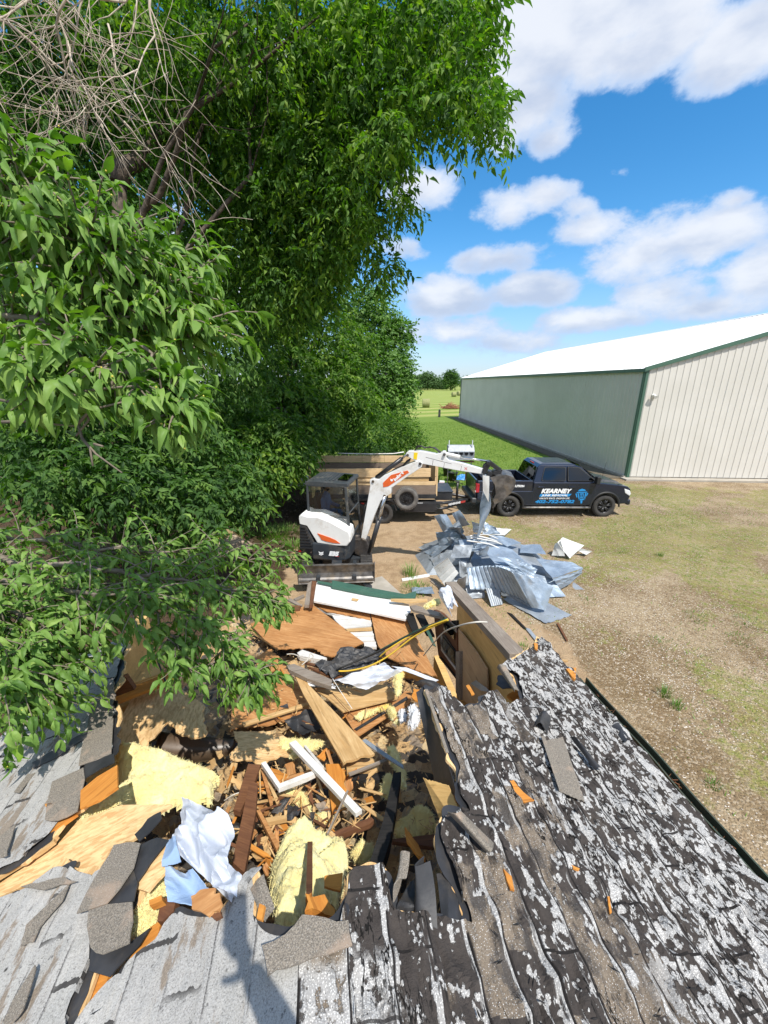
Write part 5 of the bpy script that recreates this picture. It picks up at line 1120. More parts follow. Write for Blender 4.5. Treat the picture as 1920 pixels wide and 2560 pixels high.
 for y in (cy0, cy1):
  beam(mb, (cx0 + .02, y, 1.15), (cx0 + .03, y, zt)); beam(mb, (cx1 + .02, y, 1.05), (cx1 - .05, y, zt), .06, .06); beam(mb, (cx0 + .02, y, zt), (cx1 - .05, y, zt), .06, .06)
 beam(mb, (cx1 - .05, cy0, zt), (cx1 - .05, cy1, zt)); beam(mb, (cx0 + .03, cy0, zt), (cx0 + .03, cy1, zt)); beam(mb, (cx0 + .02, cy0, 1.62), (cx0 + .02, cy1, 1.62))
 beam(mb, (cx0, cy0, 1.66), (cx1, cy0, 1.63), .05, .05); beam(mb, (cx0 + .3, cy0, 1.66), (cx1 + .02, cy0, 1.15), .05, .06); beam(mb, (.06, cy1, 1.1), (.06, cy1, zt), .05, .04); beam(mb, (cx0, cy1, 1.5), (.06, cy1, 1.5), .05, .05)
 beam(mb, (cx1 + .02, cy0, 1.1), (cx1 + .02, cy1, 1.1), .05, .08); beam(mb, (cx1, cy0, 1.72), (cx1, cy1, 1.72), .03, .03)
 mb.build('cab_frame', 'cab_grey', root, bevel=.014)
 mb = MB(); rf = [(cx0 - .03, zt), (cx1 + .02, zt), (cx1 + .0, zt + .07), (cx0 + .22, zt + .10), (cx0 + .0, zt + .08)]; mb.prism(rf, cy0 - .03, cy1 + .03)
 for k in range(6): mb.box((cx0 + .16 + k * .095, -.08, zt + .10), (.035, .8, .018), Matrix.Rotation(.03, 3, 'Y'))
 mb.build('cab_roof', 'cab_grey', root, bevel=.03, seg=3)
 mb = MB(); mb.box((cx1 - .18, -.08, zt + .105), (.24, .6, .012), Matrix.Rotation(.05, 3, 'Y')); mb.build('roof_hatch_glass', 'truck_glass', root)
 def gl(nm, pts):
  mb = MB(); mb.add(pts, [tuple(range(len(pts)))]); o = mb.build(nm, 'cab_glass', root, fixn=False); return o
 gl('side_glass', [(cx0 + .03, cy0 + .0, 1.68), (cx1, cy0, 1.66), (cx1 - .05, cy0, zt - .02), (cx0 + .04, cy0, zt - .02)]); gl('lower_glass', [(cx0 + .42, cy0 - .002, 1.63), (cx1 + .0, cy0 - .002, 1.20), (cx1, cy0 - .002, 1.62)])
 gl('front_glass', [(cx1 + .02, cy0, 1.12), (cx1 + .02, cy1, 1.12), (cx1 - .04, cy1, zt - .02), (cx1 - .04, cy0, zt - .02)]); gl('rear_glass', [(cx0 + .03, cy0, 1.66), (cx0 + .03, cy1, 1.66), (cx0 + .035, cy1, zt - .02), (cx0 + .035, cy0, zt - .02)])
 gl('door_glass', [(cx0 + .03, cy1, 1.52), (.04, cy1, 1.52), (.04, cy1, zt - .03), (cx0 + .04, cy1, zt - .03)]); gl('door_glass', [(.08, cy1, 1.15), (cx1, cy1, 1.15), (cx1 - .05, cy1, zt - .03), (.08, cy1, zt - .03)])
 mb = MB(); mb.box((-.22, -.08, 1.42), (.46, .46, .12)); mb.box((-.44, -.08, 1.72), (.10, .44, .62), Matrix.Rotation(-.12, 3, 'Y')); mb.box((-.47, -.08, 2.06), (.08, .24, .14)); mb.build('seat', 'seat_vinyl', root, bevel=.04, seg=3)
 mb = MB(); mb.box((-.08, -.38, 1.5), (.4, .14, .14)); mb.box((-.08, .22, 1.5), (.4, .14, .14)); mb.cyl((.08, -.38, 1.55), (.12, -.38, 1.74), .018); mb.cyl((.08, .22, 1.55), (.12, .22, 1.74), .018); mb.cyl((.3, -.2, 1.15), (.22, -.2, 1.7), .014); mb.cyl((.3, .05, 1.15), (.22, .05, 1.7), .014); mb.box((.34, -.42, 1.6), (.12, .16, .2)); mb.build('control_console', 'black_plastic', root, bevel=.02)
 # boom, arm, bucket: outlines on the plane of the front, real thickness
 yb = -.02; P0 = EX + Rm @ Vector((0, yb, 0)); nn = Rm @ Vector((0, 1, 0))
 def Fp(zx, zy, s=.3858, ox=640, oy=1080): p = loc(PP(ox + zx * s, oy + zy * s, P0, nn)); return (p.x, p.z)
 def Z6(zx, zy): return Fp(zx, zy, .13261, 1000, 1080)
 def Z2(zx, zy): return Fp(zx, zy, .31344, 1080, 1080)
 boom = [Fp(*p) for p in ((684, 690), (700, 600), (745, 345), (742, 305), (768, 296), (800, 302), (835, 275), (1000, 200), (1060, 178), (1082, 196), (1076, 222), (960, 300), (882, 356), (880, 392), (838, 418), (812, 440), (770, 540), (716, 690))]
 mb = MB(); mb.prism(boom, yb - .11, yb + .11); mb.build('boom', 'exc_white', root, bevel=.012)
 st = [Fp(*p) for p in ((828, 322), (880, 272), (985, 243), (995, 255), (950, 285), (862, 345), (830, 350))]; mb = MB(); mb.prism(st, yb - .118, yb - .10); mb.build('boom_stripe', 'exc_orange', root)
 a = Fp(905, 312); b_ = Fp(948, 272); ang = math.atan2(b_[1] - a[1], b_[0] - a[0])
 text_mesh('lettering', 'bobcat', .10, 'decal_white', Matrix.Translation((a[0], yb - .121, a[1])) @ Mx @ Matrix.Rotation(ang, 4, 'Z'), root, .15, .006, .30)
 a = Fp(884, 308); mb = MB(); mb.prism([(a[0] + dx, a[1] + dz) for dx, dz in ((-.03, 0), (-.03, .05), (-.015, .035), (.015, .035), (.03, .05), (.03, 0), (0, -.02))], yb - .122, yb - .118); mb.build('cat_head_emblem', 'decal_white', root)
 arm = [Z6(*p) for p in ((112, 425), (125, 385), (165, 350), (385, 345), (480, 362), (690, 405), (770, 385), (815, 355), (865, 358), (882, 400), (872, 470), (920, 520), (1200, 585), (1440, 655), (1560, 690), (1640, 705), (1600, 800), (1520, 778), (1100, 715), (440, 590), (390, 620), (350, 600), (330, 560), (160, 455))]
 mb = MB(); mb.prism(arm, yb - .085, yb + .085); mb.build('arm', 'exc_white', root, bevel=.010)
 mb = MB(); mb.prism([Z6(*p) for p in ((270, 375), (342, 380), (322, 510), (262, 495))], yb - .092, yb - .08); mb.build('warning_label', 'decal_yellow', root)
 mb = MB(); yx = yb - .088
 for pts in (((490, 460), (975, 585), (975, 590), (488, 466)), ((625, 520), (632, 520), (618, 610), (611, 610)), ((838, 570), (844, 570), (826, 665), (820, 663)), ((1158, 625), (1164, 627), (1146, 715), (1140, 713))): mb.prism([Z6(*p) for p in pts], yx, yx + .01)
 mb.build('arm_seam', 'steel', root)
 mb = MB(); mb.prism([Z6(*p) for p in ((1215, 650), (1228, 650), (1238, 675), (1228, 700), (1215, 700), (1225, 675))], yx, yx + .01); mb.prism([Z6(*p) for p in ((1268, 652), (1256, 652), (1246, 676), (1252, 700), (1266, 702), (1254, 677))], yx, yx + .01); mb.build('arm_emblem', 'decal_red', root)
 def cyl2(a, b_, r, nm, mat, y=yb, n=14): mb = MB(); mb.cyl((a[0], y, a[1]), (b_[0], y, b_[1]), r, n=n); mb.build(nm, mat, root)
 cyl2(Fp(780, 296), Fp(945, 172), .055, 'arm_cylinder', 'rim_black', yb); cyl2(Fp(945, 172), Fp(985, 138), .026, 'arm_cylinder_rod', 'chrome', yb)
 for y in (yb - .14, yb + .14): cyl2(Fp(742, 760), Fp(800, 560), .05, 'boom_cylinder', 'rim_black', y); cyl2(Fp(800, 560), Fp(838, 408), .026, 'boom_cylinder_rod', 'chrome', y)
 cyl2(Z6(838, 405), Z6(1130, 470), .045, 'bucket_cylinder', 'exc_white', yb); cyl2(Z6(1130, 470), Z6(1640, 548), .024, 'bucket_cylinder_rod', 'chrome', yb)
 mb = MB()
 for p in (Fp(764, 313), Fp(1068, 200), Fp(838, 406), Z6(152, 424), Z6(838, 410), Z6(386, 580)): mb.cyl((p[0], yb - .135, p[1]), (p[0], yb + .135, p[1]), .032, n=14)
 mb.build('pivot_pin', 'steel', root)
 # linkage
 mb = MB(); L = [Z2(*p) for p in ((395, 320), (410, 265), (455, 232), (470, 250), (440, 300), (420, 335))]
 for y in (yb - .12, yb + .09): mb.prism(L, y, y + .03)
 L2 = [Z2(*p) for p in ((440, 232), (465, 228), (560, 300), (545, 320), (470, 270))]
 for y in (yb - .10, yb + .07): mb.prism(L2, y, y + .03)
 for p, r in ((Z2(458, 328), .06), (Z2(530, 312), .055), (Z2(450, 243), .04), (Z2(500, 318), .05)): mb.cyl((p[0], yb - .15, p[1]), (p[0], yb + .15, p[1]), r, n=16)
 mb.build('bucket_linkage', 'rim_black', root, bevel=.004)
 mb = MB(); bk = [Z2(*p) for p in ((456, 342), (500, 330), (580, 318), (640, 338), (656, 372), (650, 410), (618, 462), (560, 515), (492, 552), (476, 520), (500, 470), (492, 400))]
 n = len(bk); w = .29; t_ = .02
 for y in (yb - w, yb + w - t_): mb.prism(bk, y, y + t_)
 shell = bk[1:9]
 for i in range(len(shell) - 1):
  (ax, az_), (bx_, bz_) = shell[i], shell[i + 1]; dx, dz = bz_ - az_, -(bx_ - ax); l = math.hypot(dx, dz); dx, dz = dx / l * t_, dz / l * t_
  mb.prism([(ax, az_), (bx_, bz_), (bx_ - dx * 0 + dx, bz_ + dz), (ax + dx, az_ + dz)], yb - w + t_, yb + w - t_)
 mb.build('bucket', 'worn_steel', root, bevel=.004)
 mb = MB()
 for k in range(5): c = bk[8]; mb.box((c[0] - .01, yb - .26 + k * .13, c[1] - .03), (.035, .06, .13), Matrix.Rotation(.5, 3, 'Y'))
 mb.build('bucket_tooth', 'steel', root, bevel=.006)
 # swing post
 mb = MB(); sp = [Fp(*p) for p in ((690, 672), (725, 690), (740, 720), (748, 762), (738, 790), (700, 800), (650, 775), (640, 740), (670, 715))]; mb.prism(sp, yb - .16, yb + .16); mb.cyl((.50, yb, .62), (.50, yb, 1.0), .12, n=18); mb.box((.5, yb, .8), (.4, .3, .22)); mb.build('swing_post', 'steel', root, bevel=.02)
 # hoses
 mb = MB();
 for dy in (-.05, 0, .05, .09):
  g_ = [Z6(*p) for p in ((280, 350), (330, 270 + dy * 300), (400, 262 + dy * 200), (470, 300), (560, 282 + dy * 250), (650, 300), (740, 370), (780, 400))]; mb.tube([(x, yb + dy, z) for x, z in g_], .013, 6)
  g_ = [Fp(*p) for p in ((700, 690), (672, 660 + dy * 200), (668, 620), (690, 560), (705, 520), (715, 470))]; mb.tube([(x - .02, yb + dy * 1.3 + .05, z) for x, z in g_], .014, 6)
  g_ = [Fp(*p) for p in ((855, 290), (890, 262), (950, 235), (975, 205), (1000, 190))]; mb.tube([(x, yb + dy, z + .03 + dy * .3) for x, z in g_], .012, 6)
 mb.build('hydraulic_hose', 'black_cable', root, fixn=False)
 return root
exc = excavator()
# ------------------------------------------------------------------ people
def skin_body(name, joints, edges, radii, mat, parent, sub=2, root_i=0):
 me = bpy.data.meshes.new(name); me.from_pydata(joints, edges, []); o = bpy.data.objects.new(name, me); link(o, parent)
 sk = o.modifiers.new('skin', 'SKIN'); sk.use_smooth_shade = True; sb = o.modifiers.new('sub', 'SUBSURF'); sb.levels = sub; sb.render_levels = sub
 for i, r in enumerate(radii): me.skin_vertices[0].data[i].radius = (r, r) if not isinstance(r, tuple) else r
 me.skin_vertices[0].data[root_i].use_root = True; me.materials.append(MATS[mat]); return o
def head(parent, c, yaw, pitch=0, hairmat='hair', beard=True, sc_=1.0):
 bm = bmesh.new(); bmesh.ops.create_uvsphere(bm, u_segments=32, v_segments=24, radius=1.0)
 for v in bm.verts:
  x, y, z = v.co
  X = x * .098; Y = y * .076; Z = z * .118          # x is forward
  if z < -.1: Y *= 1 - .32 * min(1, (-z - .1) / .9); X *= 1 - .10 * (-z - .1)
  if x > .55 and abs(y) < .3: X += .022 * math.exp(-((z + .10) / .16) ** 2) * math.exp(-(y / .13) ** 2)          # nose
  if x > .5: X -= .010 * math.exp(-((z - .08) / .10) ** 2) * math.exp(-((abs(y) - .36) / .16) ** 2)              # eye sockets
  if x > .5: X += .006 * math.exp(-((z + .42) / .07) ** 2) * math.exp(-(y / .28) ** 2)                           # lips
  if x > .4 and z < -.7: X += .008
  v.co = Vector((X, Y, Z)) * sc_
 me = bpy.data.meshes.new('head'); bm.to_mesh(me); bm.free(); [setattr(p, 'use_smooth', True) for p in me.polygons]; me.materials.append(MATS['skin'])
 h = bpy.data.objects.new('head', me); link(h, parent); h.location = c; h.rotation_euler = (0, pitch, yaw)
 def bits(nm, mat, fn_):
  bm = bmesh.new(); bmesh.ops.create_uvsphere(bm, u_segments=24, v_segments=18, radius=1.0); dele = []
  for v in bm.verts:
   r = fn_(v.co.copy())
   if r is None: dele.append(v)
   else: v.co = r * sc_
  bmesh.ops.delete(bm, geom=dele, context='VERTS'); me = bpy.data.meshes.new(nm); bm.to_mesh(me); bm.free(); me.materials.append(MATS[mat]); o = bpy.data.objects.new(nm, me); link(o, h); [setattr(p, 'use_smooth', True) for p in me.polygons]; return o
 bits('hair', hairmat, lambda p: None if (p.z < .25 and p.x > .1) or p.z < -.45 else Vector((p.x * .104 - .004, p.y * .083, p.z * .125 + .004)))
 if beard: bits('beard', hairmat, lambda p: None if p.z > -.25 or p.x < .0 or (p.z > -.36 and abs(p.y) < .3) else Vector((p.x * .107, p.y * .070, p.z * .128 - .002)))
 mb = MB()
 for s in (-1, 1): mb.cyl(Vector((-.005, s * .072, -.005)) * sc_, Vector((-.012, s * .084, .0)) * sc_, .026, .02, 10)
 mb.build('ear', 'skin', h)
 for s in (-1, 1):
  mb = MB(); mb.cyl(Vector((.078, s * .030, .010)) * sc_, Vector((.0885, s * .030, .010)) * sc_, .011, .007, 10); mb.build('eye', 'white_lens', h)
 return h
def hand(parent, base, d, palm_n, mat='skin', curl=.6, thumb_side=1):
 """one continuous skinned hand with five fingers"""
 d = Vector(d).normalized(); nrm = Vector(palm_n); nrm = (nrm - d * nrm.dot(d)).normalized(); sd = d.cross(nrm).normalized() * thumb_side; b = Vector(base)
 J = [b, b + d * .045]; E = [(0, 1)]; Rr = [(.024, .018), (.030, .016)]
 for k, (off, L) in enumerate(((.030, .068), (.011, .078), (-.009, .072), (-.028, .056))):
  k0 = len(J); p = b + d * .085 + sd * off; J.append(p); E.append((1, k0)); Rr.append((.0105, .010)); dd = d.copy()
  for q in range(3):
   dd = (dd + nrm * curl * (.55 if q else .35)).normalized(); p = p + dd * L * (.42, .33, .25)[q]; J.append(p); E.append((k0 + q, k0 + q + 1)); Rr.append((.0092 - q * .0012,) * 2)
 k0 = len(J); p = b + d * .02 + sd * .034; J.append(p); E.append((0, k0)); Rr.append((.013, .012)); dd = (d * .7 + sd * .7 + nrm * .25).normalized()
 for q in range(2): p = p + dd * .034; J.append(p); E.append((k0 + q, k0 + q + 1)); Rr.append((.0105 - q * .0015,) * 2); dd = (dd + nrm * .4 - sd * .2).normalized()
 return skin_body('hand', [tuple(x) for x in J], E, Rr, mat, parent, 1)
def operator():
 Rm = Matrix.Rotation(YAW, 3, 'Z'); seat = EX + Rm @ Vector((-.26, -.08, 1.48)); root = empty('person', seat, YAW)
 tag(root, 'bearded operator in a blue sweatshirt sitting in the excavator cab', 'person')
 J = [(0, 0, .10), (-.02, 0, .30), (-.02, 0, .48), (.0, 0, .58), (.02, 0, .66),
   (-.01, -.19, .50), (.02, -.27, .26), (.27, -.30, .17), (-.01, .19, .50), (.02, .27, .26), (.27, .30, .17), (0, -.10, .08), (.42, -.13, .08), (.50, -.13, -.33), (.62, -.13, -.36), (0, .10, .08), (.42, .13, .08), (.50, .13, -.33), (.62, .13, -.36)]
 E = [(0, 1), (1, 2), (2, 3), (3, 4), (2, 5), (5, 6), (6, 7), (2, 8), (8, 9), (9, 10), (0, 11), (11, 12), (12, 13), (13, 14), (0, 15), (15, 16), (16, 17), (17, 18)]
 Rr = [(.14, .12), (.145, .12), (.15, .11), (.06, .06), (.05, .05), .07, .055, .04, .07, .055, .04, .09, .07, .05, .05, .09, .07, .05, .05]
 skin_body('body', J, E, Rr, 'blue_shirt', root)
 head(root, (.03, 0, .77), R(4), .06)
 hand(root, (.27, -.30, .175), (1, .05, -.15), (0, .2, -1), curl=.7, thumb_side=1); hand(root, (.27, .30, .175), (1, -.05, -.15), (0, -.2, -1), curl=.7, thumb_side=-1)
operator()
def photographer():
 """stands on the ridge just behind the lens, phone held up in one hand; only the shadow reaches the picture"""
 g = Vector((.02, -.46, 3.12)); root = empty('person', g); tag(root, 'photographer standing on the roof ridge whose shadow falls on the pale shingles', 'person')
 def r_(x, y, z): return (x - g.x, y - g.y, z - g.z)
 J = [r_(-.06, -.52, 3.98), r_(-.06, -.51, 4.15), r_(-.06, -.48, 4.28), r_(-.07, -.43, 4.37), r_(-.08, -.39, 4.42), r_(.09, -.40, 4.30), r_(.13, -.08, 4.26), r_(.03, -.045, 4.50), r_(-.22, -.50, 4.28), r_(-.26, -.50, 4.02), r_(-.24, -.42, 3.80),
   r_(-.17, -.52, 3.94), r_(-.18, -.50, 3.55), r_(-.20, -.47, 3.19), r_(-.20, -.35, 3.16), r_(.04, -.52, 3.94), r_(.03, -.50, 3.55), r_(.05, -.47, 3.19), r_(.05, -.35, 3.16)]
 E = [(0, 1), (1, 2), (2, 3), (3, 4), (2, 5), (5, 6), (6, 7), (2, 8), (8, 9), (9, 10), (0, 11), (11, 12), (12, 13), (13, 14), (0, 15), (15, 16), (16, 17), (17, 18)]
 Rr = [(.14, .11), (.135, .11), (.14, .10), (.06, .06), (.055, .055), .06, .048, .034, .06, .048, .034, .09, .065, .048, .042, .09, .065, .048, .042]
 skin_body('body', J, E, Rr, 'jeans', root); head(root, r_(-.09, -.35, 4.55), R(80), .1, beard=False)
 hand(root, r_(.03, -.045, 4.51), (-.25, .05, 1), (-1, .1, 0), curl=.4, thumb_side=1); hand(root, r_(-.24, -.42, 3.80), (0, .3, -1), (1, 0, 0), curl=.3, thumb_side=1)
 ph = MB(); ph.box((0, 0, 0), (.078, .009, .165)); o = ph.build('phone', 'phone_black', bevel=.004); o.location = (0, -.016, 4.665); o.rotation_euler = (-PITCH, 0, 0); tag(o, 'black phone held up at the spot the photograph was taken from', 'phone')
photographer()
# ------------------------------------------------------------------ crumpled sheets
def vseed(s): return Vector((s * 3.17 % 50, s * 7.3 % 50, s * 1.9 % 50))
def sheet(name, corners, mat, label=None, cat=None, group=None, nu=26, nv=18, bulge=0.0, crease=.05, cs=2.2, corr=0.0, corrn=14, seed=1, curl=0.0, rag=0.0, smooth=False, th=.003, bend=None, parent=None, flipdir=None):
 """4 corners (p00,p10,p11,p01) -> bilinear patch with creases; corr = ribs across u"""
 cs4 = [Vector(c) for c in corners]; cen = sum(cs4, Vector()) / 4; nrm = (cs4[2] - cs4[0]).cross(cs4[3] - cs4[1]).normalized()
 if nrm.z < 0: nrm = -nrm
 U_ = (cs4[1] - cs4[0] + cs4[2] - cs4[3]).normalized(); V_ = nrm.cross(U_).normalized(); Mw = Matrix((U_, V_, nrm)).transposed(); Mi = Mw.inverted()
 LU = ((cs4[1] - cs4[0]).length + (cs4[2] - cs4[3]).length) / 2; sd = vseed(seed); vs = []
 for j in range(nv + 1):
  for i in range(nu + 1):
   u, v = i / nu, j / nv; uu, vv = u, v
   if rag:
    e = rag * mn.noise(Vector((u * 9, v * 9, 0)) + sd)
    if i == 0: uu += abs(e)
    if i == nu: uu -= abs(e)
    if j == 0: vv += abs(e)
    if j == nv: vv -= abs(e)
   p = (cs4[0] * (1 - uu) + cs4[1] * uu) * (1 - vv) + (cs4[3] * (1 - uu) + cs4[2] * uu) * vv
   q = Vector((uu * LU, vv * LU, 0)) * cs + sd
   rdg = (1 - abs(mn.noise(q)) * 2.4) + .5 * (1 - abs(mn.noise(q * 2.1 + Vector((9, 2, 1)))) * 2.2)
   h = crease * (rdg - .6) + bulge * math.sin(math.pi * uu) * (1 if bend is None else 1)
   if bend: h += bend(uu, vv)
   if curl: h += curl * (abs(uu - .5) * 2) ** 3
   if corr: h += corr * max(0, math.cos(uu * corrn * 2 * math.pi)) ** 3
   vs.append(Mi @ (p + nrm * h - cen))
 n1_ = nu + 1; fs = [(j * n1_ + i, j * n1_ + i + 1, (j + 1) * n1_ + i + 1, (j + 1) * n1_ + i) for j in range(nv) for i in range(nu)]
 mb = MB(); mb.add(vs, fs, smooth); o = mb.build(name, mat, parent, fixn=False)
 o.matrix_world = Matrix.Translation(cen) @ Mw.to_4x4()
 m_ = o.modifiers.new('s', 'SOLIDIFY'); m_.thickness = th; m_.offset = 0
 if label: tag(o, label, cat, group)
 return o
def z2(x, y, z): return PZ(1080 + x * .31344, 1080 + y * .31344, z)
G_ = 'torn metal sheets in the pile beside the excavator'
def MS(label, pts, mat='galv', **k):
 k.setdefault('nu', 22); k.setdefault('nv', 16); k['crease'] = k.get('crease', .05) * .55; return sheet('metal_sheet', [z2(*p) for p in pts], mat, label, 'metal sheet', G_, **k)
MS('flat grey metal sheet lying lowest and nearest the camera on the gravel', [(560, 1330, .04), (740, 1270, .06), (1120, 1462, .02), (905, 1531, .02)], 'galv_dull', crease=.02, rag=.06, seed=3, nu=30, nv=24)
MS('large corrugated blue grey sheet arched over the front of the pile', [(270, 1085, .62), (640, 1120, .95), (800, 1400, .10), (298, 1258, .25)], 'galv', bulge=.24, crease=.02, corr=.03, corrn=13, seed=5, nu=160, nv=14, smooth=True)
MS('bright folded end flap standing at the right of the arched corrugated sheet', [(640, 1110, .85), (962, 1240, .45), (905, 1425, .08), (790, 1400, .12)], 'galv', crease=.06, bulge=.10, seed=6)
MS('pale ribbed roofing panel propped at the front left of the pile', [(130, 1005, .75), (215, 1130, .55), (115, 1245, .22), (15, 1085, .35)], 'galv_white', crease=.008, corr=.022, corrn=4, nu=60, nv=4, seed=7)
MS('small ribbed strip poking out under the arched sheet', [(425, 1240, .30), (530, 1260, .25), (565, 1375, .03), (470, 1392, .03)], 'galv_dull', crease=.02, corr=.018, corrn=6, nu=70, nv=6, seed=8)
MS('dark shaded metal sheet under the arch', [(545, 1180, .35), (800, 1330, .2), (790, 1400, .02), (555, 1300, .05)], 'galv_dull', crease=.05, seed=9)
MS('big flat blue grey sheet on the right half of the pile', [(830, 1010, .55), (1120, 1040, .42), (1205, 1085, .33), (960, 1165, .40)], 'galv', crease=.02, seed=10, nu=26, nv=20)
MS('shiny folded lip hanging from the big flat sheet at the right', [(960, 1165, .42), (1205, 1085, .35), (1195, 1120, .2), (1020, 1252, .06)], 'galv', crease=.04, bulge=.05, seed=11)
MS('light blue sheet with notched edge behind the big flat sheet', [(712, 895, .62), (862, 900, .55), (912, 975, .50), (700, 965, .55)], 'galv', crease=.03, seed=12)
MS('long lower sheet showing its blue edge along the right ground', [(780, 1120, .35), (960, 1170, .28), (1068, 1312, .04), (930, 1318, .05)], 'galv', crease=.03, seed=13)
MS('flat middle sheet sloping from the crest of the pile', [(380, 900, .95), (600, 920, .85), (830, 1100, .58), (500, 1050, .80)], 'galv', crease=.03, seed=14)
MS('mirror bright buckled sheet lying across the middle of the pile', [(515, 1000, .95), (690, 1010, .85), (835, 1100, .62), (800, 1190, .45), ][:4], 'galv', crease=.10, cs=3.0, seed=15)
MS('bright crushed strip between the middle sheet and the arch', [(500, 1060, .85), (680, 1080, .8), (790, 1185, .5), (640, 1160, .6)], 'galv', crease=.09, cs=3.2, seed=16)
MS('wide grey sheet on the left shoulder of the pile', [(180, 900, .95), (330, 900, 1.0), (300, 1000, .75), (145, 1010, .62)], 'galv_dull', crease=.05, seed=17)
MS('dark edged sheet jutting low on the left side', [(0, 960, .35), (150, 900, .6), (150, 985, .4), (0, 1020, .12)], 'galv_dull', crease=.05, seed=18, rag=.05)
MS('long leaning sheet running up the left flank', [(-60, 960, .2), (160, 830, .75), (200, 860, .8), (20, 1000, .3)], 'galv', crease=.05, seed=19)
MS('crooked low sheet farthest left on the dirt', [(-110, 920, .1), (90, 840, .5), (120, 880, .5), (-40, 960, .1)], 'galv_dull', crease=.05, seed=20)
MS('tall bright white sheet standing at the top left of the pile', [(20, 670, 1.05), (110, 655, 1.15), (180, 770, .95), (110, 830, .62)], 'galv', crease=.05, seed=21, bulge=.05)
MS('upright pointed sheet at the crest beside the tall bright one', [(165, 650, 1.12), (220, 622, 1.25), (305, 740, 1.0), (210, 760, .75)], 'galv', crease=.06, seed=22)
MS('dark folded sheet wedged upright in the crest', [(140, 760, .95), (225, 770, 1.15), (290, 870, .8), (250, 885, .6)], 'galv_dull', crease=.09, cs=3, seed=23)
MS('crumpled cream coloured sheet at the back of the crest', [(310, 710, 1.15), (400, 735, 1.15), (440, 800, .95), (330, 800, .85)], 'galv_white', crease=.10, cs=3, seed=24)
MS('pale blue crumpled sheet behind the white trim strips', [(420, 720, 1.1), (500, 760, 1.0), (545, 815, .8), (400, 815, .9)], 'galv', crease=.08, cs=3, seed=25)
MS('thin pale sheet lying flat behind the pile', [(500, 765, .35), (635, 775, .1), (580, 825, .12), (460, 815, .4)], 'galv_white', crease=.02, seed=26)
MS('long grey blue sheet running right from the crest', [(440, 820, .95), (560, 830, .85), (715, 880, .65), (600, 915, .75)], 'galv', crease=.03, seed=27)
MS('lone crumpled pale panel thrown on the gravel right of the pile', [(1000, 880, .45), (1040, 840, .55), (1212, 905, .25), (1095, 1010, .05)], 'galv_white', crease=.06, seed=28)
MS('shaded inner face of the lone crumpled pale panel', [(985, 890, .35), (1030, 870, .5), (1060, 990, .1), (950, 985, .03)], 'galv_white', crease=.05, seed=29)
MS('narrow curled strip beside the lone pale panel', [(1140, 945, .12), (1180, 935, .18), (1270, 955, .05), (1220, 985, .03)], 'galv_white', crease=.03, curl=.05, seed=30)
MS('small bent scrap standing in the middle of the pile', [(390, 940, 1.05), (460, 905, 1.1), (440, 990, .85), (370, 985, .85)], 'galv', crease=.06, seed=31)
MS('dark grey scrap in the hollow at the left front', [(215, 1020, .6), (275, 1030, .6), (270, 1130, .3), (220, 1130, .3)], 'galv_dull', crease=.08, cs=4, seed=32)
MS('grey scrap leaning behind the timber wall end', [(210, 1170, .45), (275, 1150, .5), (265, 1250, .1), (180, 1220, .15)], 'galv_dull', crease=.05, seed=33)
MS('low dull sheet on the dirt behind the timber wall', [(270, 1250, .2), (420, 1230, .25), (420, 1320, .03), (300, 1330, .03)], 'galv_dull', crease=.04, seed=34)
MS('sheet bridging the dark gap right of the crest', [(590, 920, .85), (640, 935, .8), (800, 1085, .5), (760, 1090, .5)], 'galv', crease=.04, seed=35)
MS('flat sheet end lying by the green trim', [(-165, 1240, .05), (-5, 1235, .1), (20, 1290, .12), (-155, 1290, .02)], 'galv', crease=.03, seed=36)
MS('blue grey sheet filling the gap under the tall bright sheet', [(30, 800, .75), (190, 790, .95), (260, 880, .85), (60, 920, .45)], 'galv', crease=.06, seed=37)
MS('dark grey sheet between the tall bright sheet and the pointed one', [(90, 800, .8), (210, 700, 1.05), (260, 800, 1.0), (150, 890, .7)], 'galv_dull', crease=.07, seed=38)
MS('buckled sheet under the white trim strips', [(210, 860, .9), (420, 850, 1.0), (480, 950, .8), (240, 960, .75)], 'galv', crease=.06, seed=39)
MS('long dull sheet at the left foot of the pile', [(-20, 1000, .25), (200, 930, .6), (240, 1050, .4), (30, 1090, .12)], 'galv_dull', crease=.05, seed=40)
for i, (a, b_, r) in enumerate([((300, 830, 1.2), (530, 880, .95), .02), ((310, 850, 1.15), (560, 900, .9), .018), ((280, 870, 1.1), (540, 930, .85), .02), ((330, 818, 1.2), (520, 850, 1.0), .016)]):
 p0, p1 = z2(*a), z2(*b_); c = (p0 + p1) / 2; d = p1 - p0
 mb = MB(); nseg = 10; pts = [Vector((-d.length / 2 + d.length * k / nseg, .03 * math.sin(k * .8 + i), .05 * math.sin(k / nseg * 3.1))) for k in range(nseg + 1)]
 mb.tube(pts, r, 4); o = mb.build('trim_strip', 'white_paint', fixn=False); o.location = c; o.rotation_euler = d.to_track_quat('X', 'Z').to_euler()
 tag(o, 'bent white metal trim strip lying across the crest of the sheet pile', 'trim strip', 'white trim strips on the pile')
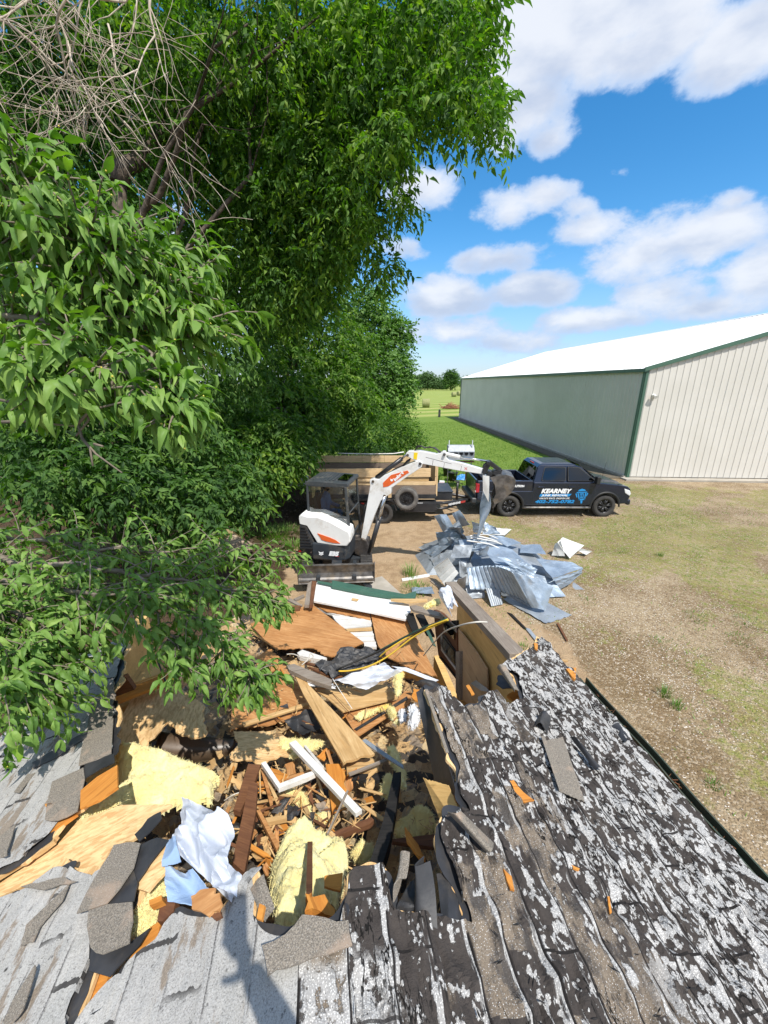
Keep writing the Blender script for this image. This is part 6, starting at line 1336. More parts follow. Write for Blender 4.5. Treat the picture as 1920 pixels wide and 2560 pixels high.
# dark core of the pile so no daylight shows through
mb = MB(); c = z2(480, 1080, .1); rows = []
for j in range(13):
 for i in range(17):
  u, v = i / 16 * 2 - 1, j / 12 * 2 - 1; r2 = u * u + v * v; z = max(0, 1 - r2) ** .7 * .62 + .10 * mn.noise(Vector((u * 4, v * 4, 1))) * max(0, 1 - r2)
  rows.append((u * 1.75 - v * .3, v * 1.5, z * .95))
mb.add(rows, [(j * 17 + i, j * 17 + i + 1, (j + 1) * 17 + i + 1, (j + 1) * 17 + i) for j in range(12) for i in range(16)])
o = mb.build('scrap_heap', 'galv_dull', fixn=False); o.location = (c.x - .1, c.y + .5, .0); tag(o, 'dull crushed scrap filling the middle of the sheet metal pile', 'scrap', kind='stuff')
# twisted sheet held by the bucket
def hanging():
 f = .31344; Yp = 8.95
 left = [(418, 335), (410, 470), (372, 600), (388, 700), (360, 830), (320, 920), (288, 1030)]
 right = [(462, 350), (452, 500), (486, 590), (425, 700), (388, 800), (342, 950), (305, 1035)]
 n = len(left); vs = []; m_ = 6
 for i in range(n):
  for k in range(m_ + 1):
   u = k / m_; x = left[i][0] * (1 - u) + right[i][0] * u; y = left[i][1] * (1 - u) + right[i][1] * u
   Y = Yp + .16 * math.sin(i * 1.3 + u * 2.2) + (.22 if i > 4 else 0) * (i - 4) * .6 + .10 * (u - .5) * math.cos(i * 1.6); vs.append(PY(1080 + x * f, 1080 + y * f, Y))
 c = vs[0].copy(); mb = MB(); mb.add([p - c for p in vs], [(i * (m_ + 1) + k, i * (m_ + 1) + k + 1, (i + 1) * (m_ + 1) + k + 1, (i + 1) * (m_ + 1) + k) for i in range(n - 1) for k in range(m_)], True)
 o = mb.build('metal_sheet', 'galv', fixn=False); o.location = c; s = o.modifiers.new('s', 'SUBSURF'); s.levels = s.render_levels = 2; s = o.modifiers.new('t', 'SOLIDIFY'); s.thickness = .004
 tag(o, 'long twisted pale sheet hanging from the excavator bucket down to the pile', 'metal sheet')
hanging()
o = sheet('metal_sheet', [PY(1080 + x * .31344, 1080 + y * .31344, 8.8) for x, y in ((405, 345), (458, 352), (452, 560), (408, 470))], 'galv_white', 'flat pale strip pinched against the bucket side', 'metal sheet', crease=.03, seed=41)
# ------------------------------------------------------------------ odds and ends behind the trailer
def nestbox():
 c = PY(1152, 1150, 18.0); root = empty('nest_box', (c.x, 18.0, 0)); tag(root, 'grey steel nest box with five round openings standing on legs in the lawn', 'nest box')
 z0, z1 = 1.38, 1.98; w = .60
 mb = MB(); mb.prism([(-.02, z0), (-.04, z1 - .2), (.22, z1 + .05), (.34, z1 + .05), (.34, z0)], -w, w, 'x');
 mb.v = [(x, y, z) for x, y, z in mb.v]; mb.build('case', 'galv_box', root, bevel=.008)
 for k in range(5):
  x = -w + .13 + k * .235; mb = MB(); mb.cyl((x, -.05, z0 + .30), (x, -.03, z0 + .30), .08, n=18); mb.build('opening', 'trim_black', root)
  mb = MB(); mb.box((x, -.07, z0 + .385), (.18, .07, .012), Matrix.Rotation(.4, 3, 'X')); mb.build('hood', 'galv_box', root)
 mb = MB(); mb.box((0, -.15, z0 + .06), (1.2, .22, .02)); mb.build('perch', 'galv_box', root)
 mb = MB(); mb.box((0, -.12, z0 - .05), (1.15, .12, .05)); mb.build('wood_rail', 'rust', root)
 for x in (-.55, .5): mb = MB(); mb.cyl((x, .1, 0), (x, .1, z1 + .28), .022, n=8); mb.build('leg', 'galv_box', root)
nestbox()
def tank(px, py, w, label, hgt=.62):
 p = PZ(px, py, 0); root = empty('stock_tank', p); tag(root, label, 'stock tank', 'corrugated tanks beside the trailer')
 mb = MB(); n = 48; prof = []
 for k in range(61): z = hgt * k / 60; prof.append((1 + .018 * math.sin(k / 60 * 2 * math.pi * 7), z))
 vs = [];
 for r, z in prof:
  for i in range(n): th = 2 * math.pi * i / n; vs.append(((w / 2 - .4) * (1 if math.cos(th) > 0 else -1) * (abs(math.cos(th)) > 1e-6) + .4 * math.cos(th) * r, .42 * math.sin(th) * r, z))
 mb.add(vs, [(k * n + i, k * n + (i + 1) % n, (k + 1) * n + (i + 1) % n, (k + 1) * n + i) for k in range(60) for i in range(n)], True)
 mb.build('wall', 'galv_white', root, fixn=False)
 mb = MB(); mb.prism([(x * .93, y * .93) for x, y, z in vs[:n]], hgt - .12, hgt - .08, 'z'); mb.build('soil', 'soil_clod', root)
tank(735, 1211, 1.9, 'nearer white corrugated tank under the hanging mulberry leaves'); tank(775, 1184, 1.6, 'farther white corrugated tank touching the trailer end', .7)
def pot(px, py, s, label, leafy=True):
 p = PZ(px, py, 0); root = empty('plant_pot', p); tag(root, label, 'plant pot')
 mb = MB(); mb.lathe([(0, 0), (.17 * s, 0), (.23 * s, .42 * s), (.245 * s, .42 * s), (.245 * s, .45 * s), (.21 * s, .45 * s), (.20 * s, .38 * s), (0, .38 * s)], (0, 0, 0), 'z', 24); mb.build('pot', 'black_plastic', root)
 if leafy:
  rl = np.random.default_rng(int(px)); P, A, S, Tn = crown_leaves([((0, 0, .58 * s), (.2 * s, .2 * s, .2 * s), 26)], .09, rl, 6, .15, .6, .3); leaves('plant', P, A, S, LEAF_MID, 'leaf_elm', root, rl, tonebase=Tn)
pot(1131, 1203, 1.05, 'black nursery pot with a small green plant behind the trailer tongue'); pot(1117, 1190, 1.0, 'black pot without a plant just behind the leafy pot', False)
def sack():
 c = PZ(1158, 1200, 0); o = sheet('plastic_bag', [c + Vector((-.42, -.1, .02)), c + Vector((.42, -.12, .02)), c + Vector((.40, .35, .05)), c + Vector((-.38, .35, .05))], 'blue_plastic', 'bright blue plastic sack lying on the ground beside the pickup tailgate', 'plastic bag', crease=.06, cs=4, seed=51, bend=lambda u, v: .22 * math.sin(math.pi * u) * math.sin(math.pi * v))
sack()
def board_sign():
 p0 = PY(1103, 1214, 16.6); p0.z = 0.0; root = empty('feed_sack', p0, R(-8)); tag(root, 'upright pink and white printed sack beside the trailer front', 'sack')
 mb = MB(); mb.box((0, 0, .38), (.24, .1, .76), Matrix.Rotation(.06, 3, 'Y')); mb.build('sack_body', 'cloth_white', root, bevel=.04, seg=3)
 mb = MB(); mb.box((0, -.053, .62), (.2, .008, .16)); mb.box((0, -.053, .2), (.2, .008, .22)); mb.build('sack_print', 'pink_print', root)
board_sign()
mb = MB(); mb.lathe([(0, 0), (.13, 0), (.15, .34), (.155, .36), (.135, .36), (.12, .05), (0, .05)], (0, 0, 0), 'z', 20); o = mb.build('bucket', 'white_paint'); p = PZ(592, 1212, 0); o.location = p; tag(o, 'small white plastic bucket in the shade under the trees', 'bucket')
# concrete pad remnant and bits by the blade
mb = MB(); q = [PZ(*p, .03) for p in ((905, 1452), (955, 1440), (1010, 1490), (930, 1500))]; c = sum(q, Vector()) / 4; mb.prism([(p.x - c.x, p.y - c.y) for p in q], -.08, .03, 'z'); o = mb.build('concrete_slab', 'concrete', bevel=.01); o.location = (c.x, c.y, 0); tag(o, 'broken grey concrete slab beside the raised blade', 'slab')
# dirt clods and roots under the trees
rc = random.Random(9)
mb = MB()
for i in range(420):
 x = rc.uniform(-5.5, -2.2); y = rc.uniform(9.5, 16.5); s = rc.uniform(.02, .09); k = len(mb.v)
 for v in ((1, 0, 0), (-1, 0, 0), (0, 1, 0), (0, -1, 0), (0, 0, .8), (0, 0, -.5)): mb.v.append((x + v[0] * s * rc.uniform(.6, 1.3), y + v[1] * s * rc.uniform(.6, 1.3), v[2] * s + .12))
 for f_ in ((0, 2, 4), (2, 1, 4), (1, 3, 4), (3, 0, 4)): mb.f.append(tuple(k + q for q in f_)); mb.sm.append(False); mb.mi.append(0)
tag(mb.build('soil_clods', 'soil_clod', fixn=False), 'dark soil clods and bark chips under the trees', 'soil', kind='stuff')
p = PZ(575, 1375, .0); mb = MB(); rows = []
for j in range(15):
 for i in range(15): u, v = i / 7 - 1, j / 7 - 1; rows.append((u * .8, v * .6, max(0, 1 - u * u - v * v) * .38 * (1 + .5 * mn.noise(Vector((u * 3, v * 3, 4))))))
mb.add(rows, [(j * 15 + i, j * 15 + i + 1, (j + 1) * 15 + i + 1, (j + 1) * 15 + i) for j in range(14) for i in range(14)], True); plain('dirt_pile', (.42, .33, .24), (.28, .2, .14), .95, bmp=.9, scale=5)
o = mb.build('dirt_mound', 'dirt_pile', fixn=False); o.location = p; tag(o, kind='structure')
# ------------------------------------------------------------------ half demolished cabin
AU = Vector((-.153, .988, 0)).normalized(); AV = Vector((.988, .153, 0)).normalized(); UPZ = Vector((0, 0, 1)); SL = .33
RID = AV * -.137 + UPZ * 3.1; W0 = 2.1
def roofpt(a, w, s, h=0.0): return RID + AU * a + AV * (s * w) - UPZ * (SL * w) + (UPZ + AV * s * SL).normalized() * h
def proj(p):
 d = p - CAM; c, s_ = math.cos(PITCH), math.sin(PITCH); dep = d.y * c - d.z * s_; up = d.y * s_ + d.z * c
 if dep < .05: return None
 return (960 + F * d.x / dep, 1280 - F * up / dep)
def inpoly(x, y, P):
 c = False; n = len(P); j = n - 1
 for i in range(n):
  xi, yi = P[i]; xj, yj = P[j]
  if (yi > y) != (yj > y) and x < (xj - xi) * (y - yi) / (yj - yi) + xi: c = not c
  j = i
 return c
KL1 = [(-3000, 1200), (100, 1560), (318, 1600), (290, 1700), (286, 1840), (283, 1884), (212, 1908), (198, 1960), (196, 2030), (150, 2052), (110, 2110), (50, 2160), (-60, 2205), (-3000, 3000)]
KL2 = [(-3000, 3400), (-300, 2370), (0, 2262), (60, 2236), (150, 2168), (235, 2195), (300, 2160), (345, 2190), (330, 2262), (262, 2275), (228, 2330), (226, 2400), (170, 2560), (120, 6000), (-9000, 6000)]
KC = [(110, 6000), (186, 2580), (245, 2500), (300, 2430), (400, 2350), (438, 2282), (545, 2292), (590, 2235), (628, 2170), (650, 2182), (640, 2250), (676, 2345), (720, 2352), (760, 2310), (835, 2345), (842, 2262), (876, 2168), (966, 2166), (985, 2290), (1075, 2292), (1185, 2322),
  (1145, 2232), (1102, 2120), (1100, 2070), (1118, 2030), (1180, 2035), (1150, 1985), (1140, 1915), (1062, 1722), (1108, 1722), (1160, 1775), (1195, 1762), (1216, 1732), (1238, 1730), (1262, 1768), (1306, 1752), (1292, 1690), (1246, 1668), (1290, 1642), (1318, 1630), (1350, 1596), (1402, 1588), (1500, 1640), (9000, 2600), (9000, 9000)]
def vin(x, y, P):
 c = np.zeros(x.shape, bool); n = len(P); j = n - 1
 for i in range(n):
  xi, yi = P[i]; xj, yj = P[j]
  if yi != yj: c ^= ((yi > y) != (yj > y)) & (x < (xj - xi) * (y - yi) / (yj - yi) + xi)
  j = i
 return c
def vkeep(a, w, s, g=0.0):
 P = np.array(RID) + a[:, None] * np.array(AU) + (s * w)[:, None] * np.array(AV) - (SL * w)[:, None] * np.array(UPZ) - np.array(CAM)
 c, s_ = math.cos(PITCH), math.sin(PITCH); dep = P[:, 1] * c - P[:, 2] * s_; up = P[:, 1] * s_ + P[:, 2] * c; bad = dep < .05; dep = np.where(bad, 1, dep)
 x = 960 + F * P[:, 0] / dep; y = 1280 - F * up / dep
 return bad | (y > 4000) | vin(x, y, KL1) | vin(x, y, KL2) | vin(x, y, KC)
def keep(p):
 q = proj(p)
 if q is None: return True
 x, y = q
 if y > 4000: return True
 return inpoly(x, y, KL1) or inpoly(x, y, KL2) or inpoly(x, y, KC)
cabin = empty('cabin', (RID.x, 0, 0)); tag(cabin, 'half demolished small cabin with torn shingle roof under the camera', 'cabin')
def shingle_mat(name, worn):
 m, t, b, o = newmat(name); c0 = N(t, 'ShaderNodeTexCoord'); v = c0.outputs['Object']
 sp = N(t, 'ShaderNodeSeparateXYZ'); t.links.new(v, sp.inputs[0]); x, y = sp.outputs[0], sp.outputs[1]
 row = MA(t, 'FLOOR', MA(t, 'DIVIDE', y, .14)); fy = MA(t, 'FRACT', MA(t, 'DIVIDE', y, .14))
 def st(sx_, sy_, off=0):
  mp = N(t, 'ShaderNodeMapping'); t.links.new(v, mp.inputs[0]); mp.inputs['Scale'].default_value = (sx_, sy_, 1); mp.inputs['Location'].default_value = (off, off * .7, 0); return mp.outputs[0]
 gr = noise(t, v, 230, 2, .7)
 wn = N(t, 'ShaderNodeTexWhiteNoise', noise_dimensions='2D'); cb = N(t, 'ShaderNodeCombineXYZ')
 tab = MA(t, 'FLOOR', MA(t, 'DIVIDE', MA(t, 'ADD', x, MA(t, 'MULTIPLY', row, .155)), .305)); t.links.new(tab, cb.inputs[0]); t.links.new(row, cb.inputs[1]); t.links.new(cb.outputs[0], wn.inputs[0]); rnd = wn.outputs[0]
 fx = MA(t, 'FRACT', MA(t, 'DIVIDE', MA(t, 'ADD', x, MA(t, 'MULTIPLY', row, .155)), .305))
 if not worn:
  col = MIXC(t, sstep(t, noise(t, v, 3.0, 5), .35, .65), (.36, .35, .325), (.43, .415, .39))
  col = MIXC(t, MA(t, 'MULTIPLY', rnd, .5), col, (.28, .27, .26)); col = MIXC(t, MA(t, 'MULTIPLY', sstep(t, fy, .93, .99), sstep(t, noise(t, v, 4, 5), .42, .55)), col, (.09, .085, .08))  # thin shadow line along each course edge is painted into the colour
  col = MIXC(t, sstep(t, gr, .42, .7, 0, .35), col, (.60, .60, .59)); col = MIXC(t, sstep(t, gr, .48, .25, 0, .6), col, (.09, .09, .09))
  col = MIXC(t, sstep(t, noise(t, v, 55, 4, .7), .60, .68, 0, .7), col, (.07, .068, .066))
  slot = MA(t, 'MULTIPLY', MA(t, 'LESS_THAN', MA(t, 'ABSOLUTE', MA(t, 'SUBTRACT', fx, MA(t, 'ADD', .45, MA(t, 'MULTIPLY', noise(t, st(3, 30), 1, 2), .14)))), .026), sstep(t, noise(t, v, 2.6, 3), .44, .52))
  wear = sstep(t, noise(t, st(1.0, 3.0, 4), 2.6, 8, .68), .55, .60)
  bro = MIXC(t, gr, (.10, .085, .07), (.38, .31, .24)); col = MIXC(t, MA(t, 'MULTIPLY', wear, .95), col, bro)
  col = MIXC(t, MA(t, 'MULTIPLY', slot, .95), col, (.05, .047, .045))
  pit = MA(t, 'MULTIPLY', sstep(t, vor(t, st(1, 1), 16), .16, .05), sstep(t, noise(t, v, 5, 3), .58, .64)); col = MIXC(t, pit, col, (.035, .032, .03))
  h = MA(t, 'ADD', MA(t, 'MULTIPLY', gr, .5), MA(t, 'MULTIPLY', noise(t, v, 38, 5, .7), .9)); bump(t, b, h, .8, .006)
 else:
  tan = MIXC(t, gr, (.06, .05, .042), (.36, .29, .215)); tan = MIXC(t, sstep(t, vor(t, v, 170), .28, .12, 0, .8), tan, (.82, .83, .84))
  tan = MIXC(t, sstep(t, noise(t, st(1, 2.0, 7), 6, 5, .6), .5, .62, 0, .8), tan, (.055, .052, .052))
  asph = MIXC(t, noise(t, v, 20, 5, .7), (.024, .021, .020), (.09, .076, .067))
  worn_ = sstep(t, MA(t, 'ADD', noise(t, st(1.0, 2.2), 2.6, 5, .6), MA(t, 'MULTIPLY', MA(t, 'SUBTRACT', rnd, .5), .42)), .40, .46)
  worn_ = MA(t, 'MAXIMUM', worn_, sstep(t, y, 1.0, 1.5, 0, .9))
  col = MIXC(t, worn_, tan, asph)
  # surviving white granule patches: rounded, strung along the courses
  pn = MA(t, 'ADD', noise(t, st(1.0, 1.45, 2), 13, 7, .66), MA(t, 'MULTIPLY', sstep(t, y, .3, 1.7, -.055, .03), 1.0))
  cell = vor(t, st(.9, 1.1), 52)
  pat = MA(t, 'MULTIPLY', sstep(t, MA(t, 'SUBTRACT', pn, MA(t, 'MULTIPLY', cell, .20)), .412, .43), sstep(t, worn_, .2, .8))
  edge = MA(t, 'MULTIPLY', sstep(t, MA(t, 'ADD', fy, MA(t, 'MULTIPLY', MA(t, 'SUBTRACT', noise(t, v, 22, 4), .5), .3)), .87, .90), sstep(t, noise(t, st(1, 9, 5), 2.6, 4, .6), .47, .52)); pat = MA(t, 'MAXIMUM', pat, edge)
  nb = noise(t, v, 7, 6, .65); flat_ = MA(t, 'MULTIPLY', sstep(t, MA(t, 'ADD', y, MA(t, 'MULTIPLY', MA(t, 'SUBTRACT', nb, .5), .35)), .30, .24), sstep(t, MA(t, 'ADD', x, MA(t, 'MULTIPLY', MA(t, 'SUBTRACT', nb, .5), .25)), .78, .71))
  pat = MA(t, 'MAXIMUM', pat, MA(t, 'MULTIPLY', flat_, sstep(t, noise(t, v, 24, 6, .7), .40, .46)))
  rid = MA(t, 'ABSOLUTE', MA(t, 'SUBTRACT', noise(t, st(.8, 2.4, 11), 6.0, 4, .6), .5)); crk = MA(t, 'MULTIPLY', sstep(t, rid, .016, .006), sstep(t, noise(t, st(1, 1, 3), 2.2, 3), .46, .54)); pat = MA(t, 'MULTIPLY', pat, MA(t, 'SUBTRACT', 1.0, crk)); col = MIXC(t, crk, col, (.012, .011, .010))
  gap_shade = MA(t, 'MAXIMUM', sstep(t, fy, .07, .03), MA(t, 'MULTIPLY', MA(t, 'LESS_THAN', MA(t, 'ABSOLUTE', MA(t, 'SUBTRACT', fx, .5)), .014), sstep(t, rnd, .5, .6))); gap_shade = MA(t, 'MULTIPLY', gap_shade, sstep(t, noise(t, v, 9, 4), .36, .44)); pat = MA(t, 'MULTIPLY', pat, MA(t, 'SUBTRACT', 1.0, gap_shade)); col = MIXC(t, gap_shade, col, (.02, .018, .017))  # dark tab gaps, and painted shadow under each upper course
  wht = MIXC(t, sstep(t, vor(t, v, 190), .15, .5), (.72, .71, .68), (.38, .37, .355))
  col = MIXC(t, pat, col, wht)
  h = MA(t, 'ADD', MA(t, 'MULTIPLY', gr, .35), MA(t, 'ADD', MA(t, 'MULTIPLY', pat, .55), noise(t, v, 30, 5, .7))); bump(t, b, h, .9, .009)
 t.links.new(col, b.inputs['Base Color']); b.inputs['Roughness'].default_value = .92; b.inputs['Specular IOR Level'].default_value = .2
shingle_mat('shingle_pale', False); shingle_mat('shingle_worn', True)
def gran_mat():
 m, t, b, o = newmat('shingle_back'); v = coords(t); gr = noise(t, v, 240, 2, .8); col = MIXC(t, sstep(t, gr, .3, .7), (.11, .098, .082), (.32, .275, .22)); col = MIXC(t, sstep(t, noise(t, v, 7, 5), .52, .66, 0, .8), col, (.36, .27, .20)); col = MIXC(t, sstep(t, vor(t, v, 150), .3, .1, 0, .4), col, (.6, .58, .54))
 t.links.new(col, b.inputs['Base Color']); b.inputs['Roughness'].default_value = .95; bump(t, b, gr, .8, .004)
gran_mat()
def soften(vs, fs, it=5):
 V_ = np.array(vs); F_ = np.array(fs); E = np.concatenate([F_[:, [0, 1]], F_[:, [1, 2]], F_[:, [2, 3]], F_[:, [3, 0]]]); E.sort(1); u_, c_ = np.unique(E, axis=0, return_counts=True); b_ = u_[c_ == 1]
 for _ in range(it):
  S = np.zeros((len(V_), 2)); n_ = np.zeros(len(V_)); np.add.at(S, b_[:, 0], V_[b_[:, 1], :2]); np.add.at(S, b_[:, 1], V_[b_[:, 0], :2]); np.add.at(n_, b_[:, 0], 1); np.add.at(n_, b_[:, 1], 1)
  k = n_ > 1; V_[k, :2] = V_[k, :2] * .4 + .6 * S[k] / n_[k, None]
 return V_.tolist()
def slope(s, mat, curl, A0=-1.0, A1=3.35):
 dx = .0125; na = int((A1 - A0) / dx); rows = int(W0 / .14); vs = []; fs = []
 M_ = Matrix((AU, AV * s - UPZ * SL, (UPZ + AV * s * SL))).transposed()
 M_ = Matrix((M_.col[0].normalized(), M_.col[1].normalized(), M_.col[2].normalized())).transposed(); kk = math.sqrt(1 + SL * SL)
 for k in range(rows):
  w0 = k * .14; prof = [(.0, .003), (.12, .004), (.25, .005), (.38, .006), (.5, .007), (.62, .010), (.74, .012), (.85, .014), (.94, .015), (1.0, .015), (1.003, -.004)]
  base = len(vs); m_ = len(prof)
  for i in range(na + 1):
   a = A0 + i * dx
   wob = .005 * mn.noise(Vector((a * 5, k * 3.1, s))) + .004 * mn.noise(Vector((a * 23, k * 5.3, 2)))
   c1 = max(0, mn.noise(Vector((a * 2.6, k * 4.7, 5 + s)))) ; c2 = max(0, mn.noise(Vector((a * 9.0, k * 9.7, 8 + s))) - .05)
   bend = curl * (c1 * .6 + c2 * 2.2)
   for (f_, h) in prof:
    w = w0 + .14 * f_ + wob * f_ * (1 if f_ < 1.001 else 1); hh = h + bend * f_ ** 2.0 * (1 if f_ < 1.001 else .75) + curl * (.9 * mn.noise(Vector((a * 11, w * 34, s * 3))) + .6 * max(0, .25 - abs(mn.noise(Vector((a * 6, w * 22, 40))))) * 4 * (k > 2))
    vs.append((a, w * kk, hh))
  for i in range(na):
   for j in range(m_ - 1): q = base + i * m_ + j; fs.append((q, q + m_, q + m_ + 1, q + 1))
 VA = np.array(vs); q0 = np.array([f[0] for f in fs]); A_, W_ = VA[q0, 0], VA[q0, 1] / kk
 j1 = (fn(A_ * 1 + 50, W_ + 50, .11, 7) - .5) * .05; j2 = (fn(A_ + 50, W_ + 50, .09, 17) - .5) * .05
 kp = vkeep(A_ + j1, W_ + j2, s); fs = [f for f, k_ in zip(fs, kp) if k_]; vs = soften(vs, fs)
 mb = MB(); mb.add(vs, fs, False); o = mb.build('shingles', mat, cabin, fixn=False)
 o.matrix_world = Matrix.Translation(RID) @ M_.to_4x4(); o.parent = cabin; o.matrix_parent_inverse = Matrix.Translation(-cabin.location)
 # felt and deck below
 for (nm, mt, dz, th, grow) in (('roof_felt', 'felt_black', -.008, .004, .010), ('roof_deck', 'osb', -.016, .014, .012)):
  d = .011; na2 = int((A1 - A0) / d); nw = int(W0 / d); AA, WW = np.meshgrid(A0 + np.arange(na2 + 1) * d, np.arange(nw + 1) * d, indexing='ij')
  vs = np.stack([AA.ravel(), WW.ravel() * kk, 0 * AA.ravel() + dz], 1).tolist(); a, w = (AA[:-1, :-1] + d / 2).ravel(), (WW[:-1, :-1] + d / 2).ravel()
  ja = (fn(a + 50, w + 50, .14, 27 + int(grow * 99)) - .5) * .12; jw = (fn(a + 50, w + 50, .12, 37 + int(grow * 99)) - .5) * .12; hit = np.zeros(len(a), bool)
  for ox, oy in ((0, 0), (grow, 0), (-grow, 0), (0, grow), (0, -grow)): hit |= vkeep(a + ja + ox, w + jw + oy, s)
  ix = np.arange((na2 + 1) * (nw + 1)).reshape(na2 + 1, nw + 1); Fq_ = np.stack([ix[:-1, :-1].ravel(), ix[1:, :-1].ravel(), ix[1:, 1:].ravel(), ix[:-1, 1:].ravel()], 1)[hit]; fs = Fq_.tolist(); vs = soften(vs, fs)
  mb = MB(); mb.add(vs, fs); o = mb.build(nm, mt, cabin, fixn=False); o.matrix_world = Matrix.Translation(RID) @ M_.to_4x4(); o.parent = cabin; o.matrix_parent_inverse = Matrix.Translation(-cabin.location)
  m2 = o.modifiers.new('s', 'SOLIDIFY'); m2.thickness = th; m2.offset = 0
slope(-1, 'shingle_pale', .004); slope(1, 'shingle_worn', .021)
# gutter along the right eave: a flattened green drip edge
def cb(nm, mat, mb, **k): o = mb.build(nm, mat, cabin, **k); o.matrix_parent_inverse = Matrix.Translation(-cabin.location); return o
mb = MB(); pts = []
for i in range(40):
 a = -1.0 + i * .088; wob = .02 * mn.noise(Vector((a * 2, 0, 0))); p = roofpt(a, W0 + .045, 1) + AV * wob; pts.append(p)
for (du, dz, w, h) in ((0, -.03, .010, .07), (.03, -.06, .06, .010), (.06, -.03, .010, .06)):
 vs = []
 for p in pts: c = p + AV * du + UPZ * dz; vs += [c - AV * w / 2 - UPZ * h / 2, c + AV * w / 2 - UPZ * h / 2, c + AV * w / 2 + UPZ * h / 2, c - AV * w / 2 + UPZ * h / 2]
 mb.add(vs, [(4 * i + j, 4 * i + (j + 1) % 4, 4 * i + 4 + (j + 1) % 4, 4 * i + 4 + j) for i in range(39) for j in range(4)])
cb('gutter', 'gutter_green', mb)
mb = MB(); rg = random.Random(3)
for i in range(320):
 a = rg.uniform(-.8, 2.3); p = roofpt(a, W0 + .06 + rg.uniform(-.03, .03), 1) - UPZ * rg.uniform(.01, .06); d = (AU + Vector((rg.gauss(0, .5), rg.gauss(0, .5), rg.gauss(0, .2)))).normalized() * rg.uniform(.02, .07); mb.tube([p - d, p + d], [.0025, .001], 4)
cb('leaf_litter', 'brown_wood', mb, fixn=False)
# walls, plates, floor, remaining rafters
def wallbox(nm, mat, a0, a1, w, z0, z1, th=.1):
 mb = MB(); rot = Matrix((AU, AV, UPZ)).transposed(); mb.box(RID * 1 - UPZ * 3.1 + AU * (a0 + a1) / 2 + AV * w + UPZ * (z0 + z1) / 2, (a1 - a0, th, z1 - z0), rot); return cb(nm, mat, mb)
wallbox('side_wall', 'inner_ply', -1.3, 3.05, 1.80, .0, 2.38); wallbox('side_wall', 'inner_ply', -1.3, 4.0, -1.80, 0, 2.38); wallbox('end_wall', 'inner_ply', -1.4, -1.3, 0, 0, 2.4, 3.6)
wallbox('side_wall', 'inner_ply', 3.05, 5.2, 1.80, 0, .55); wallbox('side_wall', 'inner_ply', 4.0, 6.0, -1.80, 0, .7)
wallbox('floor', 'charred', -1.3, 6.0, 0, .0, .12, 3.5)  # near-black floor colour paints the darkness inside the cabin
for i in range(5):
 a = -.75 + i * .42
 for s in (-1, 1):
  mb = MB(); lim = [1.85, 1.85, 1.85, 1.85, 1.85][i]; st = 0.05 if i < 3 else (1.30 if s < 0 else .95)
  p0 = roofpt(a, st, s, -.09); p1 = roofpt(a, lim, s, -.09); d = p1 - p0; mb.box((p0 + p1) / 2, (d.length, .04, .13), d.to_track_quat('X', 'Z').to_matrix()); cb('rafter', 'brown_wood', mb)
for a in (2.2, 2.75):
 for s in (-1,):
  p0 = roofpt(a, 1.25 if s > 0 else 1.4, s, -.09); p1 = roofpt(a, 1.85, s, -.09); d = p1 - p0; mb = MB(); mb.box((p0 + p1) / 2, (d.length, .04, .13), d.to_track_quat('X', 'Z').to_matrix()); cb('rafter', 'brown_wood', mb)
# ---- polygon boards from points lying on real surfaces
def zm(code, x, y):
 ox, oy, s = {'A': (560, 1440, .33755), 'B': (560, 1840, .33755), 'E': (200, 1600, .62688), 'L': (0, 1600, .43390), 'W': (1000, 1440, .33755), 'S': (640, 1900, .48222), 'H': (0, 1900, .24111), 'C': (560, 1840, .18083), 'P': (0, 0, 1), 'T': (640, 1400, .48222), 'R': (1200, 1500, .47936)}[code]
 return ox + x * s, oy + y * s
def surfD(px, py, dz=0.0):
 d = raydir(px, py); t = (2.02 + dz - CAM.z) / (d.z + .15 * d.y); return CAM + d * t
def surfR(px, py, s, h=0.0):
 nn = (UPZ + AV * s * SL).normalized(); return PP(px, py, RID + nn * h, nn)
def surfW(px, py, off=0.0):
 return PP(px, py, AV * (1.70 - .137 - off), AV)
def jagged(P, idx, amp, seed, step=.035):
 out_ = []; n = len(P)
 for i in range(n):
  out_.append(P[i]); a, b_ = P[i], P[(i + 1) % n]
  if idx == 'all' or i in idx:
   k = max(2, int((b_ - a).length / step)); d = (b_ - a); nn = Vector((-d.y, d.x, 0)).normalized()
   for q in range(1, k): u = q / k; out_.append(a.lerp(b_, u) + nn * amp * (mn.noise(Vector((q * 1.7, i * 3.3, seed))) * 1.4 + random.Random(seed * 99 + q).uniform(-.4, .4)) + d.normalized() * amp * .3 * mn.noise(Vector((q * 2.1, seed, 4))))
 return out_
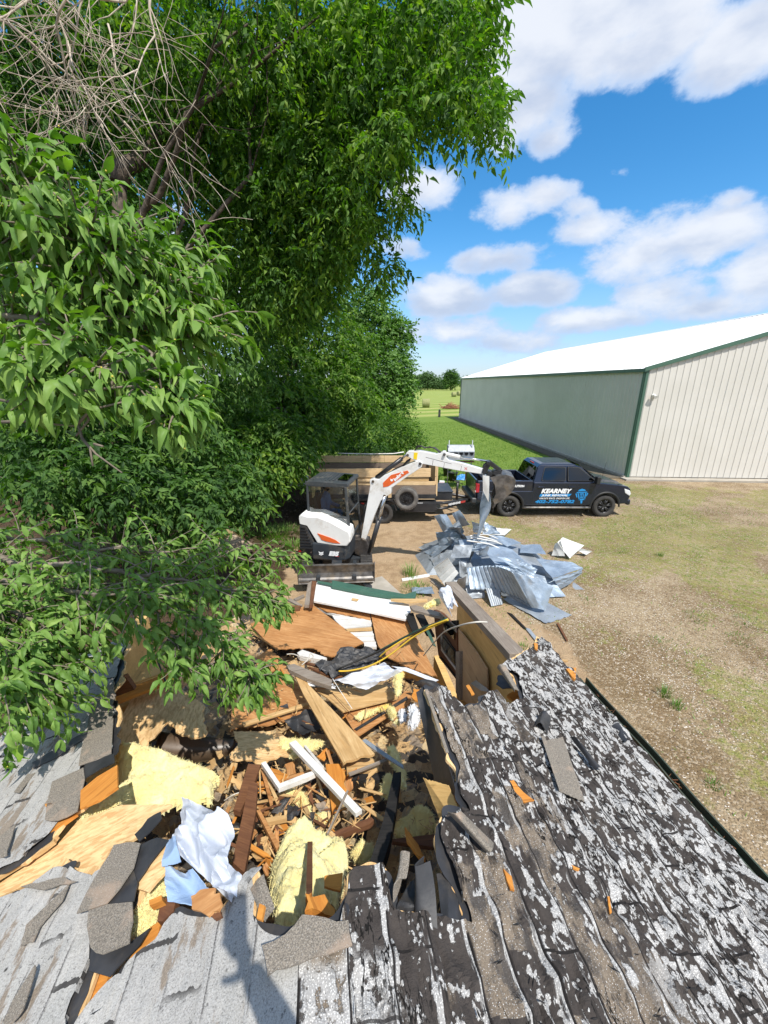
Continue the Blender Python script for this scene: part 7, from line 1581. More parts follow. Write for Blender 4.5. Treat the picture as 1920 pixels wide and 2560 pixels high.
def board(name, label, cat, P, mat, th=.014, jag=None, amp=.02, seed=1, group=None, parent=None, grain=None, warp=0.0, bevel=0.0):
 """P: world points of the upper face"""
 n = len(P); cen = sum(P, Vector()) / n; nrm = Vector()
 for i in range(n): nrm += (P[i] - cen).cross(P[(i + 1) % n] - cen)
 nrm.normalize()
 if nrm.z < 0: nrm = -nrm
 X = (P[1] - P[0]) if grain is None else (P[grain[1]] - P[grain[0]]); X = (X - nrm * X.dot(nrm)).normalized(); Y = nrm.cross(X); Mw = Matrix((X, Y, nrm)).transposed(); Mi = Mw.inverted()
 L = [Mi @ (p - cen) for p in P]
 L = jagged(L, jag, amp, seed) if jag is not None else L
 mb = MB(); k = len(L);
 if warp: L = [Vector((p.x, p.y, p.z + warp * mn.noise(Vector((p.x * 3, p.y * 3, seed))))) for p in L]
 mb.add(L + [p - Vector((0, 0, th)) for p in L], [tuple(range(k)), tuple(k + i for i in reversed(range(k)))] + [(i, k + i, k + (i + 1) % k, (i + 1) % k) for i in range(k)])
 o = mb.build(name, mat, parent, bevel=bevel)
 o.matrix_world = Matrix.Translation(cen) @ Mw.to_4x4()
 if parent is not None: o.parent = parent; o.matrix_parent_inverse = Matrix.Translation(parent.location).inverted()
 else: tag(o, label, cat, group)
 return o
def DB(name, label, cat, code, pts, mat, th=.014, dz=0.0, **k):
 P = [surfD(*zm(code, p[0], p[1]), dz + (p[2] if len(p) > 2 else 0)) for p in pts]; return board(name, label, cat, P, mat, th, **k)
def RB(name, label, cat, code, pts, mat, s, th=.005, h=.02, **k):
 P = [surfR(*zm(code, p[0], p[1]), s, h + (p[2] if len(p) > 2 else 0)) for p in pts]; return board(name, label, cat, P, mat, th, **k)
def stick(name, label, cat, code, a, b_, w, mat, th=None, dz=0.0, group=None, splinter=False):
 p0 = surfD(*zm(code, a[0], a[1]), dz + (a[2] if len(a) > 2 else 0)); p1 = surfD(*zm(code, b_[0], b_[1]), dz + (b_[2] if len(b_) > 2 else 0)); d = p1 - p0; th = th or w * .5
 mb = MB(); L = d.length; h = L / 2; r_ = random.Random(int(a[0] * 7 + b_[1])); j = [r_.uniform(-.3, .3) * w for _ in range(6)]
 if splinter: pr = [(-h, -w / 2), (-h - w * .8, -w * .2), (-h + w * .2, w * .1), (-h - w * .3, w / 2), (h * .8, w / 2), (h + w, w * .2), (h * .9, -w * .1), (h * .7, -w / 2)]
 else: pr = [(-h, -w / 2), (-h + j[0] * .3, w / 2), (h + j[1], w / 2), (h - j[2], w * .1), (h + j[3], -w / 2)]
 mb.prism(pr, -th / 2, th / 2, 'z'); o = mb.build(name, mat); q = d.to_track_quat('X', 'Z'); o.matrix_world = Matrix.Translation((p0 + p1) / 2) @ q.to_matrix().to_4x4(); return tag(o, label, cat, group)
# inner lining, beam and window of the broken right wall (parts of the cabin)
def WBp(code, pts, off): return [surfW(*zm(code, *p), off) for p in pts]
def wpart(nm, code, pts, mat, off, th=.02, **k):
 P = WBp(code, pts, off); c = sum(P, Vector()) / len(P); mb = MB(); n = len(P); mb.add([p for p in P] + [p + AV * th for p in P], [tuple(range(n)), tuple(n + i for i in reversed(range(n)))] + [(i, n + i, n + (i + 1) % n, (i + 1) % n) for i in range(n)])
 # local frame so the grain runs along the wall
 rot = Matrix((AU, UPZ, AV)).transposed(); Mi = rot.inverted(); mb.v = [tuple(Mi @ (Vector(v) - c)) for v in mb.v]; o = mb.build(nm, mat, cabin, **k); o.matrix_world = Matrix.Translation(c) @ rot.to_4x4(); o.parent = cabin; o.matrix_parent_inverse = Matrix.Translation(-cabin.location); return o
wpart('wall_lining', 'W', [(425, 165), (560, 320), (800, 600), (850, 760), (900, 1000), (420, 1000), (415, 500)], 'inner_ply', 0, .02)
wpart('lining_panel', 'W', [(432, 388), (562, 560), (642, 690), (645, 830), (640, 1050), (440, 900)], 'panel_board', .05, .015)
wpart('wall_stud', 'W', [(412, 560), (440, 560), (440, 920), (412, 860)], 'old_wood', .09, .05); wpart('wall_stud', 'W', [(380, 330), (425, 330), (425, 520), (400, 520)], 'charred', .02, .05)
p0 = surfW(*zm('W', 372, 55), -.02); p1 = surfW(*zm('W', 872, 592), -.02); d = p1 - p0
mb = MB(); mb.box((0, 0, 0), (d.length, .15, .05)); mb.box((.1, -.02, -.045), (d.length * .95, .09, .04)); o = mb.build('top_plate', 'old_wood', cabin, bevel=.004); Xd = d.normalized(); Yd = UPZ.cross(Xd).normalized(); Zd = Xd.cross(Yd)
o.matrix_world = Matrix.Translation((p0 + p1) / 2) @ Matrix((Xd, Yd, Zd)).transposed().to_4x4(); o.parent = cabin; o.matrix_parent_inverse = Matrix.Translation(-cabin.location)
wfr = wpart('window', 'W', [(250, 250), (300, 275), (420, 400), (425, 600), (418, 770), (285, 590), (262, 420)], 'brown_wood', .03, .05)
for pts, mat in (([(290, 270), (415, 375), (418, 420), (300, 310)], 'old_wood'), ([(300, 425), (330, 440), (410, 560), (412, 640), (320, 545), (295, 500)], 'black_plastic'), ([(318, 300), (398, 372), (398, 470), (322, 400)], 'window_glass'), ([(318, 455), (402, 560), (405, 660), (322, 560)], 'window_glass'), ([(300, 440), (312, 440), (318, 560), (304, 545)], 'white_wood'), ([(300, 545), (312, 545), (412, 680), (412, 700)], 'white_wood'), ([(285, 600), (300, 600), (418, 750), (418, 768)], 'charred')):
 wpart('window_pane' if 'glass' in mat else 'window_sash', 'W', pts, mat, .05 if 'glass' not in mat else .06, .012)
wpart('foil_flashing', 'W', [(522, 795), (560, 772), (640, 830), (660, 858), (600, 850)], 'galv', .14, .004)
# ------------------------------------------------------------------ rubble base (nobody could count it)
def rubble():
 m, t, b, o = newmat('rubble'); v = coords(t, rnd=False); c = N(t, 'ShaderNodeTexVoronoi'); c.inputs['Scale'].default_value = 9; t.links.new(v, c.inputs[0]); s1 = N(t, 'ShaderNodeSeparateColor'); t.links.new(c.outputs['Color'], s1.inputs[0])
 col = ramp(t, s1.outputs[0], [(0, (.05, .045, .04)), (.22, (.09, .075, .06)), (.34, (.34, .22, .11)), (.6, (.60, .40, .19)), (.8, (.30, .25, .20)), (1, (.68, .52, .28))])
 col = MIXC(t, sstep(t, noise(t, v, 26, 6, .7), .50, .64, 0, .55), col, (.06, .052, .045)); t.links.new(col, b.inputs['Base Color']); b.inputs['Roughness'].default_value = .95
 bump(t, b, noise(t, v, 28, 6, .75), 1.0, .03)
 vs = []; fs = []; nA, nW = 150, 90
 for i in range(nA + 1):
  for j in range(nW + 1):
   a = .2 + i / nA * 6.9; w = -1.95 + j / nW * 3.9; p = AV * (w - .137) + AU * a
   z = 2.02 - .15 * p.y - .16 + .07 * mn.noise(Vector((a * 2.2, w * 2.2, 1))) + .05 * mn.noise(Vector((a * 8, w * 8, 3))) + .03 * mn.noise(Vector((a * 21, w * 21, 7)))
   pit = math.exp(-((a - 1.55) / .55) ** 2 - ((w - .42) / .33) ** 2); z -= .5 * pit
   pit2 = math.exp(-((a - 2.2) / .35) ** 2 - ((w + .85) / .35) ** 2); z -= .3 * pit2
   if a < .9: z -= (.9 - a) * .6
   if abs(w) > 1.6: z -= (abs(w) - 1.6) * 2.0
   if a > 6.2: z -= (a - 6.2) * 1.4
   if a > 2.9 and w > 1.2: z -= (w - 1.2) * 1.6 * min(1, (a - 2.9) / .4)
   vs.append((p.x, p.y, z))
 for i in range(nA):
  for j in range(nW): q = i * (nW + 1) + j; fs.append((q, q + nW + 1, q + nW + 2, q + 1))
 mb = MB(); mb.add(vs, fs); tag(mb.build('rubble', 'rubble', fixn=False), 'dusty mix of crushed felt, dirt and wood under the larger debris', 'rubble', kind='stuff')
rubble()
D_ = DB
# --- far part of the heap
D_('plywood_board', 'big reddish plywood panel in the shade of the leafy branch tip', 'plywood', 'A', [(195, 355), (430, 262), (655, 212), (1035, 492), (880, 560), (885, 600), (740, 585), (660, 530), (400, 540), (300, 470)], 'plywood', dz=.12, jag=(4, 5, 6, 7), amp=.03, seed=2, grain=(0, 3))
D_('plywood_board', 'tall orange brown plywood panel below the right half of the white panel', 'plywood', 'A', [(1085, 268), (1350, 322), (1420, 440), (1580, 745), (1400, 690), (1210, 600), (1145, 520), (1128, 470)], 'plywood', dz=.12, jag=(3, 4), amp=.02, seed=3, grain=(0, 3))
D_('plywood_board', 'narrow plywood strip tucked under the left edge of the white panel', 'plywood', 'A', [(662, 185), (880, 225), (1080, 262), (1085, 325), (930, 290), (760, 262), (668, 215)], 'plywood', dz=.10, jag=(3, 4), amp=.015, seed=4)
D_('white_siding', 'long white painted panel lying beside the green trim', 'board', 'A', [(688, 45), (1000, 112), (1370, 212), (1380, 260), (1342, 320), (1095, 266), (658, 182)], 'white_board', th=.03, dz=.22, jag=(2, 3), amp=.02, seed=5)
for i, (pts, lb) in enumerate([(([(680, 232), (800, 262), (930, 298), (880, 300), (760, 268)]), 'thin white board just below the plywood strip'), ([(820, 325), (1085, 312), (1090, 368), (885, 388)], 'widest white painted board between the two plywood panels'), ([(800, 290), (1060, 316), (820, 322)], 'white board sliver under the plywood strip'),
        ([(905, 408), (1098, 402), (1110, 440), (950, 445)], 'second white board below the widest white one'), ([(955, 452), (1112, 448), (1118, 478), (1000, 482)], 'third white board in the gap between the plywood panels'), ([(1035, 490), (1125, 486), (1130, 525), (1040, 520)], 'short white board end at the bottom of the gap')]):
 D_('white_board', lb, 'board', 'A', pts, 'white_wood', th=.035, dz=.08 + .01 * (i % 2), jag=(1,), amp=.012, seed=i, group='white painted boards in the gap')
D_('lath', 'thin tan lath across the white boards', 'lath', 'A', [(890, 392), (1096, 378), (1098, 398), (905, 406)], 'fresh_wood', dz=.12, th=.015)
D_('green_trim', 'long dark green metal eave trim along the top of the white panel', 'metal trim', 'A', [(800, 28), (1060, 80), (1340, 132), (1425, 108), (1418, 150), (1390, 166), (1060, 118), (795, 66)], 'trim_green', th=.07, dz=.30, bevel=.012)
D_('green_trim', 'short flat green strip behind the left end of the white panel', 'metal trim', 'A', [(690, 34), (800, 52), (800, 68), (692, 46)], 'trim_green', th=.02, dz=.27)
D_('old_stud', 'upright grey brown stud with torn edge left of the white panel', 'stud', 'A', [(595, 212), (622, 52), (650, 36), (632, 214)], 'old_wood', th=.05, dz=.24, jag=(3,), amp=.02)
D_('old_stud', 'dark brown split stud touching the white panel end', 'stud', 'A', [(634, 214), (652, 34), (684, 38), (658, 208)], 'brown_wood', th=.06, dz=.26, jag=(3,), amp=.02)
D_('charred_board', 'black board end leaning below the right tip of the white panel', 'board', 'A', [(1338, 280), (1402, 272), (1448, 405), (1405, 432)], 'charred', th=.03, dz=.22)
D_('charred_board', 'narrow black board beside the window wall', 'board', 'A', [(1420, 285), (1475, 275), (1560, 440), (1500, 430)], 'charred', th=.03, dz=.12)
D_('grey_plank', 'weathered grey plank pointing from the white panel to the window wall', 'plank', 'A', [(1376, 222), (1420, 215), (1662, 288), (1660, 318), (1400, 250)], 'old_wood', th=.035, dz=.34)
D_('lath', 'pale yellow lath on the right end of the white panel', 'lath', 'A', [(1235, 168), (1505, 168), (1508, 184), (1380, 196), (1236, 180)], 'fresh_wood', th=.02, dz=.30)
D_('lath', 'small tan chip of lath on the middle of the white panel', 'lath', 'A', [(948, 162), (998, 170), (985, 184), (944, 176)], 'fresh_wood', th=.01, dz=.24)
D_('trim_green', 'green flashing strip lying against the window wall foot', 'flashing', 'A', [(1490, 395), (1520, 400), (1570, 520), (1548, 510)], 'trim_green', th=.01, dz=.15).name = 'green_flashing'
D_('brown_board', 'reddish brown board behind the shaded plywood panel', 'board', 'A', [(425, 215), (570, 218), (560, 248), (430, 250)], 'brown_wood', th=.03, dz=.15)
D_('grey_plank', 'grey board crossing the dirt at the left of the studs', 'plank', 'A', [(470, 175), (495, 165), (580, 215), (565, 225)], 'old_wood', th=.03, dz=.12); D_('grey_plank', 'short grey board left of the studs near the blade', 'plank', 'A', [(515, 168), (590, 135), (596, 150), (530, 180)], 'old_wood', th=.03, dz=.10)
D_('tan_board', 'tan board under the shaded plywood panel', 'board', 'A', [(195, 360), (300, 470), (400, 540), (330, 490), (190, 400)], 'plywood_pale', th=.03, dz=.05)
D_('plywood_board', 'torn plywood corner at the left under the leaves', 'plywood', 'A', [(240, 600), (330, 540), (400, 590), (400, 680), (330, 730), (250, 725)], 'plywood', dz=.08, jag='all', amp=.03, seed=8)
# white studs and middle clutter
D_('white_stud', 'square white painted stud in front of the reddish plywood', 'stud', 'A', [(542, 568), (580, 545), (762, 606), (735, 622), (560, 590)], 'white_wood', th=.06, dz=.24)
D_('brown_board', 'thin brown moulding beside the white stud', 'moulding', 'A', [(588, 640), (600, 632), (758, 672), (748, 686)], 'brown_wood', th=.02, dz=.28)
D_('brown_board', 'second brown moulding running below the white stud', 'moulding', 'A', [(620, 672), (640, 672), (880, 735), (800, 758), (790, 748)], 'brown_wood', th=.02, dz=.26)
D_('grey_plank', 'wide grey weathered plank pointing at the white tarp', 'plank', 'A', [(465, 660), (520, 650), (800, 768), (795, 818), (620, 760), (480, 692)], 'old_wood', th=.04, dz=.32)
# big OSB and plywood sheets of the middle
D_('plywood_sheet', 'wide orange plywood sheet with leaf shadows left of the long board', 'plywood sheet', 'A', [(60, 800), (250, 735), (430, 640), (470, 700), (600, 860), (640, 1000), (520, 1040), (380, 1090), (50, 1140)], 'plywood', dz=.0, jag=(1, 2, 5, 6, 7), amp=.03, seed=11, grain=(0, 5))
D_('plywood_sheet', 'tan horizontal sheet below the white tarp', 'plywood sheet', 'A', [(640, 820), (900, 830), (1200, 800), (1292, 902), (880, 1005), (760, 900)], 'plywood_pale', dz=.16, jag=(1,), amp=.02, seed=12, grain=(0, 2))
D_('plywood_sheet', 'orange plywood board with a dark stripe running to the right roof edge', 'plywood sheet', 'A', [(880, 1012), (1292, 915), (1345, 850), (1400, 870), (1370, 950), (1180, 1060), (985, 1190), (960, 1145)], 'plywood', dz=.10, jag=(1, 2), amp=.02, seed=13, grain=(0, 1))
D_('felt_strip', 'narrow black felt stripe on the orange plywood board', 'felt strip', 'A', [(965, 1132), (1355, 890), (1362, 912), (985, 1142)], 'felt_black', dz=.115, th=.004)
D_('plywood_sheet', 'pale plywood patch left of the black tar paper scraps', 'plywood sheet', 'A', [(1400, 835), (1480, 845), (1500, 900), (1440, 925), (1395, 905)], 'orange_wood', dz=.3, jag='all', amp=.02, seed=14)
D_('long_board', 'long tan board crossing the heap from the grey plank down to the rubble', 'board', 'E', [(835, 92), (862, 82), (912, 178), (1175, 452), (1150, 462), (1120, 462), (1050, 492), (1020, 440), (890, 215)], 'plywood_pale', dz=.27, th=.02, jag=(3, 4, 5), amp=.02, seed=15, grain=(0, 6))
D_('lath', 'round pale pole lying on the shadowed plywood sheet', 'pole', 'A', [(130, 1082), (625, 928), (634, 948), (140, 1106)], 'fresh_wood', th=.03, dz=.08, bevel=.008)
D_('osb_board', 'jagged brown osb flap above the white window trim', 'osb board', 'E', [(612, 365), (760, 362), (770, 395), (810, 380), (850, 405), (880, 430), (860, 465), (800, 460), (740, 490), (610, 478), (595, 455), (630, 420)], 'osb', th=.012, dz=.16, jag='all', amp=.018, seed=16)
D_('osb_board', 'broad torn osb sheet in front of the drainpipe', 'osb board', 'E', [(175, 290), (200, 235), (280, 205), (395, 190), (492, 255), (500, 380), (440, 390), (395, 372), (350, 328), (300, 385), (275, 400), (270, 470), (150, 480), (130, 400), (130, 320)], 'osb', th=.014, dz=.45, jag=(4, 5, 6, 7, 8), amp=.022, seed=17)
D_('plywood_board', 'brown panel leaning at the back of the left opening', 'plywood', 'E', [(152, 130), (205, 55), (330, 30), (332, 130), (150, 195)], 'inner_ply', th=.014, dz=.50)
D_('orange_board', 'orange board spanning the back of the left opening', 'board', 'E', [(135, 215), (355, 128), (372, 150), (330, 175), (150, 245), (136, 240)], 'orange_wood', th=.03, dz=.56)
D_('brown_lining', 'brown wall panel below the orange board', 'board', 'E', [(132, 245), (190, 232), (280, 200), (200, 240), (175, 300), (180, 345), (130, 320)], 'inner_ply', th=.014, dz=.42)
# brown curved duct
def duct():
 P = [zm('E', x, y) for x, y in ((330, 372), (440, 400), (560, 400), (625, 408))]; c0 = surfD(*P[0], .22); c1 = surfD(*P[3], .10); mb = MB(); d = c1 - c0; n = 14; m_ = 20; vs = []
 ax = d.normalized(); sd = Vector((0, -1, 0)); sd = (sd - ax * sd.dot(ax)).normalized(); up = ax.cross(sd); up = up if up.z > 0 else -up
 for i in range(n + 1):
  r = .19 - .10 * (i / n) ** 2
  for k in range(m_ + 1): th = math.pi * (.05 + 1.15 * k / m_); vs.append(c0 + d * i / n + (sd * math.sin(th) * r - up * (1 - math.cos(th)) * r * .7 * (1 if True else 0)) + up * .05)
 c = c0.copy(); mb.add([v - c for v in vs], [(i * (m_ + 1) + k, i * (m_ + 1) + k + 1, (i + 1) * (m_ + 1) + k + 1, (i + 1) * (m_ + 1) + k) for i in range(n) for k in range(m_)], True); plain('duct_brown', (.10, .065, .04), (.05, .035, .022), .35, scale=4)
 o = mb.build('curled_board', 'duct_brown', fixn=False); o.location = c; s = o.modifiers.new('s', 'SOLIDIFY'); s.thickness = .006; tag(o, 'curled dark brown panel in the shaded hole behind the large insulation batt', 'curved panel')
duct()
# sheets: tar paper, tarp, plastic
def DS(name, label, cat, code, pts, mat, **k):
 P = [surfD(*zm(code, p[0], p[1]), p[2] if len(p) > 2 else .2) for p in pts]; return sheet(name, P, mat, label, cat, **k)
DS('tar_paper', 'wrinkled black tar paper in the middle of the heap', 'tar paper', 'A', [(870, 545, .32), (1200, 540, .32), (1190, 610, .30), (700, 690, .3)], 'felt_black', crease=.05, cs=4, rag=.04, seed=61)
DS('tar_paper', 'black wrinkled tar paper band under the coloured cables', 'tar paper', 'A', [(640, 650, .28), (1180, 590, .32), (1100, 660, .30), (800, 745, .30)], 'felt_black', crease=.05, cs=5, rag=.04, seed=62)
DS('house_wrap', 'white crumpled house wrap draped over the middle of the heap', 'house wrap', 'A', [(800, 772, .36), (1185, 650, .46), (1330, 700, .42), (1050, 845, .30)], 'white_plastic', crease=.05, cs=4, nu=40, nv=26, seed=63, rag=.03)
DS('house_wrap', 'dirty white wrap end below the grey plank', 'house wrap', 'A', [(625, 775, .28), (800, 800, .32), (830, 835, .28), (620, 812, .25)], 'cloth_white', crease=.03, cs=5, seed=64)
DS('house_wrap', 'pale wrap edge continuing right of the insulation scrap', 'house wrap', 'A', [(1240, 668, .42), (1350, 680, .42), (1590, 770, .36), (1560, 790, .34)], 'white_plastic', crease=.02, cs=5, seed=65)
DS('curled_board', 'brown curled panel under the pale wrap edge', 'board', 'A', [(1320, 700, .40), (1580, 775, .34), (1500, 800, .22), (1310, 745, .28)], 'inner_ply', crease=.02, cs=3, seed=66)
DS('shingle_flap', 'dark curled shingle flap above the right roof edge', 'shingle', 'A', [(1400, 800, .3), (1560, 775, .36), (1640, 830, .34), (1500, 840, .3)], 'felt_black', crease=.03, bulge=.06, seed=67)
DS('tar_paper', 'ragged black felt piece on the orange plywood at the left', 'tar paper', 'A', [(440, 1080, .10), (640, 985, .12), (740, 1110, .12), (560, 1185, .10)], 'felt_black', crease=.04, cs=5, rag=.08, seed=68)
DS('tar_paper', 'black felt scrap tucked under the tall long board', 'tar paper', 'A', [(410, 960, .1), (470, 945, .1), (480, 975, .1), (420, 985, .1)], 'felt_black', crease=.03, cs=6, rag=.08, seed=69)
def batt(name, label, code, pts, dz, thick, seed, mat='insulation'):
 """soft ragged batt: outline -> lumpy pillow"""
 P = [surfD(*zm(code, p[0], p[1]), dz + (p[2] if len(p) > 2 else 0)) for p in pts]; cen = sum(P, Vector()) / len(P); nrm = Vector()
 for i in range(len(P)): nrm += (P[i] - cen).cross(P[(i + 1) % len(P)] - cen)
 nrm.normalize(); nrm = nrm if nrm.z > 0 else -nrm; X = (P[1] - P[0]); X = (X - nrm * X.dot(nrm)).normalized(); Y = nrm.cross(X); Mw = Matrix((X, Y, nrm)).transposed(); Mi = Mw.inverted(); L = [Mi @ (p - cen) for p in P]; L2 = [(p.x, p.y) for p in L]
 x0, x1, y0, y1 = min(p[0] for p in L2), max(p[0] for p in L2), min(p[1] for p in L2), max(p[1] for p in L2); st = max(x1 - x0, y1 - y0) / 78; nx_, ny_ = int((x1 - x0) / st) + 3, int((y1 - y0) / st) + 3
 def ed(x, y):
  dm = 9
  for i in range(len(L2)):
   a, b_ = Vector(L2[i]), Vector(L2[(i + 1) % len(L2)]); p = Vector((x, y)); u = max(0, min(1, (p - a).dot(b_ - a) / max((b_ - a).length_squared, 1e-9))); dm = min(dm, (p - a.lerp(b_, u)).length)
  return dm
 idx_ = {}; vs = []; fs = []; zc = [(i.x, i.y, i.z) for i in L]
 for j in range(ny_):
  for i in range(nx_):
   x, y = x0 - st + i * st, y0 - st + j * st; jx = x + .018 * mn.noise(Vector((x * 28, y * 28, seed))) + .012 * mn.noise(Vector((x * 70, y * 70, seed))); jy = y + .018 * mn.noise(Vector((x * 28, y * 28, seed + 5))) + .012 * mn.noise(Vector((x * 70, y * 70, seed + 3)))
   if inpoly(jx, jy, L2):
    e = min(1, ed(x, y) / (thick * .75)); wsum = 0; zb = 0
    for q in zc: w_ = 1 / ((q[0] - x) ** 2 + (q[1] - y) ** 2 + 1e-4); wsum += w_; zb += w_ * q[2]
    h = thick * (math.sqrt(max(0, 1 - (1 - e) ** 2))) + (.055 * mn.noise(Vector((x * 5, y * 5, seed))) + .030 * mn.noise(Vector((x * 13, y * 13, seed))) + .013 * mn.noise(Vector((x * 34, y * 34, seed))) + .008 * mn.noise(Vector((x * 80, y * 80, seed)))) * (thick / .09) * min(1, e * 2)
    idx_[(i, j)] = len(vs); vs.append((x, y, h + zb / wsum - thick * .5))
 n0 = len(vs); vs += [(x, y, -thick * .5 + min(0, z)) for x, y, z in vs]
 edges = {}
 for (i, j) in idx_:
  q = [(i, j), (i + 1, j), (i + 1, j + 1), (i, j + 1)]
  if all(k in idx_ for k in q):
   f_ = [idx_[k] for k in q]; fs.append(tuple(f_))
   for a, b_ in zip(f_, f_[1:] + f_[:1]):
    if (b_, a) in edges: del edges[(b_, a)]
    else: edges[(a, b_)] = 1
 fs += [(a, n0 + a, n0 + b_, b_) for a, b_ in edges]
 fs = [tuple(f_) for f_ in fs]; mb = MB(); mb.add(vs, fs, True)
 # frayed fibres round the rim
 rf_ = random.Random(seed)
 for a, b_ in list(edges)[::1]:
  p = Vector(vs[a]); d = (p - Vector((0, 0, 0))).normalized(); d = (d + Vector((rf_.gauss(0, .6), rf_.gauss(0, .6), rf_.gauss(.1, .5)))).normalized() * rf_.uniform(.008, .035); w_ = Vector((-d.y, d.x, 0)).normalized() * .004
  p = p + Vector((0, 0, rf_.uniform(-thick * .3, 0))); k = len(mb.v); mb.v += [tuple(p - w_ - d * .5), tuple(p + w_ - d * .5), tuple(p + d)]; mb.f.append((k, k + 1, k + 2)); mb.sm.append(False); mb.mi.append(0)
 if mat == 'insulation':
  for _ in range(min(1500, n0)):
   p = Vector(vs[rf_.randrange(n0)]); d = Vector((rf_.gauss(0, 1), rf_.gauss(0, 1), rf_.uniform(.0, .7))).normalized() * rf_.uniform(.010, .032); w_ = Vector((-d.y, d.x, 0)).normalized() * .0022; k = len(mb.v); mb.v += [tuple(p - w_ - d * .4), tuple(p + w_ - d * .4), tuple(p + d * .6 + Vector((0, 0, .004)))]; mb.f.append((k, k + 1, k + 2)); mb.sm.append(False); mb.mi.append(0)
 o = mb.build(name, mat, fixn=False); o.matrix_world = Matrix.Translation(cen) @ Mw.to_4x4(); return tag(o, label, 'insulation' if mat == 'insulation' else 'foam')
batt('insulation_batt', 'largest yellow insulation batt draped over the left edge of the hole', 'E', [(138, 440), (232, 424), (330, 438), (420, 470), (555, 528), (532, 560), (522, 612), (445, 632), (350, 640), (330, 672), (200, 682), (110, 700), (0, 722), (0, 690), (150, 590)], .62, .11, 1)
batt('insulation_batt', 'pale yellow insulation batt standing at the near side of the hole, partly shadowed', 'B', [(470, 700, -.1), (570, 680, -.1), (650, 765, -.1), (770, 742, -.1), (915, 822, -.1), (932, 900), (890, 1010), (860, 1110, .1), (740, 1160, .15), (640, 1150, .2), (560, 1265, .3), (400, 1235, .3), (360, 1090, .15), (345, 930)], .30, .13, 2)
batt('insulation_batt', 'yellow green insulation piece in the dark pit at the right', 'B', [(1262, 640), (1350, 590), (1450, 530), (1535, 560), (1582, 650), (1480, 690), (1400, 715), (1270, 730)], -.12, .12, 3)
batt('insulation_batt', 'shaded insulation tuft between the charred beam and the pale batt', 'B', [(945, 850), (1010, 790), (1100, 800), (1085, 900), (1000, 910)], .0, .08, 4)
batt('insulation_batt', 'bright yellow insulation scrap right of the white corner frame', 'B', [(430, 420), (500, 395), (590, 430), (625, 480), (640, 560), (590, 530), (520, 470), (450, 450)], .12, .05, 5)
batt('insulation_batt', 'fluffy tan insulation behind the white window trim', 'B', [(430, 80), (520, 110), (480, 160), (600, 120), (720, 60), (740, 30), (600, 20), (400, 30)], .18, .05, 6)
batt('insulation_batt', 'strip of yellow insulation hanging from the white wrap', 'A', [(1268, 715), (1300, 695), (1335, 705), (1315, 760), (1310, 850), (1275, 875), (1262, 800)], .38, .05, 7)
batt('insulation_batt', 'long ragged yellow insulation strip on the orange plywood board', 'A', [(975, 1040), (1020, 1005), (1130, 985), (1235, 945), (1225, 970), (1120, 1010), (1000, 1060)], .15, .03, 8)
batt('insulation_batt', 'curled insulation scrap beside the white foam piece', 'A', [(1212, 980), (1250, 965), (1290, 1030), (1295, 1085), (1265, 1080), (1225, 1020)], .18, .05, 9)
batt('foam_piece', 'white foam lump at the right roof edge', 'A', [(1375, 955), (1410, 940), (1445, 1000), (1440, 1060), (1400, 1115), (1368, 1090), (1380, 1030)], .40, .06, 10, 'cloth_white')
batt('foam_piece', 'small white foam lump left of the larger one', 'A', [(1295, 1000), (1335, 985), (1345, 1050), (1310, 1065)], .25, .05, 11, 'cloth_white')
batt('insulation_batt', 'yellow insulation hanging beside the top of the charred beam', 'B', [(1200, 90), (1260, 75), (1300, 130), (1320, 230), (1350, 260), (1350, 360), (1300, 380), (1280, 240), (1220, 160)], .15, .06, 12)
batt('insulation_batt', 'greenish insulation clump left of the charred beam top', 'B', [(1185, 300), (1240, 290), (1260, 380), (1215, 470), (1170, 420)], .12, .05, 13)
batt('insulation_batt', 'round tan insulation wad near the pale leaning stick', 'B', [(690, 580), (760, 555), (800, 590), (780, 640), (700, 640)], .10, .05, 14)
batt('insulation_batt', 'small insulation shred hanging at the right wall corner', 'W', [(180, 215), (240, 180), (290, 170), (300, 195), (240, 220), (190, 235)], .9, .04, 15)
batt('insulation_batt', 'tall insulation strip inside the left torn roof gap', 'L', [(800, 1430), (880, 1360), (960, 1370), (960, 1440), (930, 1540), (905, 1630), (840, 1680), (765, 1690), (770, 1600), (830, 1500)], .98, .05, 16)
batt('insulation_batt', 'insulation edge showing under the osb strip at the left', 'L', [(450, 1020), (560, 960), (680, 880), (720, 900), (640, 960), (520, 1000), (470, 1045)], .86, .04, 17)
DS('plastic_sack', 'white crumpled plastic bag tied to the end of the timber wall', 'plastic bag', 'W', [(300, 160, .98), (390, 110, 1.05), (425, 220, 1.0), (385, 300, .92)], 'white_plastic', crease=.08, cs=8, bulge=.08, seed=70)
# window trim and planks of the pit
D_('window_trim', 'long white grooved window trim lying diagonally across the pit', 'window trim', 'B', [(482, 52), (530, 30), (1022, 545), (975, 574)], 'white_paint', th=.03, dz=.34)
D_('window_trim', 'thinner white trim strip right beside the long grooved one', 'window trim', 'B', [(590, 72), (608, 68), (742, 230), (722, 238)], 'white_wood', th=.02, dz=.26)
D_('corner_frame', 'white L shaped frame corner left of the long white trim', 'window frame', 'B', [(275, 200), (308, 188), (415, 350), (600, 278), (688, 250), (692, 270), (610, 310), (405, 388)], 'white_paint', th=.035, dz=.30)
D_('brown_plank', 'widest dark brown plank leaning down at the left of the pit', 'plank', 'B', [(190, 330), (250, 350), (235, 560), (150, 1012), (60, 930), (130, 620)], 'brown_wood', th=.05, dz=.30)
D_('brown_plank', 'dark brown plank above the widest one near the osb flap', 'plank', 'B', [(180, 205), (272, 212), (230, 330), (120, 560), (70, 545)], 'brown_wood', th=.04, dz=.24)
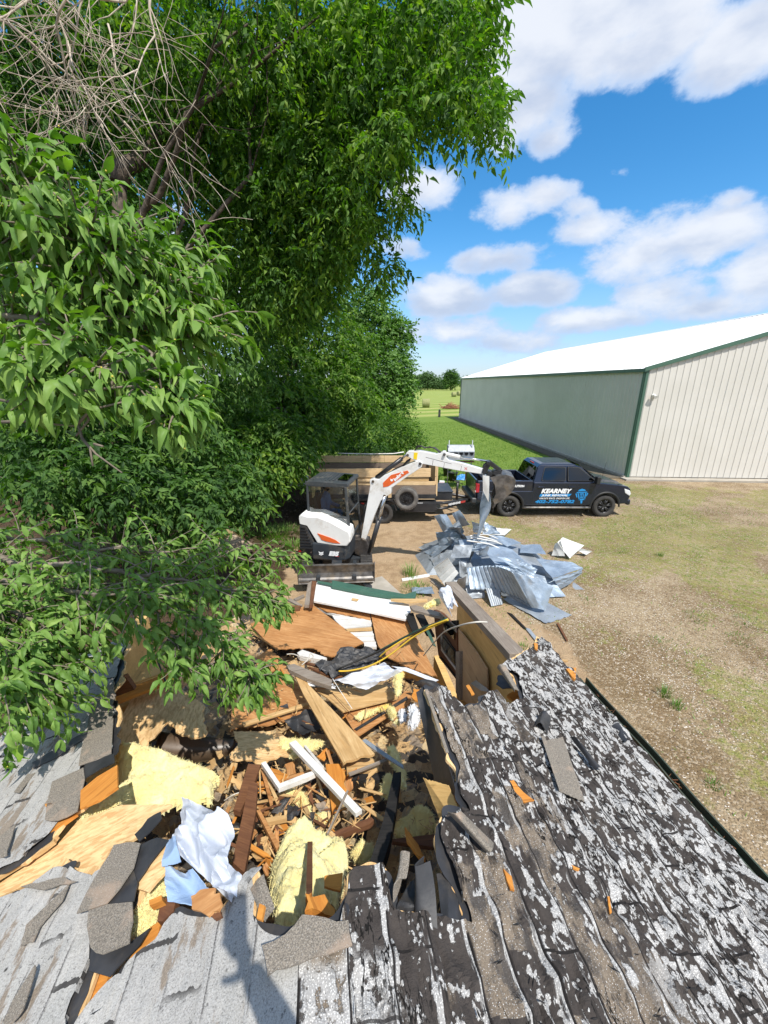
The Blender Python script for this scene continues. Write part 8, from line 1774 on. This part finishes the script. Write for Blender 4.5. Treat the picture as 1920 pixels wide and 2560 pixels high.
D_('brown_plank', 'medium brown stick leaning right of the widest plank', 'plank', 'B', [(242, 555), (268, 548), (422, 822), (385, 832)], 'plywood', th=.03, dz=.22)
D_('brown_plank', 'orange tan stick crossing down beside the corner frame', 'plank', 'B', [(270, 240), (300, 250), (362, 490), (340, 505)], 'plywood', th=.02, dz=.20); D_('brown_plank', 'thin upright tan stick left of the corner frame', 'plank', 'B', [(258, 240), (270, 240), (275, 450), (265, 452)], 'fresh_wood', th=.015, dz=.22); D_('brown_plank', 'light tan stick under the corner frame side', 'plank', 'B', [(300, 290), (322, 300), (410, 480), (390, 505)], 'fresh_wood', th=.015, dz=.18)
D_('charred_beam', 'thick charred black beam standing at the right side of the pit', 'beam', 'B', [(1256, 270), (1312, 266), (1270, 560), (1225, 790), (1172, 955), (1078, 940), (1180, 620)], 'charred', th=.09, dz=.32)
D_('leaning_stick', 'slim pale stick leaning across the pit toward the charred beam', 'stick', 'B', [(910, 400), (922, 402), (772, 722), (760, 718)], 'old_wood', th=.012, dz=.36)
D_('upright_lath', 'brown lath standing in front of the pale batt', 'lath', 'B', [(618, 782, .1), (656, 780, .1), (656, 1190, .35), (606, 1200, .35)], 'brown_wood', th=.03, dz=.45)
D_('broken_rafter', 'splintered orange rafter end at the foot of the brown lath', 'rafter', 'B', [(602, 1165), (650, 1160), (665, 1190), (745, 1172), (822, 1280), (806, 1335), (700, 1290), (598, 1295)], 'orange_wood', th=.05, dz=.92, jag='all', amp=.012, seed=21, grain=(6, 1))
D_('osb_scrap', 'orange osb scrap against the pale batt', 'osb scrap', 'B', [(745, 1035), (880, 1012), (862, 1145), (742, 1112)], 'orange_wood', th=.012, dz=.72, jag=(1, 2), amp=.01, seed=22)
D_('osb_scrap', 'tall orange splintered board right of the white trim', 'board', 'B', [(752, 208), (870, 205), (900, 300), (910, 400), (860, 520), (800, 560), (770, 330)], 'orange_wood', th=.02, dz=.18, jag=(1, 2, 3, 4), amp=.02, seed=23, grain=(0, 5)); D_('osb_scrap', 'bundle of pale splinters below the long board tip', 'splintered board', 'B', [(905, 180), (1090, 165), (1150, 200), (1150, 250), (1060, 262), (910, 268)], 'fresh_wood', th=.02, dz=.14, jag=(1, 2, 3), amp=.02, seed=24)
D_('charred_board', 'black crumbling board under the pale splinters', 'board', 'B', [(950, 278), (1190, 262), (1200, 300), (1130, 330), (945, 325)], 'charred', th=.03, dz=.12, jag='all', amp=.01, seed=25)
D_('grey_strip', 'grey metal edge strip left of the charred beam top', 'strip', 'B', [(1020, 35), (1048, 20), (1328, 215), (1330, 240), (1200, 160)], 'galv_dull', th=.01, dz=.26); D_('grey_strip', 'grey lath crossing under the grey metal strip', 'strip', 'B', [(920, 272), (1210, 160), (1235, 168), (930, 290)], 'old_wood', th=.012, dz=.24)
D_('brown_board', 'dark brown board lying low before the charred beam', 'board', 'B', [(800, 715), (1090, 600), (1110, 620), (1080, 650), (830, 742)], 'brown_wood', th=.04, dz=.14)
D_('brown_board', 'wide brown board in the shaded pit at the right', 'board', 'B', [(1245, 762), (1602, 722), (1612, 800), (1540, 820), (1245, 778)], 'brown_wood', th=.03, dz=.05)
D_('osb_scrap', 'sunlit tan plywood scrap above the brown stick foot', 'plywood scrap', 'C', [(410, 1490), (600, 1360), (700, 1560), (640, 1650), (500, 1640)], 'fresh_wood', th=.012, dz=.12, jag='all', amp=.012, seed=26); D_('osb_scrap', 'orange plywood scrap inside the corner frame', 'plywood scrap', 'C', [(640, 440), (760, 470), (900, 570), (780, 660), (720, 600)], 'orange_wood', th=.012, dz=.14, jag=(0, 1, 2), amp=.012, seed=27)
D_('osb_scrap', 'orange plywood scrap right under the small tan block', 'plywood scrap', 'C', [(620, 1190), (820, 1180), (900, 1260), (800, 1310), (690, 1290)], 'orange_wood', th=.012, dz=.12, jag='all', amp=.012, seed=28)
D_('tan_block', 'small smooth tan block in the middle of the splinters', 'wood block', 'C', [(570, 1130), (865, 1090), (870, 1140), (600, 1195)], 'fresh_wood', th=.03, dz=.20)
for i, (pts, lb) in enumerate([([(640, 1040), (880, 830), (980, 880), (820, 1040)], 'brown black felt rectangle left of the yellow scrap'), ([(880, 970), (1100, 985), (1020, 1120), (860, 1195)], 'black crumpled felt right of the small tan block'), ([(1130, 1040), (1260, 1080), (1220, 1230), (1090, 1170)], 'black felt square near the slim stick'), ([(1080, 1265), (1320, 1260), (1330, 1340), (1240, 1400)], 'black felt tab above the pale batt'),
        ([(1240, 760), (1460, 740), (1480, 900), (1290, 860)], 'wrinkled felt beneath the white trim end'), ([(1250, 960), (1400, 930), (1480, 1040), (1330, 1070)], 'grey granule shingle scrap near the tan wad'), ([(60, 1120), (210, 1180), (230, 1300), (120, 1380)], 'grey felt scrap beside the plastic sheet edge')]):
 P = [surfD(*zm('C', x, y), .13) for x, y in pts]; sheet('felt_scrap', P, 'felt_black' if i != 5 else 'shingle_back', lb, 'felt scrap', 'felt scraps in the pit', crease=.025, cs=8, nu=10, nv=10, rag=.04, seed=80 + i, th=.004)
# splinters: like ones scattered by the dozen
rs = random.Random(21)
def LB(w, m_): return ('thin ' if w < .01 else 'narrow ' if w < .02 else 'wide ') + {'fresh_wood': 'pale', 'orange_wood': 'orange', 'plywood': 'reddish', 'brown_wood': 'dark brown', 'plywood_pale': 'tan'}[m_] + ' splinter'
mats_ = ['fresh_wood', 'orange_wood', 'plywood', 'fresh_wood', 'fresh_wood', 'brown_wood', 'plywood_pale']
zones = [((240, 260), (900, 1000), 95, .10), ((700, 150), (1200, 700), 34, .08), ((0, 300), (300, 900), 18, .10)]
for (x0, y0), (x1, y1), cnt, dz in zones:
 for i in range(cnt):
  x, y = rs.uniform(x0, x1), rs.uniform(y0, y1); a = rs.uniform(0, math.pi); l = rs.uniform(25, 120); w = rs.choice((.005, .008, .012, .018, .026)); mt_ = rs.choice(mats_)
  stick('wood_splinter', LB(w, mt_) + (' left of the pit middle' if x < 320 else ' under the white window trim' if x < 640 and y < 520 else ' near the pale batt' if x < 640 else (' behind the charred beam' if y < 330 else ' in front of the charred beam')), 'splinter', 'B', (x - l * math.cos(a), y - l * math.sin(a), rs.uniform(0, .08)), (x + l * math.cos(a), y + l * math.sin(a), rs.uniform(0, .08)), w, mt_, max(.004, w * .35), dz, 'wood splinters strewn in the pit', True)
for i in range(60):
 x, y = rs.uniform(60, 1350), rs.uniform(560, 1100); a = rs.uniform(0, math.pi); l = rs.uniform(10, 45); mt_ = rs.choice(mats_)
 stick('wood_splinter', LB(.005, mt_) + (' lying left of the long tan board' if x < 560 else ' lying under the white wrap' if y > 850 else ' lying right of the long tan board'), 'splinter', 'A', (x - l * math.cos(a), y - l * math.sin(a), 0), (x + l * math.cos(a), y + l * math.sin(a), .01), rs.choice((.005, .008, .012)), mt_, .004, .20 if x > 500 else .04, 'wood slivers on the plywood sheets', True)
# middling scraps that fill the pit
for i in range(44):
 x, y = rs.choice(((rs.uniform(200, 950), rs.uniform(200, 700)), (rs.uniform(150, 420), rs.uniform(600, 1000)), (rs.uniform(700, 1180), rs.uniform(60, 600)), (rs.uniform(-250, 120), rs.uniform(120, 420)))); R_ = rs.uniform(28, 75); a0 = rs.uniform(0, 6.28); m_ = rs.choice(('fresh_wood', 'plywood_pale', 'plywood', 'orange_wood', 'osb', 'felt_black', 'brown_wood')); k_ = rs.choice((4, 4, 5)); asp = rs.uniform(.35, .8)
 pts = [(x + R_ * math.cos(2 * math.pi * q / k_ + .5) * math.cos(a0) - R_ * asp * math.sin(2 * math.pi * q / k_ + .5) * math.sin(a0), y + R_ * math.cos(2 * math.pi * q / k_ + .5) * math.sin(a0) + R_ * asp * math.sin(2 * math.pi * q / k_ + .5) * math.cos(a0), rs.uniform(-.03, .05)) for q in range(k_)]
 DB('scrap_piece', {'fresh_wood': 'pale plywood', 'plywood_pale': 'tan plywood', 'plywood': 'reddish plywood', 'orange_wood': 'orange plywood', 'osb': 'flaky osb', 'felt_black': 'black felt', 'brown_wood': 'dark brown board'}[m_] + ' scrap ' + ('beside the corner frame' if x < 500 and y < 450 else 'by the widest dark plank' if x < 450 else 'near the charred beam' if x > 800 else 'below the long white trim'), 'scrap', 'B', pts, m_, th=.01 if m_ != 'felt_black' else .004, dz=.10, jag='all', amp=.014, seed=200 + i, group='scraps scattered in the pit')
# tiny chips
def chips(n, fnp, name, label, mat, smin, smax, seed):
 r_ = np.random.default_rng(seed); V = []; Fx = []
 for i in range(n):
  p, nn = fnp(r_); L = r_.uniform(smin, smax); d = Vector(r_.normal(0, 1, 3)); d = (d - nn * d.dot(nn)).normalized(); q = nn.cross(d); w = L * r_.uniform(.08, .25); k = len(V); lift = nn * r_.uniform(.002, .012)
  V += [p - d * L + lift, p + q * w + lift, p + d * L + nn * .008, p - q * w + lift * .5]; Fx += [(k, k + 3, k + 2, k + 1)]
 tag(rawmesh(name, [tuple(v) for v in V], Fx, mat), label, 'wood chips', kind='stuff')
def onD(r_):
 a = r_.uniform(1.2, 5.6); w = r_.uniform(-1.5, 1.3); p = AV * (w - .137) + AU * a; z = 2.02 - .15 * p.y + r_.uniform(-.1, .05); return Vector((p.x, p.y, z)), UPZ.copy()
chips(4200, onD, 'wood_chips', 'tiny wood chips and shavings over the whole heap', 'fresh_wood', .008, .035, 3)
def onRoof(r_):
 while True:
  s = 1 if r_.random() < .85 else -1; a, w = r_.uniform(.1, 3.1), r_.uniform(.1, 2.0); p = roofpt(a, w, s, .02)
  if keep(p): return p, (UPZ + AV * s * SL).normalized()
chips(220, onRoof, 'shingle_crumbs', 'small dark twigs and shingle crumbs on the worn roof slope', 'charred', .006, .022, 4)
for i, (code, pts, lb) in enumerate([('R', [(150, 940), (175, 938), (225, 1000), (285, 1045), (235, 1055), (200, 1040)], 'largest orange splinter lying on the worn right roof slope'), ('R', [(122, 1400), (165, 1440), (180, 1515), (160, 1510), (140, 1460)], 'orange splinter in the centre of the worn right roof slope'), ('R', [(665, 1545), (675, 1545), (688, 1630), (678, 1640)], 'thin orange splinter low on the worn right roof slope'),
          ('R', [(478, 1380), (520, 1400), (515, 1412), (486, 1398)], 'tiny orange splinter on the white speckled shingles'), ('L', [(258, 945), (300, 938), (315, 950), (262, 960)], 'orange chip on the brown shingle at the left')]):
 s_ = 1 if code == 'R' else -1; RB('orange_splinter', lb, 'splinter', code, pts, 'orange_wood', s_, th=.008, h=.028, jag='all', amp=.004, seed=i)
P = [surfR(*zm('R', x, y), 1, .03) for x, y in ((450, 358), (502, 352), (498, 415), (480, 400))]; board('rafter_end', 'orange broken rafter end sticking past the right eave', 'rafter', P, 'orange_wood', .05)
P = [surfR(*zm('R', x, y), 1, .03) for x, y in ((282, 222), (302, 228), (300, 262), (286, 250))]; board('rafter_end', 'small orange rafter end at the far tip of the worn roof', 'rafter', P, 'orange_wood', .03)
# splintered deck ends at the torn roof edge
DB('broken_deck', 'fan of orange splinters under the shingle edge by the timber wall', 'splintered board', 'W', [(790, 885), (850, 838), (910, 885), (895, 915), (830, 912)], 'orange_wood', dz=.62, th=.02, jag='all', amp=.012, seed=31)
DB('broken_deck', 'orange splintered deck end on the dark felt apron', 'splintered board', 'S', [(985, 150), (1020, 135), (1035, 180), (1052, 215), (1010, 225), (985, 190)], 'orange_wood', dz=.62, th=.02, jag='all', amp=.01, seed=32)
DB('broken_deck', 'pair of orange splinters in front of the pale lining panel', 'splintered board', 'W', [(488, 812), (512, 805), (552, 872), (530, 880)], 'orange_wood', dz=.75, th=.01, jag='all', amp=.006, seed=33)
DB('standing_splinter', 'tall orange splinter pointing up out of the torn black felt', 'splinter', 'B', [(1338, 668), (1362, 700), (1405, 760), (1492, 912), (1440, 888), (1378, 800), (1352, 760)], 'orange_wood', dz=.62, th=.02, jag=(1, 2, 4, 5), amp=.006, seed=34)
# torn felt over the pit and along the right roof edge
def RS(name, label, cat, code, pts, mat, s, **k):
 P = [surfR(*zm(code, p[0], p[1]), s, p[2]) for p in pts]; return sheet(name, P, mat, label, cat, **k)
RS('roof_felt_apron', 'wide smooth black felt apron sagging from the right roof edge into the pit', 'roofing felt', 'S', [(840, -350, -.03), (880, -390, -.02), (1045, 200, -.02), (930, 110, -.25)], 'felt_black', 1, crease=.02, cs=2, nu=20, nv=30, seed=90)
RS('roof_deck_edge', 'brown torn deck edge below the black felt apron', 'board', 'S', [(875, 90, -.15), (1000, 130, -.05), (1090, 330, -.06), (960, 360, -.22)], 'inner_ply', 1, crease=.02, rag=.05, seed=91)
RS('roof_felt_apron', 'black felt flap folded up around the tall orange splinter', 'roofing felt', 'S', [(860, 505, .10), (905, 520, .10), (960, 870, .0), (840, 800, -.10)], 'felt_black', 1, crease=.04, cs=4, bulge=.06, seed=92)
RS('roof_felt_apron', 'grey black felt lying flat at the right of the upright flap', 'roofing felt', 'S', [(935, 590, -.02), (1050, 600, -.04), (1120, 865, .0), (960, 850, -.02)], 'felt_black', 1, crease=.03, cs=4, seed=93)
RS('roof_felt_apron', 'black felt fold left of the upright flap', 'roofing felt', 'S', [(790, 640, -.05), (850, 560, .04), (870, 810, -.06), (715, 800, -.02)], 'felt_black', 1, crease=.05, cs=5, seed=94)
RS('shingle_strip', 'twisted brown shingle piece standing left of the black felt flap', 'shingle', 'S', [(770, 560, .0), (815, 500, .06), (800, 640, .05), (715, 740, .02)], 'shingle_back', 1, crease=.03, cs=4, bulge=.03, seed=95)
RS('shingle_strip', 'curled white speckled shingle lifted above the pit at the right', 'shingle', 'S', [(990, 265, .05), (1060, 262, .09), (1230, 430, .04), (1190, 470, .03)], 'shingle_back', 1, crease=.03, cs=4, bulge=.04, seed=96)
RS('shingle_strip', 'brown shingle sheet lying loose on the middle of the worn slope', 'shingle', 'R', [(345, 730, .03), (430, 715, .03), (545, 1060, .025), (410, 1000, .03)], 'shingle_back', 1, crease=.012, cs=4, rag=.03, seed=97)
RS('shingle_strip', 'thin pale edge strip along the loose brown shingle sheet', 'shingle', 'R', [(318, 712, .04), (336, 710, .04), (428, 985, .04), (412, 992, .04)], 'shingle_back', 1, crease=.004, nu=4, seed=98)
RS('shingle_strip', 'black curled shingle tab high on the worn slope', 'shingle', 'R', [(310, 600, .03), (370, 620, .06), (350, 695, .04), (285, 660, .03)], 'felt_black', 1, crease=.02, cs=5, bulge=.03, rag=.05, seed=99)
RS('shingle_strip', 'long pointed black shingle curl beside the loose brown sheet', 'shingle', 'R', [(470, 720, .03), (520, 750, .06), (640, 890, .03), (600, 895, .03)], 'felt_black', 1, crease=.02, cs=5, bulge=.03, seed=100)
RS('shingle_strip', 'black felt flap folded over the right gutter', 'shingle', 'R', [(690, 650, .02), (730, 650, .02), (785, 720, .01), (760, 740, .02)], 'felt_black', 1, crease=.02, cs=5, bulge=.02, seed=101)
RS('shingle_strip', 'curved pale edged shingle at the timber wall end of the roof', 'shingle', 'W', [(720, 680, .02), (780, 660, .08), (880, 850, .03), (850, 860, .02)], 'shingle_back', 1, crease=.01, bulge=.03, seed=102)
P = [surfD(*zm('W', x, y), .78) for x, y in ((725, 735), (790, 725), (835, 790), (830, 830), (760, 835), (710, 800))]; board('felt_patch', 'dark grey felt patch stuck on the inner plywood below the curved shingle', 'felt scrap', P, 'felt_black', .004, jag='all', amp=.01)
RS('shingle_strip', 'flat black strip with a pale rim at the pit edge of the worn slope', 'shingle', 'W', [(182, 842, .015), (205, 840, .02), (362, 1310, .02), (340, 1312, .015)], 'shingle_back', 1, crease=.004, nu=4, seed=103)
# ---- left torn strip
RB('osb_decking', 'large sunlit osb deck panel exposed along the left tear', 'osb board', 'L', [(-300, 1560), (0, 1400), (330, 1180), (450, 1040), (700, 950), (990, 945), (930, 985), (862, 1020), (800, 1130), (720, 1160), (640, 1200), (560, 1340), (390, 1395), (300, 1330), (180, 1400), (0, 1475), (-300, 1640)], 'osb', -1, th=.014, h=-.05, jag=(5, 6, 7, 8, 9, 10, 11, 12, 13), amp=.018, seed=41, grain=(1, 5))
RB('orange_board', 'square orange board lying on the edge of the largest batt', 'board', 'E', [(2, 600), (68, 545), (148, 498), (150, 588), (75, 640), (0, 672)], 'orange_wood', -1, th=.012, h=.045, seed=42)
RB('felt_patch', 'black felt square above the square orange board', 'felt scrap', 'L', [(488, 705), (600, 660), (655, 655), (660, 705), (580, 740), (482, 800)], 'felt_black', -1, h=.02, jag=(3, 4), amp=.01, seed=43)
RB('shingle_piece', 'grey brown shingle piece with nail holes next to the square orange board', 'shingle', 'L', [(300, 815), (480, 735), (488, 800), (445, 985), (330, 1040), (258, 1035), (270, 940)], 'shingle_back', -1, h=.028, jag=(3, 4), amp=.008, seed=44)
RB('shingle_piece', 'grey brown shingle strip along the upper left tear', 'shingle', 'L', [(520, 380), (560, 340), (655, 235), (652, 450), (640, 655), (560, 690), (452, 725), (470, 620), (500, 520)], 'shingle_back', -1, h=.022, jag=(2, 4), amp=.008, seed=45)
RB('orange_board', 'long orange split board along the left tear', 'board', 'L', [(-200, 1380), (0, 1262), (200, 1140), (418, 985), (440, 1000), (310, 1095), (150, 1200), (-200, 1430)], 'orange_wood', -1, th=.02, h=.0, jag=(4, 5), amp=.012, seed=46)
RB('split_board', 'pale splintered board just below the long orange one', 'board', 'L', [(-200, 1440), (0, 1320), (240, 1160), (330, 1125), (310, 1160), (200, 1240), (0, 1360), (-200, 1480)], 'fresh_wood', -1, th=.02, h=-.01, jag=(2, 3, 4), amp=.012, seed=47)
RB('shingle_piece', 'long granule covered shingle strip bent up over the left tear', 'shingle', 'L', [(655, 1180), (730, 1165), (808, 1170), (770, 1310), (690, 1430), (612, 1520), (440, 1575), (500, 1450), (545, 1370)], 'shingle_back', -1, h=.06, jag=(0, 1, 8), amp=.008, seed=48)
RB('shingle_piece', 'squarish granule covered shingle below the long strip', 'shingle', 'L', [(510, 1560), (620, 1522), (762, 1508), (765, 1620), (745, 1745), (590, 1810), (520, 1770), (500, 1650)], 'shingle_back', -1, h=.06, jag=(3, 4, 5), amp=.008, seed=49)
RB('felt_piece', 'black felt showing right of the long shingle strip', 'roofing felt', 'L', [(772, 1320), (810, 1180), (870, 1150), (905, 1138), (970, 1150), (900, 1240), (830, 1340), (790, 1395)], 'felt_black', -1, h=.04, seed=50, jag=(4, 5), amp=.01)
RB('felt_piece', 'grey black felt triangle between the two shingle pieces', 'roofing felt', 'L', [(615, 1522), (770, 1325), (792, 1400), (770, 1505)], 'felt_black', -1, h=.045, seed=51)
RB('felt_piece', 'black felt wedge under the squarish shingle', 'roofing felt', 'L', [(522, 1775), (600, 1812), (745, 1745), (862, 1658), (800, 1760), (700, 1860), (632, 1940), (512, 1905)], 'felt_black', -1, h=.01, seed=52, jag=(5,), amp=.01)
RB('felt_piece', 'black felt tongue between the osb deck and the blue sheet', 'roofing felt', 'L', [(775, 1120), (850, 1030), (925, 988), (930, 1030), (860, 1110), (800, 1160)], 'felt_black', -1, h=-.02, jag=(0, 1), amp=.012, seed=53)
RB('osb_strip', 'osb strip hanging with insulation beside the white plastic', 'osb strip', 'L', [(892, 1190), (960, 1150), (1012, 1140), (985, 1230), (960, 1330), (900, 1390), (850, 1450), (785, 1430), (830, 1320)], 'osb', -1, th=.012, h=.02, jag=(1, 2), amp=.01, seed=54)
RB('orange_board', 'orange board in the slit of the torn left roof', 'board', 'L', [(865, 1655), (930, 1610), (905, 1720), (870, 1790), (742, 1842)], 'orange_wood', -1, th=.015, h=-.03, seed=55); RB('orange_board', 'orange deck board at the bottom of the left slit', 'board', 'L', [(512, 1930), (590, 1905), (640, 1905), (590, 2020), (545, 2150), (410, 2195), (440, 2080)], 'orange_wood', -1, th=.015, h=-.03, seed=56)
RB('brown_board', 'reddish brown rafter piece beside the blue sheet corner', 'board', 'L', [(930, 1480), (1012, 1500), (1000, 1560), (935, 1620), (905, 1620)], 'brown_wood', -1, th=.03, h=.0, seed=57); RB('tan_block', 'tan wood block on the hanging osb strip', 'wood block', 'L', [(858, 1500), (930, 1470), (935, 1500), (862, 1532)], 'orange_wood', -1, th=.03, h=.03, seed=58)
RB('brown_scrap', 'ragged brown fibreboard scrap on the blue plastic', 'fibreboard scrap', 'L', [(1100, 1475), (1150, 1440), (1212, 1430), (1232, 1465), (1270, 1490), (1258, 1560), (1200, 1592), (1150, 1560), (1105, 1550)], 'plywood', -1, th=.01, h=.05, jag='all', amp=.012, seed=59); RB('brown_scrap', 'smaller brown scrap below the ragged one', 'fibreboard scrap', 'L', [(1215, 1580), (1270, 1560), (1280, 1590), (1240, 1612)], 'brown_wood', -1, th=.01, h=.04, jag='all', amp=.006, seed=60)
RS('plastic_sheet', 'white crumpled plastic sheeting lying beside the blue sheet', 'plastic sheet', 'L', [(1055, 915, .02), (1320, 1005, .04), (1322, 1500, .04), (985, 1190, .02)], 'white_plastic', -1, crease=.05, cs=4, nu=44, nv=44, rag=.02, seed=110)
RS('plastic_sheet', 'pale plastic fold reaching right onto the shingles', 'plastic sheet', 'L', [(1290, 1260, .0), (1410, 1380, .03), (1370, 1490, .03), (1230, 1430, .02)], 'white_plastic', -1, crease=.03, cs=4, rag=.03, seed=111)
RS('plastic_sheet', 'light blue printed plastic sheet with a torn edge', 'plastic sheet', 'L', [(945, 1290, .03), (1110, 1320, .02), (1290, 1530, .025), (960, 1500, .03)], 'blue_plastic_sheet', -1, crease=.03, cs=4, rag=.05, seed=112)
RS('plastic_sheet', 'narrow blue grey plastic fold left of the white sheeting', 'plastic sheet', 'L', [(960, 1150, .03), (1020, 1140, .03), (1060, 1300, .03), (940, 1320, .03)], 'blue_plastic_sheet', -1, crease=.03, cs=5, rag=.04, seed=113)
RS('shingle_flap', 'curled pale shingle flap beside the pale batt', 'shingle', 'B', [(60, 1200, .02), (200, 980, .05), (285, 965, .06), (160, 1170, .02)], 'shingle_pale', -1, crease=.01, bulge=.02, rag=.04, seed=114)
RS('shingle_flap', 'dark speckled shingle chunk at the right of the pale flap', 'shingle', 'B', [(220, 1150, .0), (320, 1040, .02), (390, 1290, .02), (320, 1390, .02)], 'shingle_back', -1, crease=.03, cs=5, rag=.04, seed=115)
RB('orange_splinter', 'orange wood end poking from the dark speckled chunk', 'splinter', 'B', [(262, 1240), (300, 1255), (278, 1365), (240, 1350)], 'orange_wood', -1, th=.012, h=.06, seed=61)
for i, (pts, lb) in enumerate([([(185, 705), (510, 515), (500, 560), (300, 690), (190, 740)], 'long dark lifted shingle tab on the upper left slope'), ([(80, 875), (160, 770), (200, 765), (110, 880)], 'small brown shingle tab below the long dark one'), ([(120, 1765), (150, 1640), (320, 1480), (400, 1400), (360, 1500), (230, 1650), (190, 1740)], 'brown torn shingle patch on the lower left slope'),
        ([(120, 1420), (330, 1370), (440, 1390), (250, 1440)], 'grey shingle edge curled over the deck at the left'), ([(15, 2205), (70, 2080), (200, 1870), (205, 1900), (130, 2130), (60, 2212)], 'brown bare streak of shingle near the bottom left corner'), ([(0, 1130), (90, 1062), (40, 1240), (0, 1250)], 'brown shingle wedge at the left picture edge')]):
 RB('shingle_tab', lb, 'shingle', 'L', pts, 'shingle_back' if i not in (0,) else 'felt_black', -1, th=.005, h=.022 + .004 * i, jag='all', amp=.006, seed=120 + i)
# ridge cap shingles at the camera's feet
for i, (pts, lb) in enumerate([([(155, 900), (240, 800), (480, 830), (500, 960), (300, 1020), (150, 1080), (60, 1120), (30, 960)], 'bare brown ridge cap with three round holes'), ]):
 P = [PP(*zm('S', x, y), RID + UPZ * .03, UPZ) for x, y in pts]; board('ridge_cap', lb, 'shingle', P, 'shingle_back', .005, jag='all', amp=.008, seed=140)
# cables and rods
def cable(label, code, pts, r, mat, name='cable'):
 P = [surfD(*zm(code, p[0], p[1]), p[2]) for p in pts]; c = P[0].copy(); Q = []
 for i in range(len(P) - 1):
  p0, p1, p2, p3 = P[max(i - 1, 0)], P[i], P[i + 1], P[min(i + 2, len(P) - 1)]
  for k in range(6):
   t_ = k / 6; Q.append(.5 * ((2 * p1) + (p2 - p0) * t_ + (2 * p0 - 5 * p1 + 4 * p2 - p3) * t_ ** 2 + (3 * p1 - p0 - 3 * p2 + p3) * t_ ** 3) - c)
 Q.append(P[-1] - c); mb = MB(); mb.tube(Q, r, 6); o = mb.build(name, mat, fixn=False); o.location = c; tag(o, label, 'cable')
cable('black cable stretched from the window wall to the tar paper', 'A', [(1650, 312, .95), (1400, 425, .75), (1180, 540, .55), (850, 688, .36)], .009, 'black_cable')
cable('second black cable sagging beside the green one', 'A', [(1655, 318, .93), (1390, 440, .72), (1150, 560, .50), (830, 695, .34)], .007, 'black_cable')
cable('dark green cable from the window wall', 'A', [(1655, 315, .96), (1480, 382, .80), (1300, 470, .6), (1100, 580, .42)], .008, 'green_cable')
cable('long yellow cable curving from the window wall to the grey plank', 'A', [(1660, 325, .95), (1420, 440, .72), (1220, 590, .5), (1080, 665, .40), (940, 700, .35), (850, 705, .34)], .009, 'yellow_cable')
cable('second yellow cable running just above the first', 'A', [(1660, 320, .97), (1450, 405, .78), (1250, 520, .6), (1150, 600, .45)], .008, 'yellow_cable')
cable('pale wire arching from the plywood up to the timber wall top', 'W', [(175, 590, .30), (230, 520, .5), (320, 420, .85), (440, 368, 1.15), (560, 342, 1.25), (645, 342, 1.22)], .007, 'pale_cable')
cable('thin white string hanging over the tan sheet', 'A', [(805, 760, .4), (860, 850, .3), (950, 985, .2)], .003, 'white_paint'); cable('thin brown string beside the white one', 'A', [(800, 870, .25), (880, 960, .2), (965, 1050, .18)], .003, 'brown_wood')
cable('looped pale wire on the white stud', 'A', [(465, 580, .32), (520, 580, .33), (600, 615, .33), (660, 600, .34), (640, 575, .35), (620, 620, .34), (575, 660, .3)], .006, 'pale_cable')
cable('black cable hanging inside the left opening', 'E', [(300, 60, .7), (320, 110, .66), (345, 180, .6), (345, 205, .55)], .008, 'black_cable')
cable('thin grey wire in the shaded corner beside the largest batt', 'B', [(0, 480, .2), (60, 440, .25), (110, 420, .25)], .004, 'pale_cable')
# bits on the yard
def yardboard(label, pts, mat, name='scrap_strip', cat='strip', th=.02):
 P = [PZ(x, y, .03) for x, y in pts]; board(name, label, cat, P, mat, th)
yardboard('white metal strip on the dirt left of the metal pile', [(1004, 1446), (1072, 1434), (1074, 1440), (1006, 1452)], 'white_paint'); yardboard('dark bent strip on the gravel by the roof tip', [(1268, 1530), (1280, 1534), (1318, 1572), (1310, 1570)], 'charred')
yardboard('bent grey flashing on the gravel beside the roof tip', [(1312, 1568), (1325, 1572), (1365, 1622), (1352, 1618)], 'galv_dull'); yardboard('short dark stick on the gravel past the lowest metal sheet', [(1392, 1558), (1396, 1556), (1420, 1600), (1416, 1602)], 'brown_wood'); yardboard('small pale wood chip beside the far gutter end', [(1398, 1648), (1420, 1650), (1420, 1653), (1398, 1651)], 'fresh_wood')
yardboard('old plank lying in front of the sheet pile at the timber wall', [(1075, 1452), (1082, 1448), (1120, 1478), (1112, 1482)], 'old_wood', 'grey_plank', 'plank', .05); yardboard('second old plank by the timber wall end', [(1095, 1478), (1101, 1474), (1125, 1500), (1118, 1504)], 'old_wood', 'grey_plank', 'plank', .05)
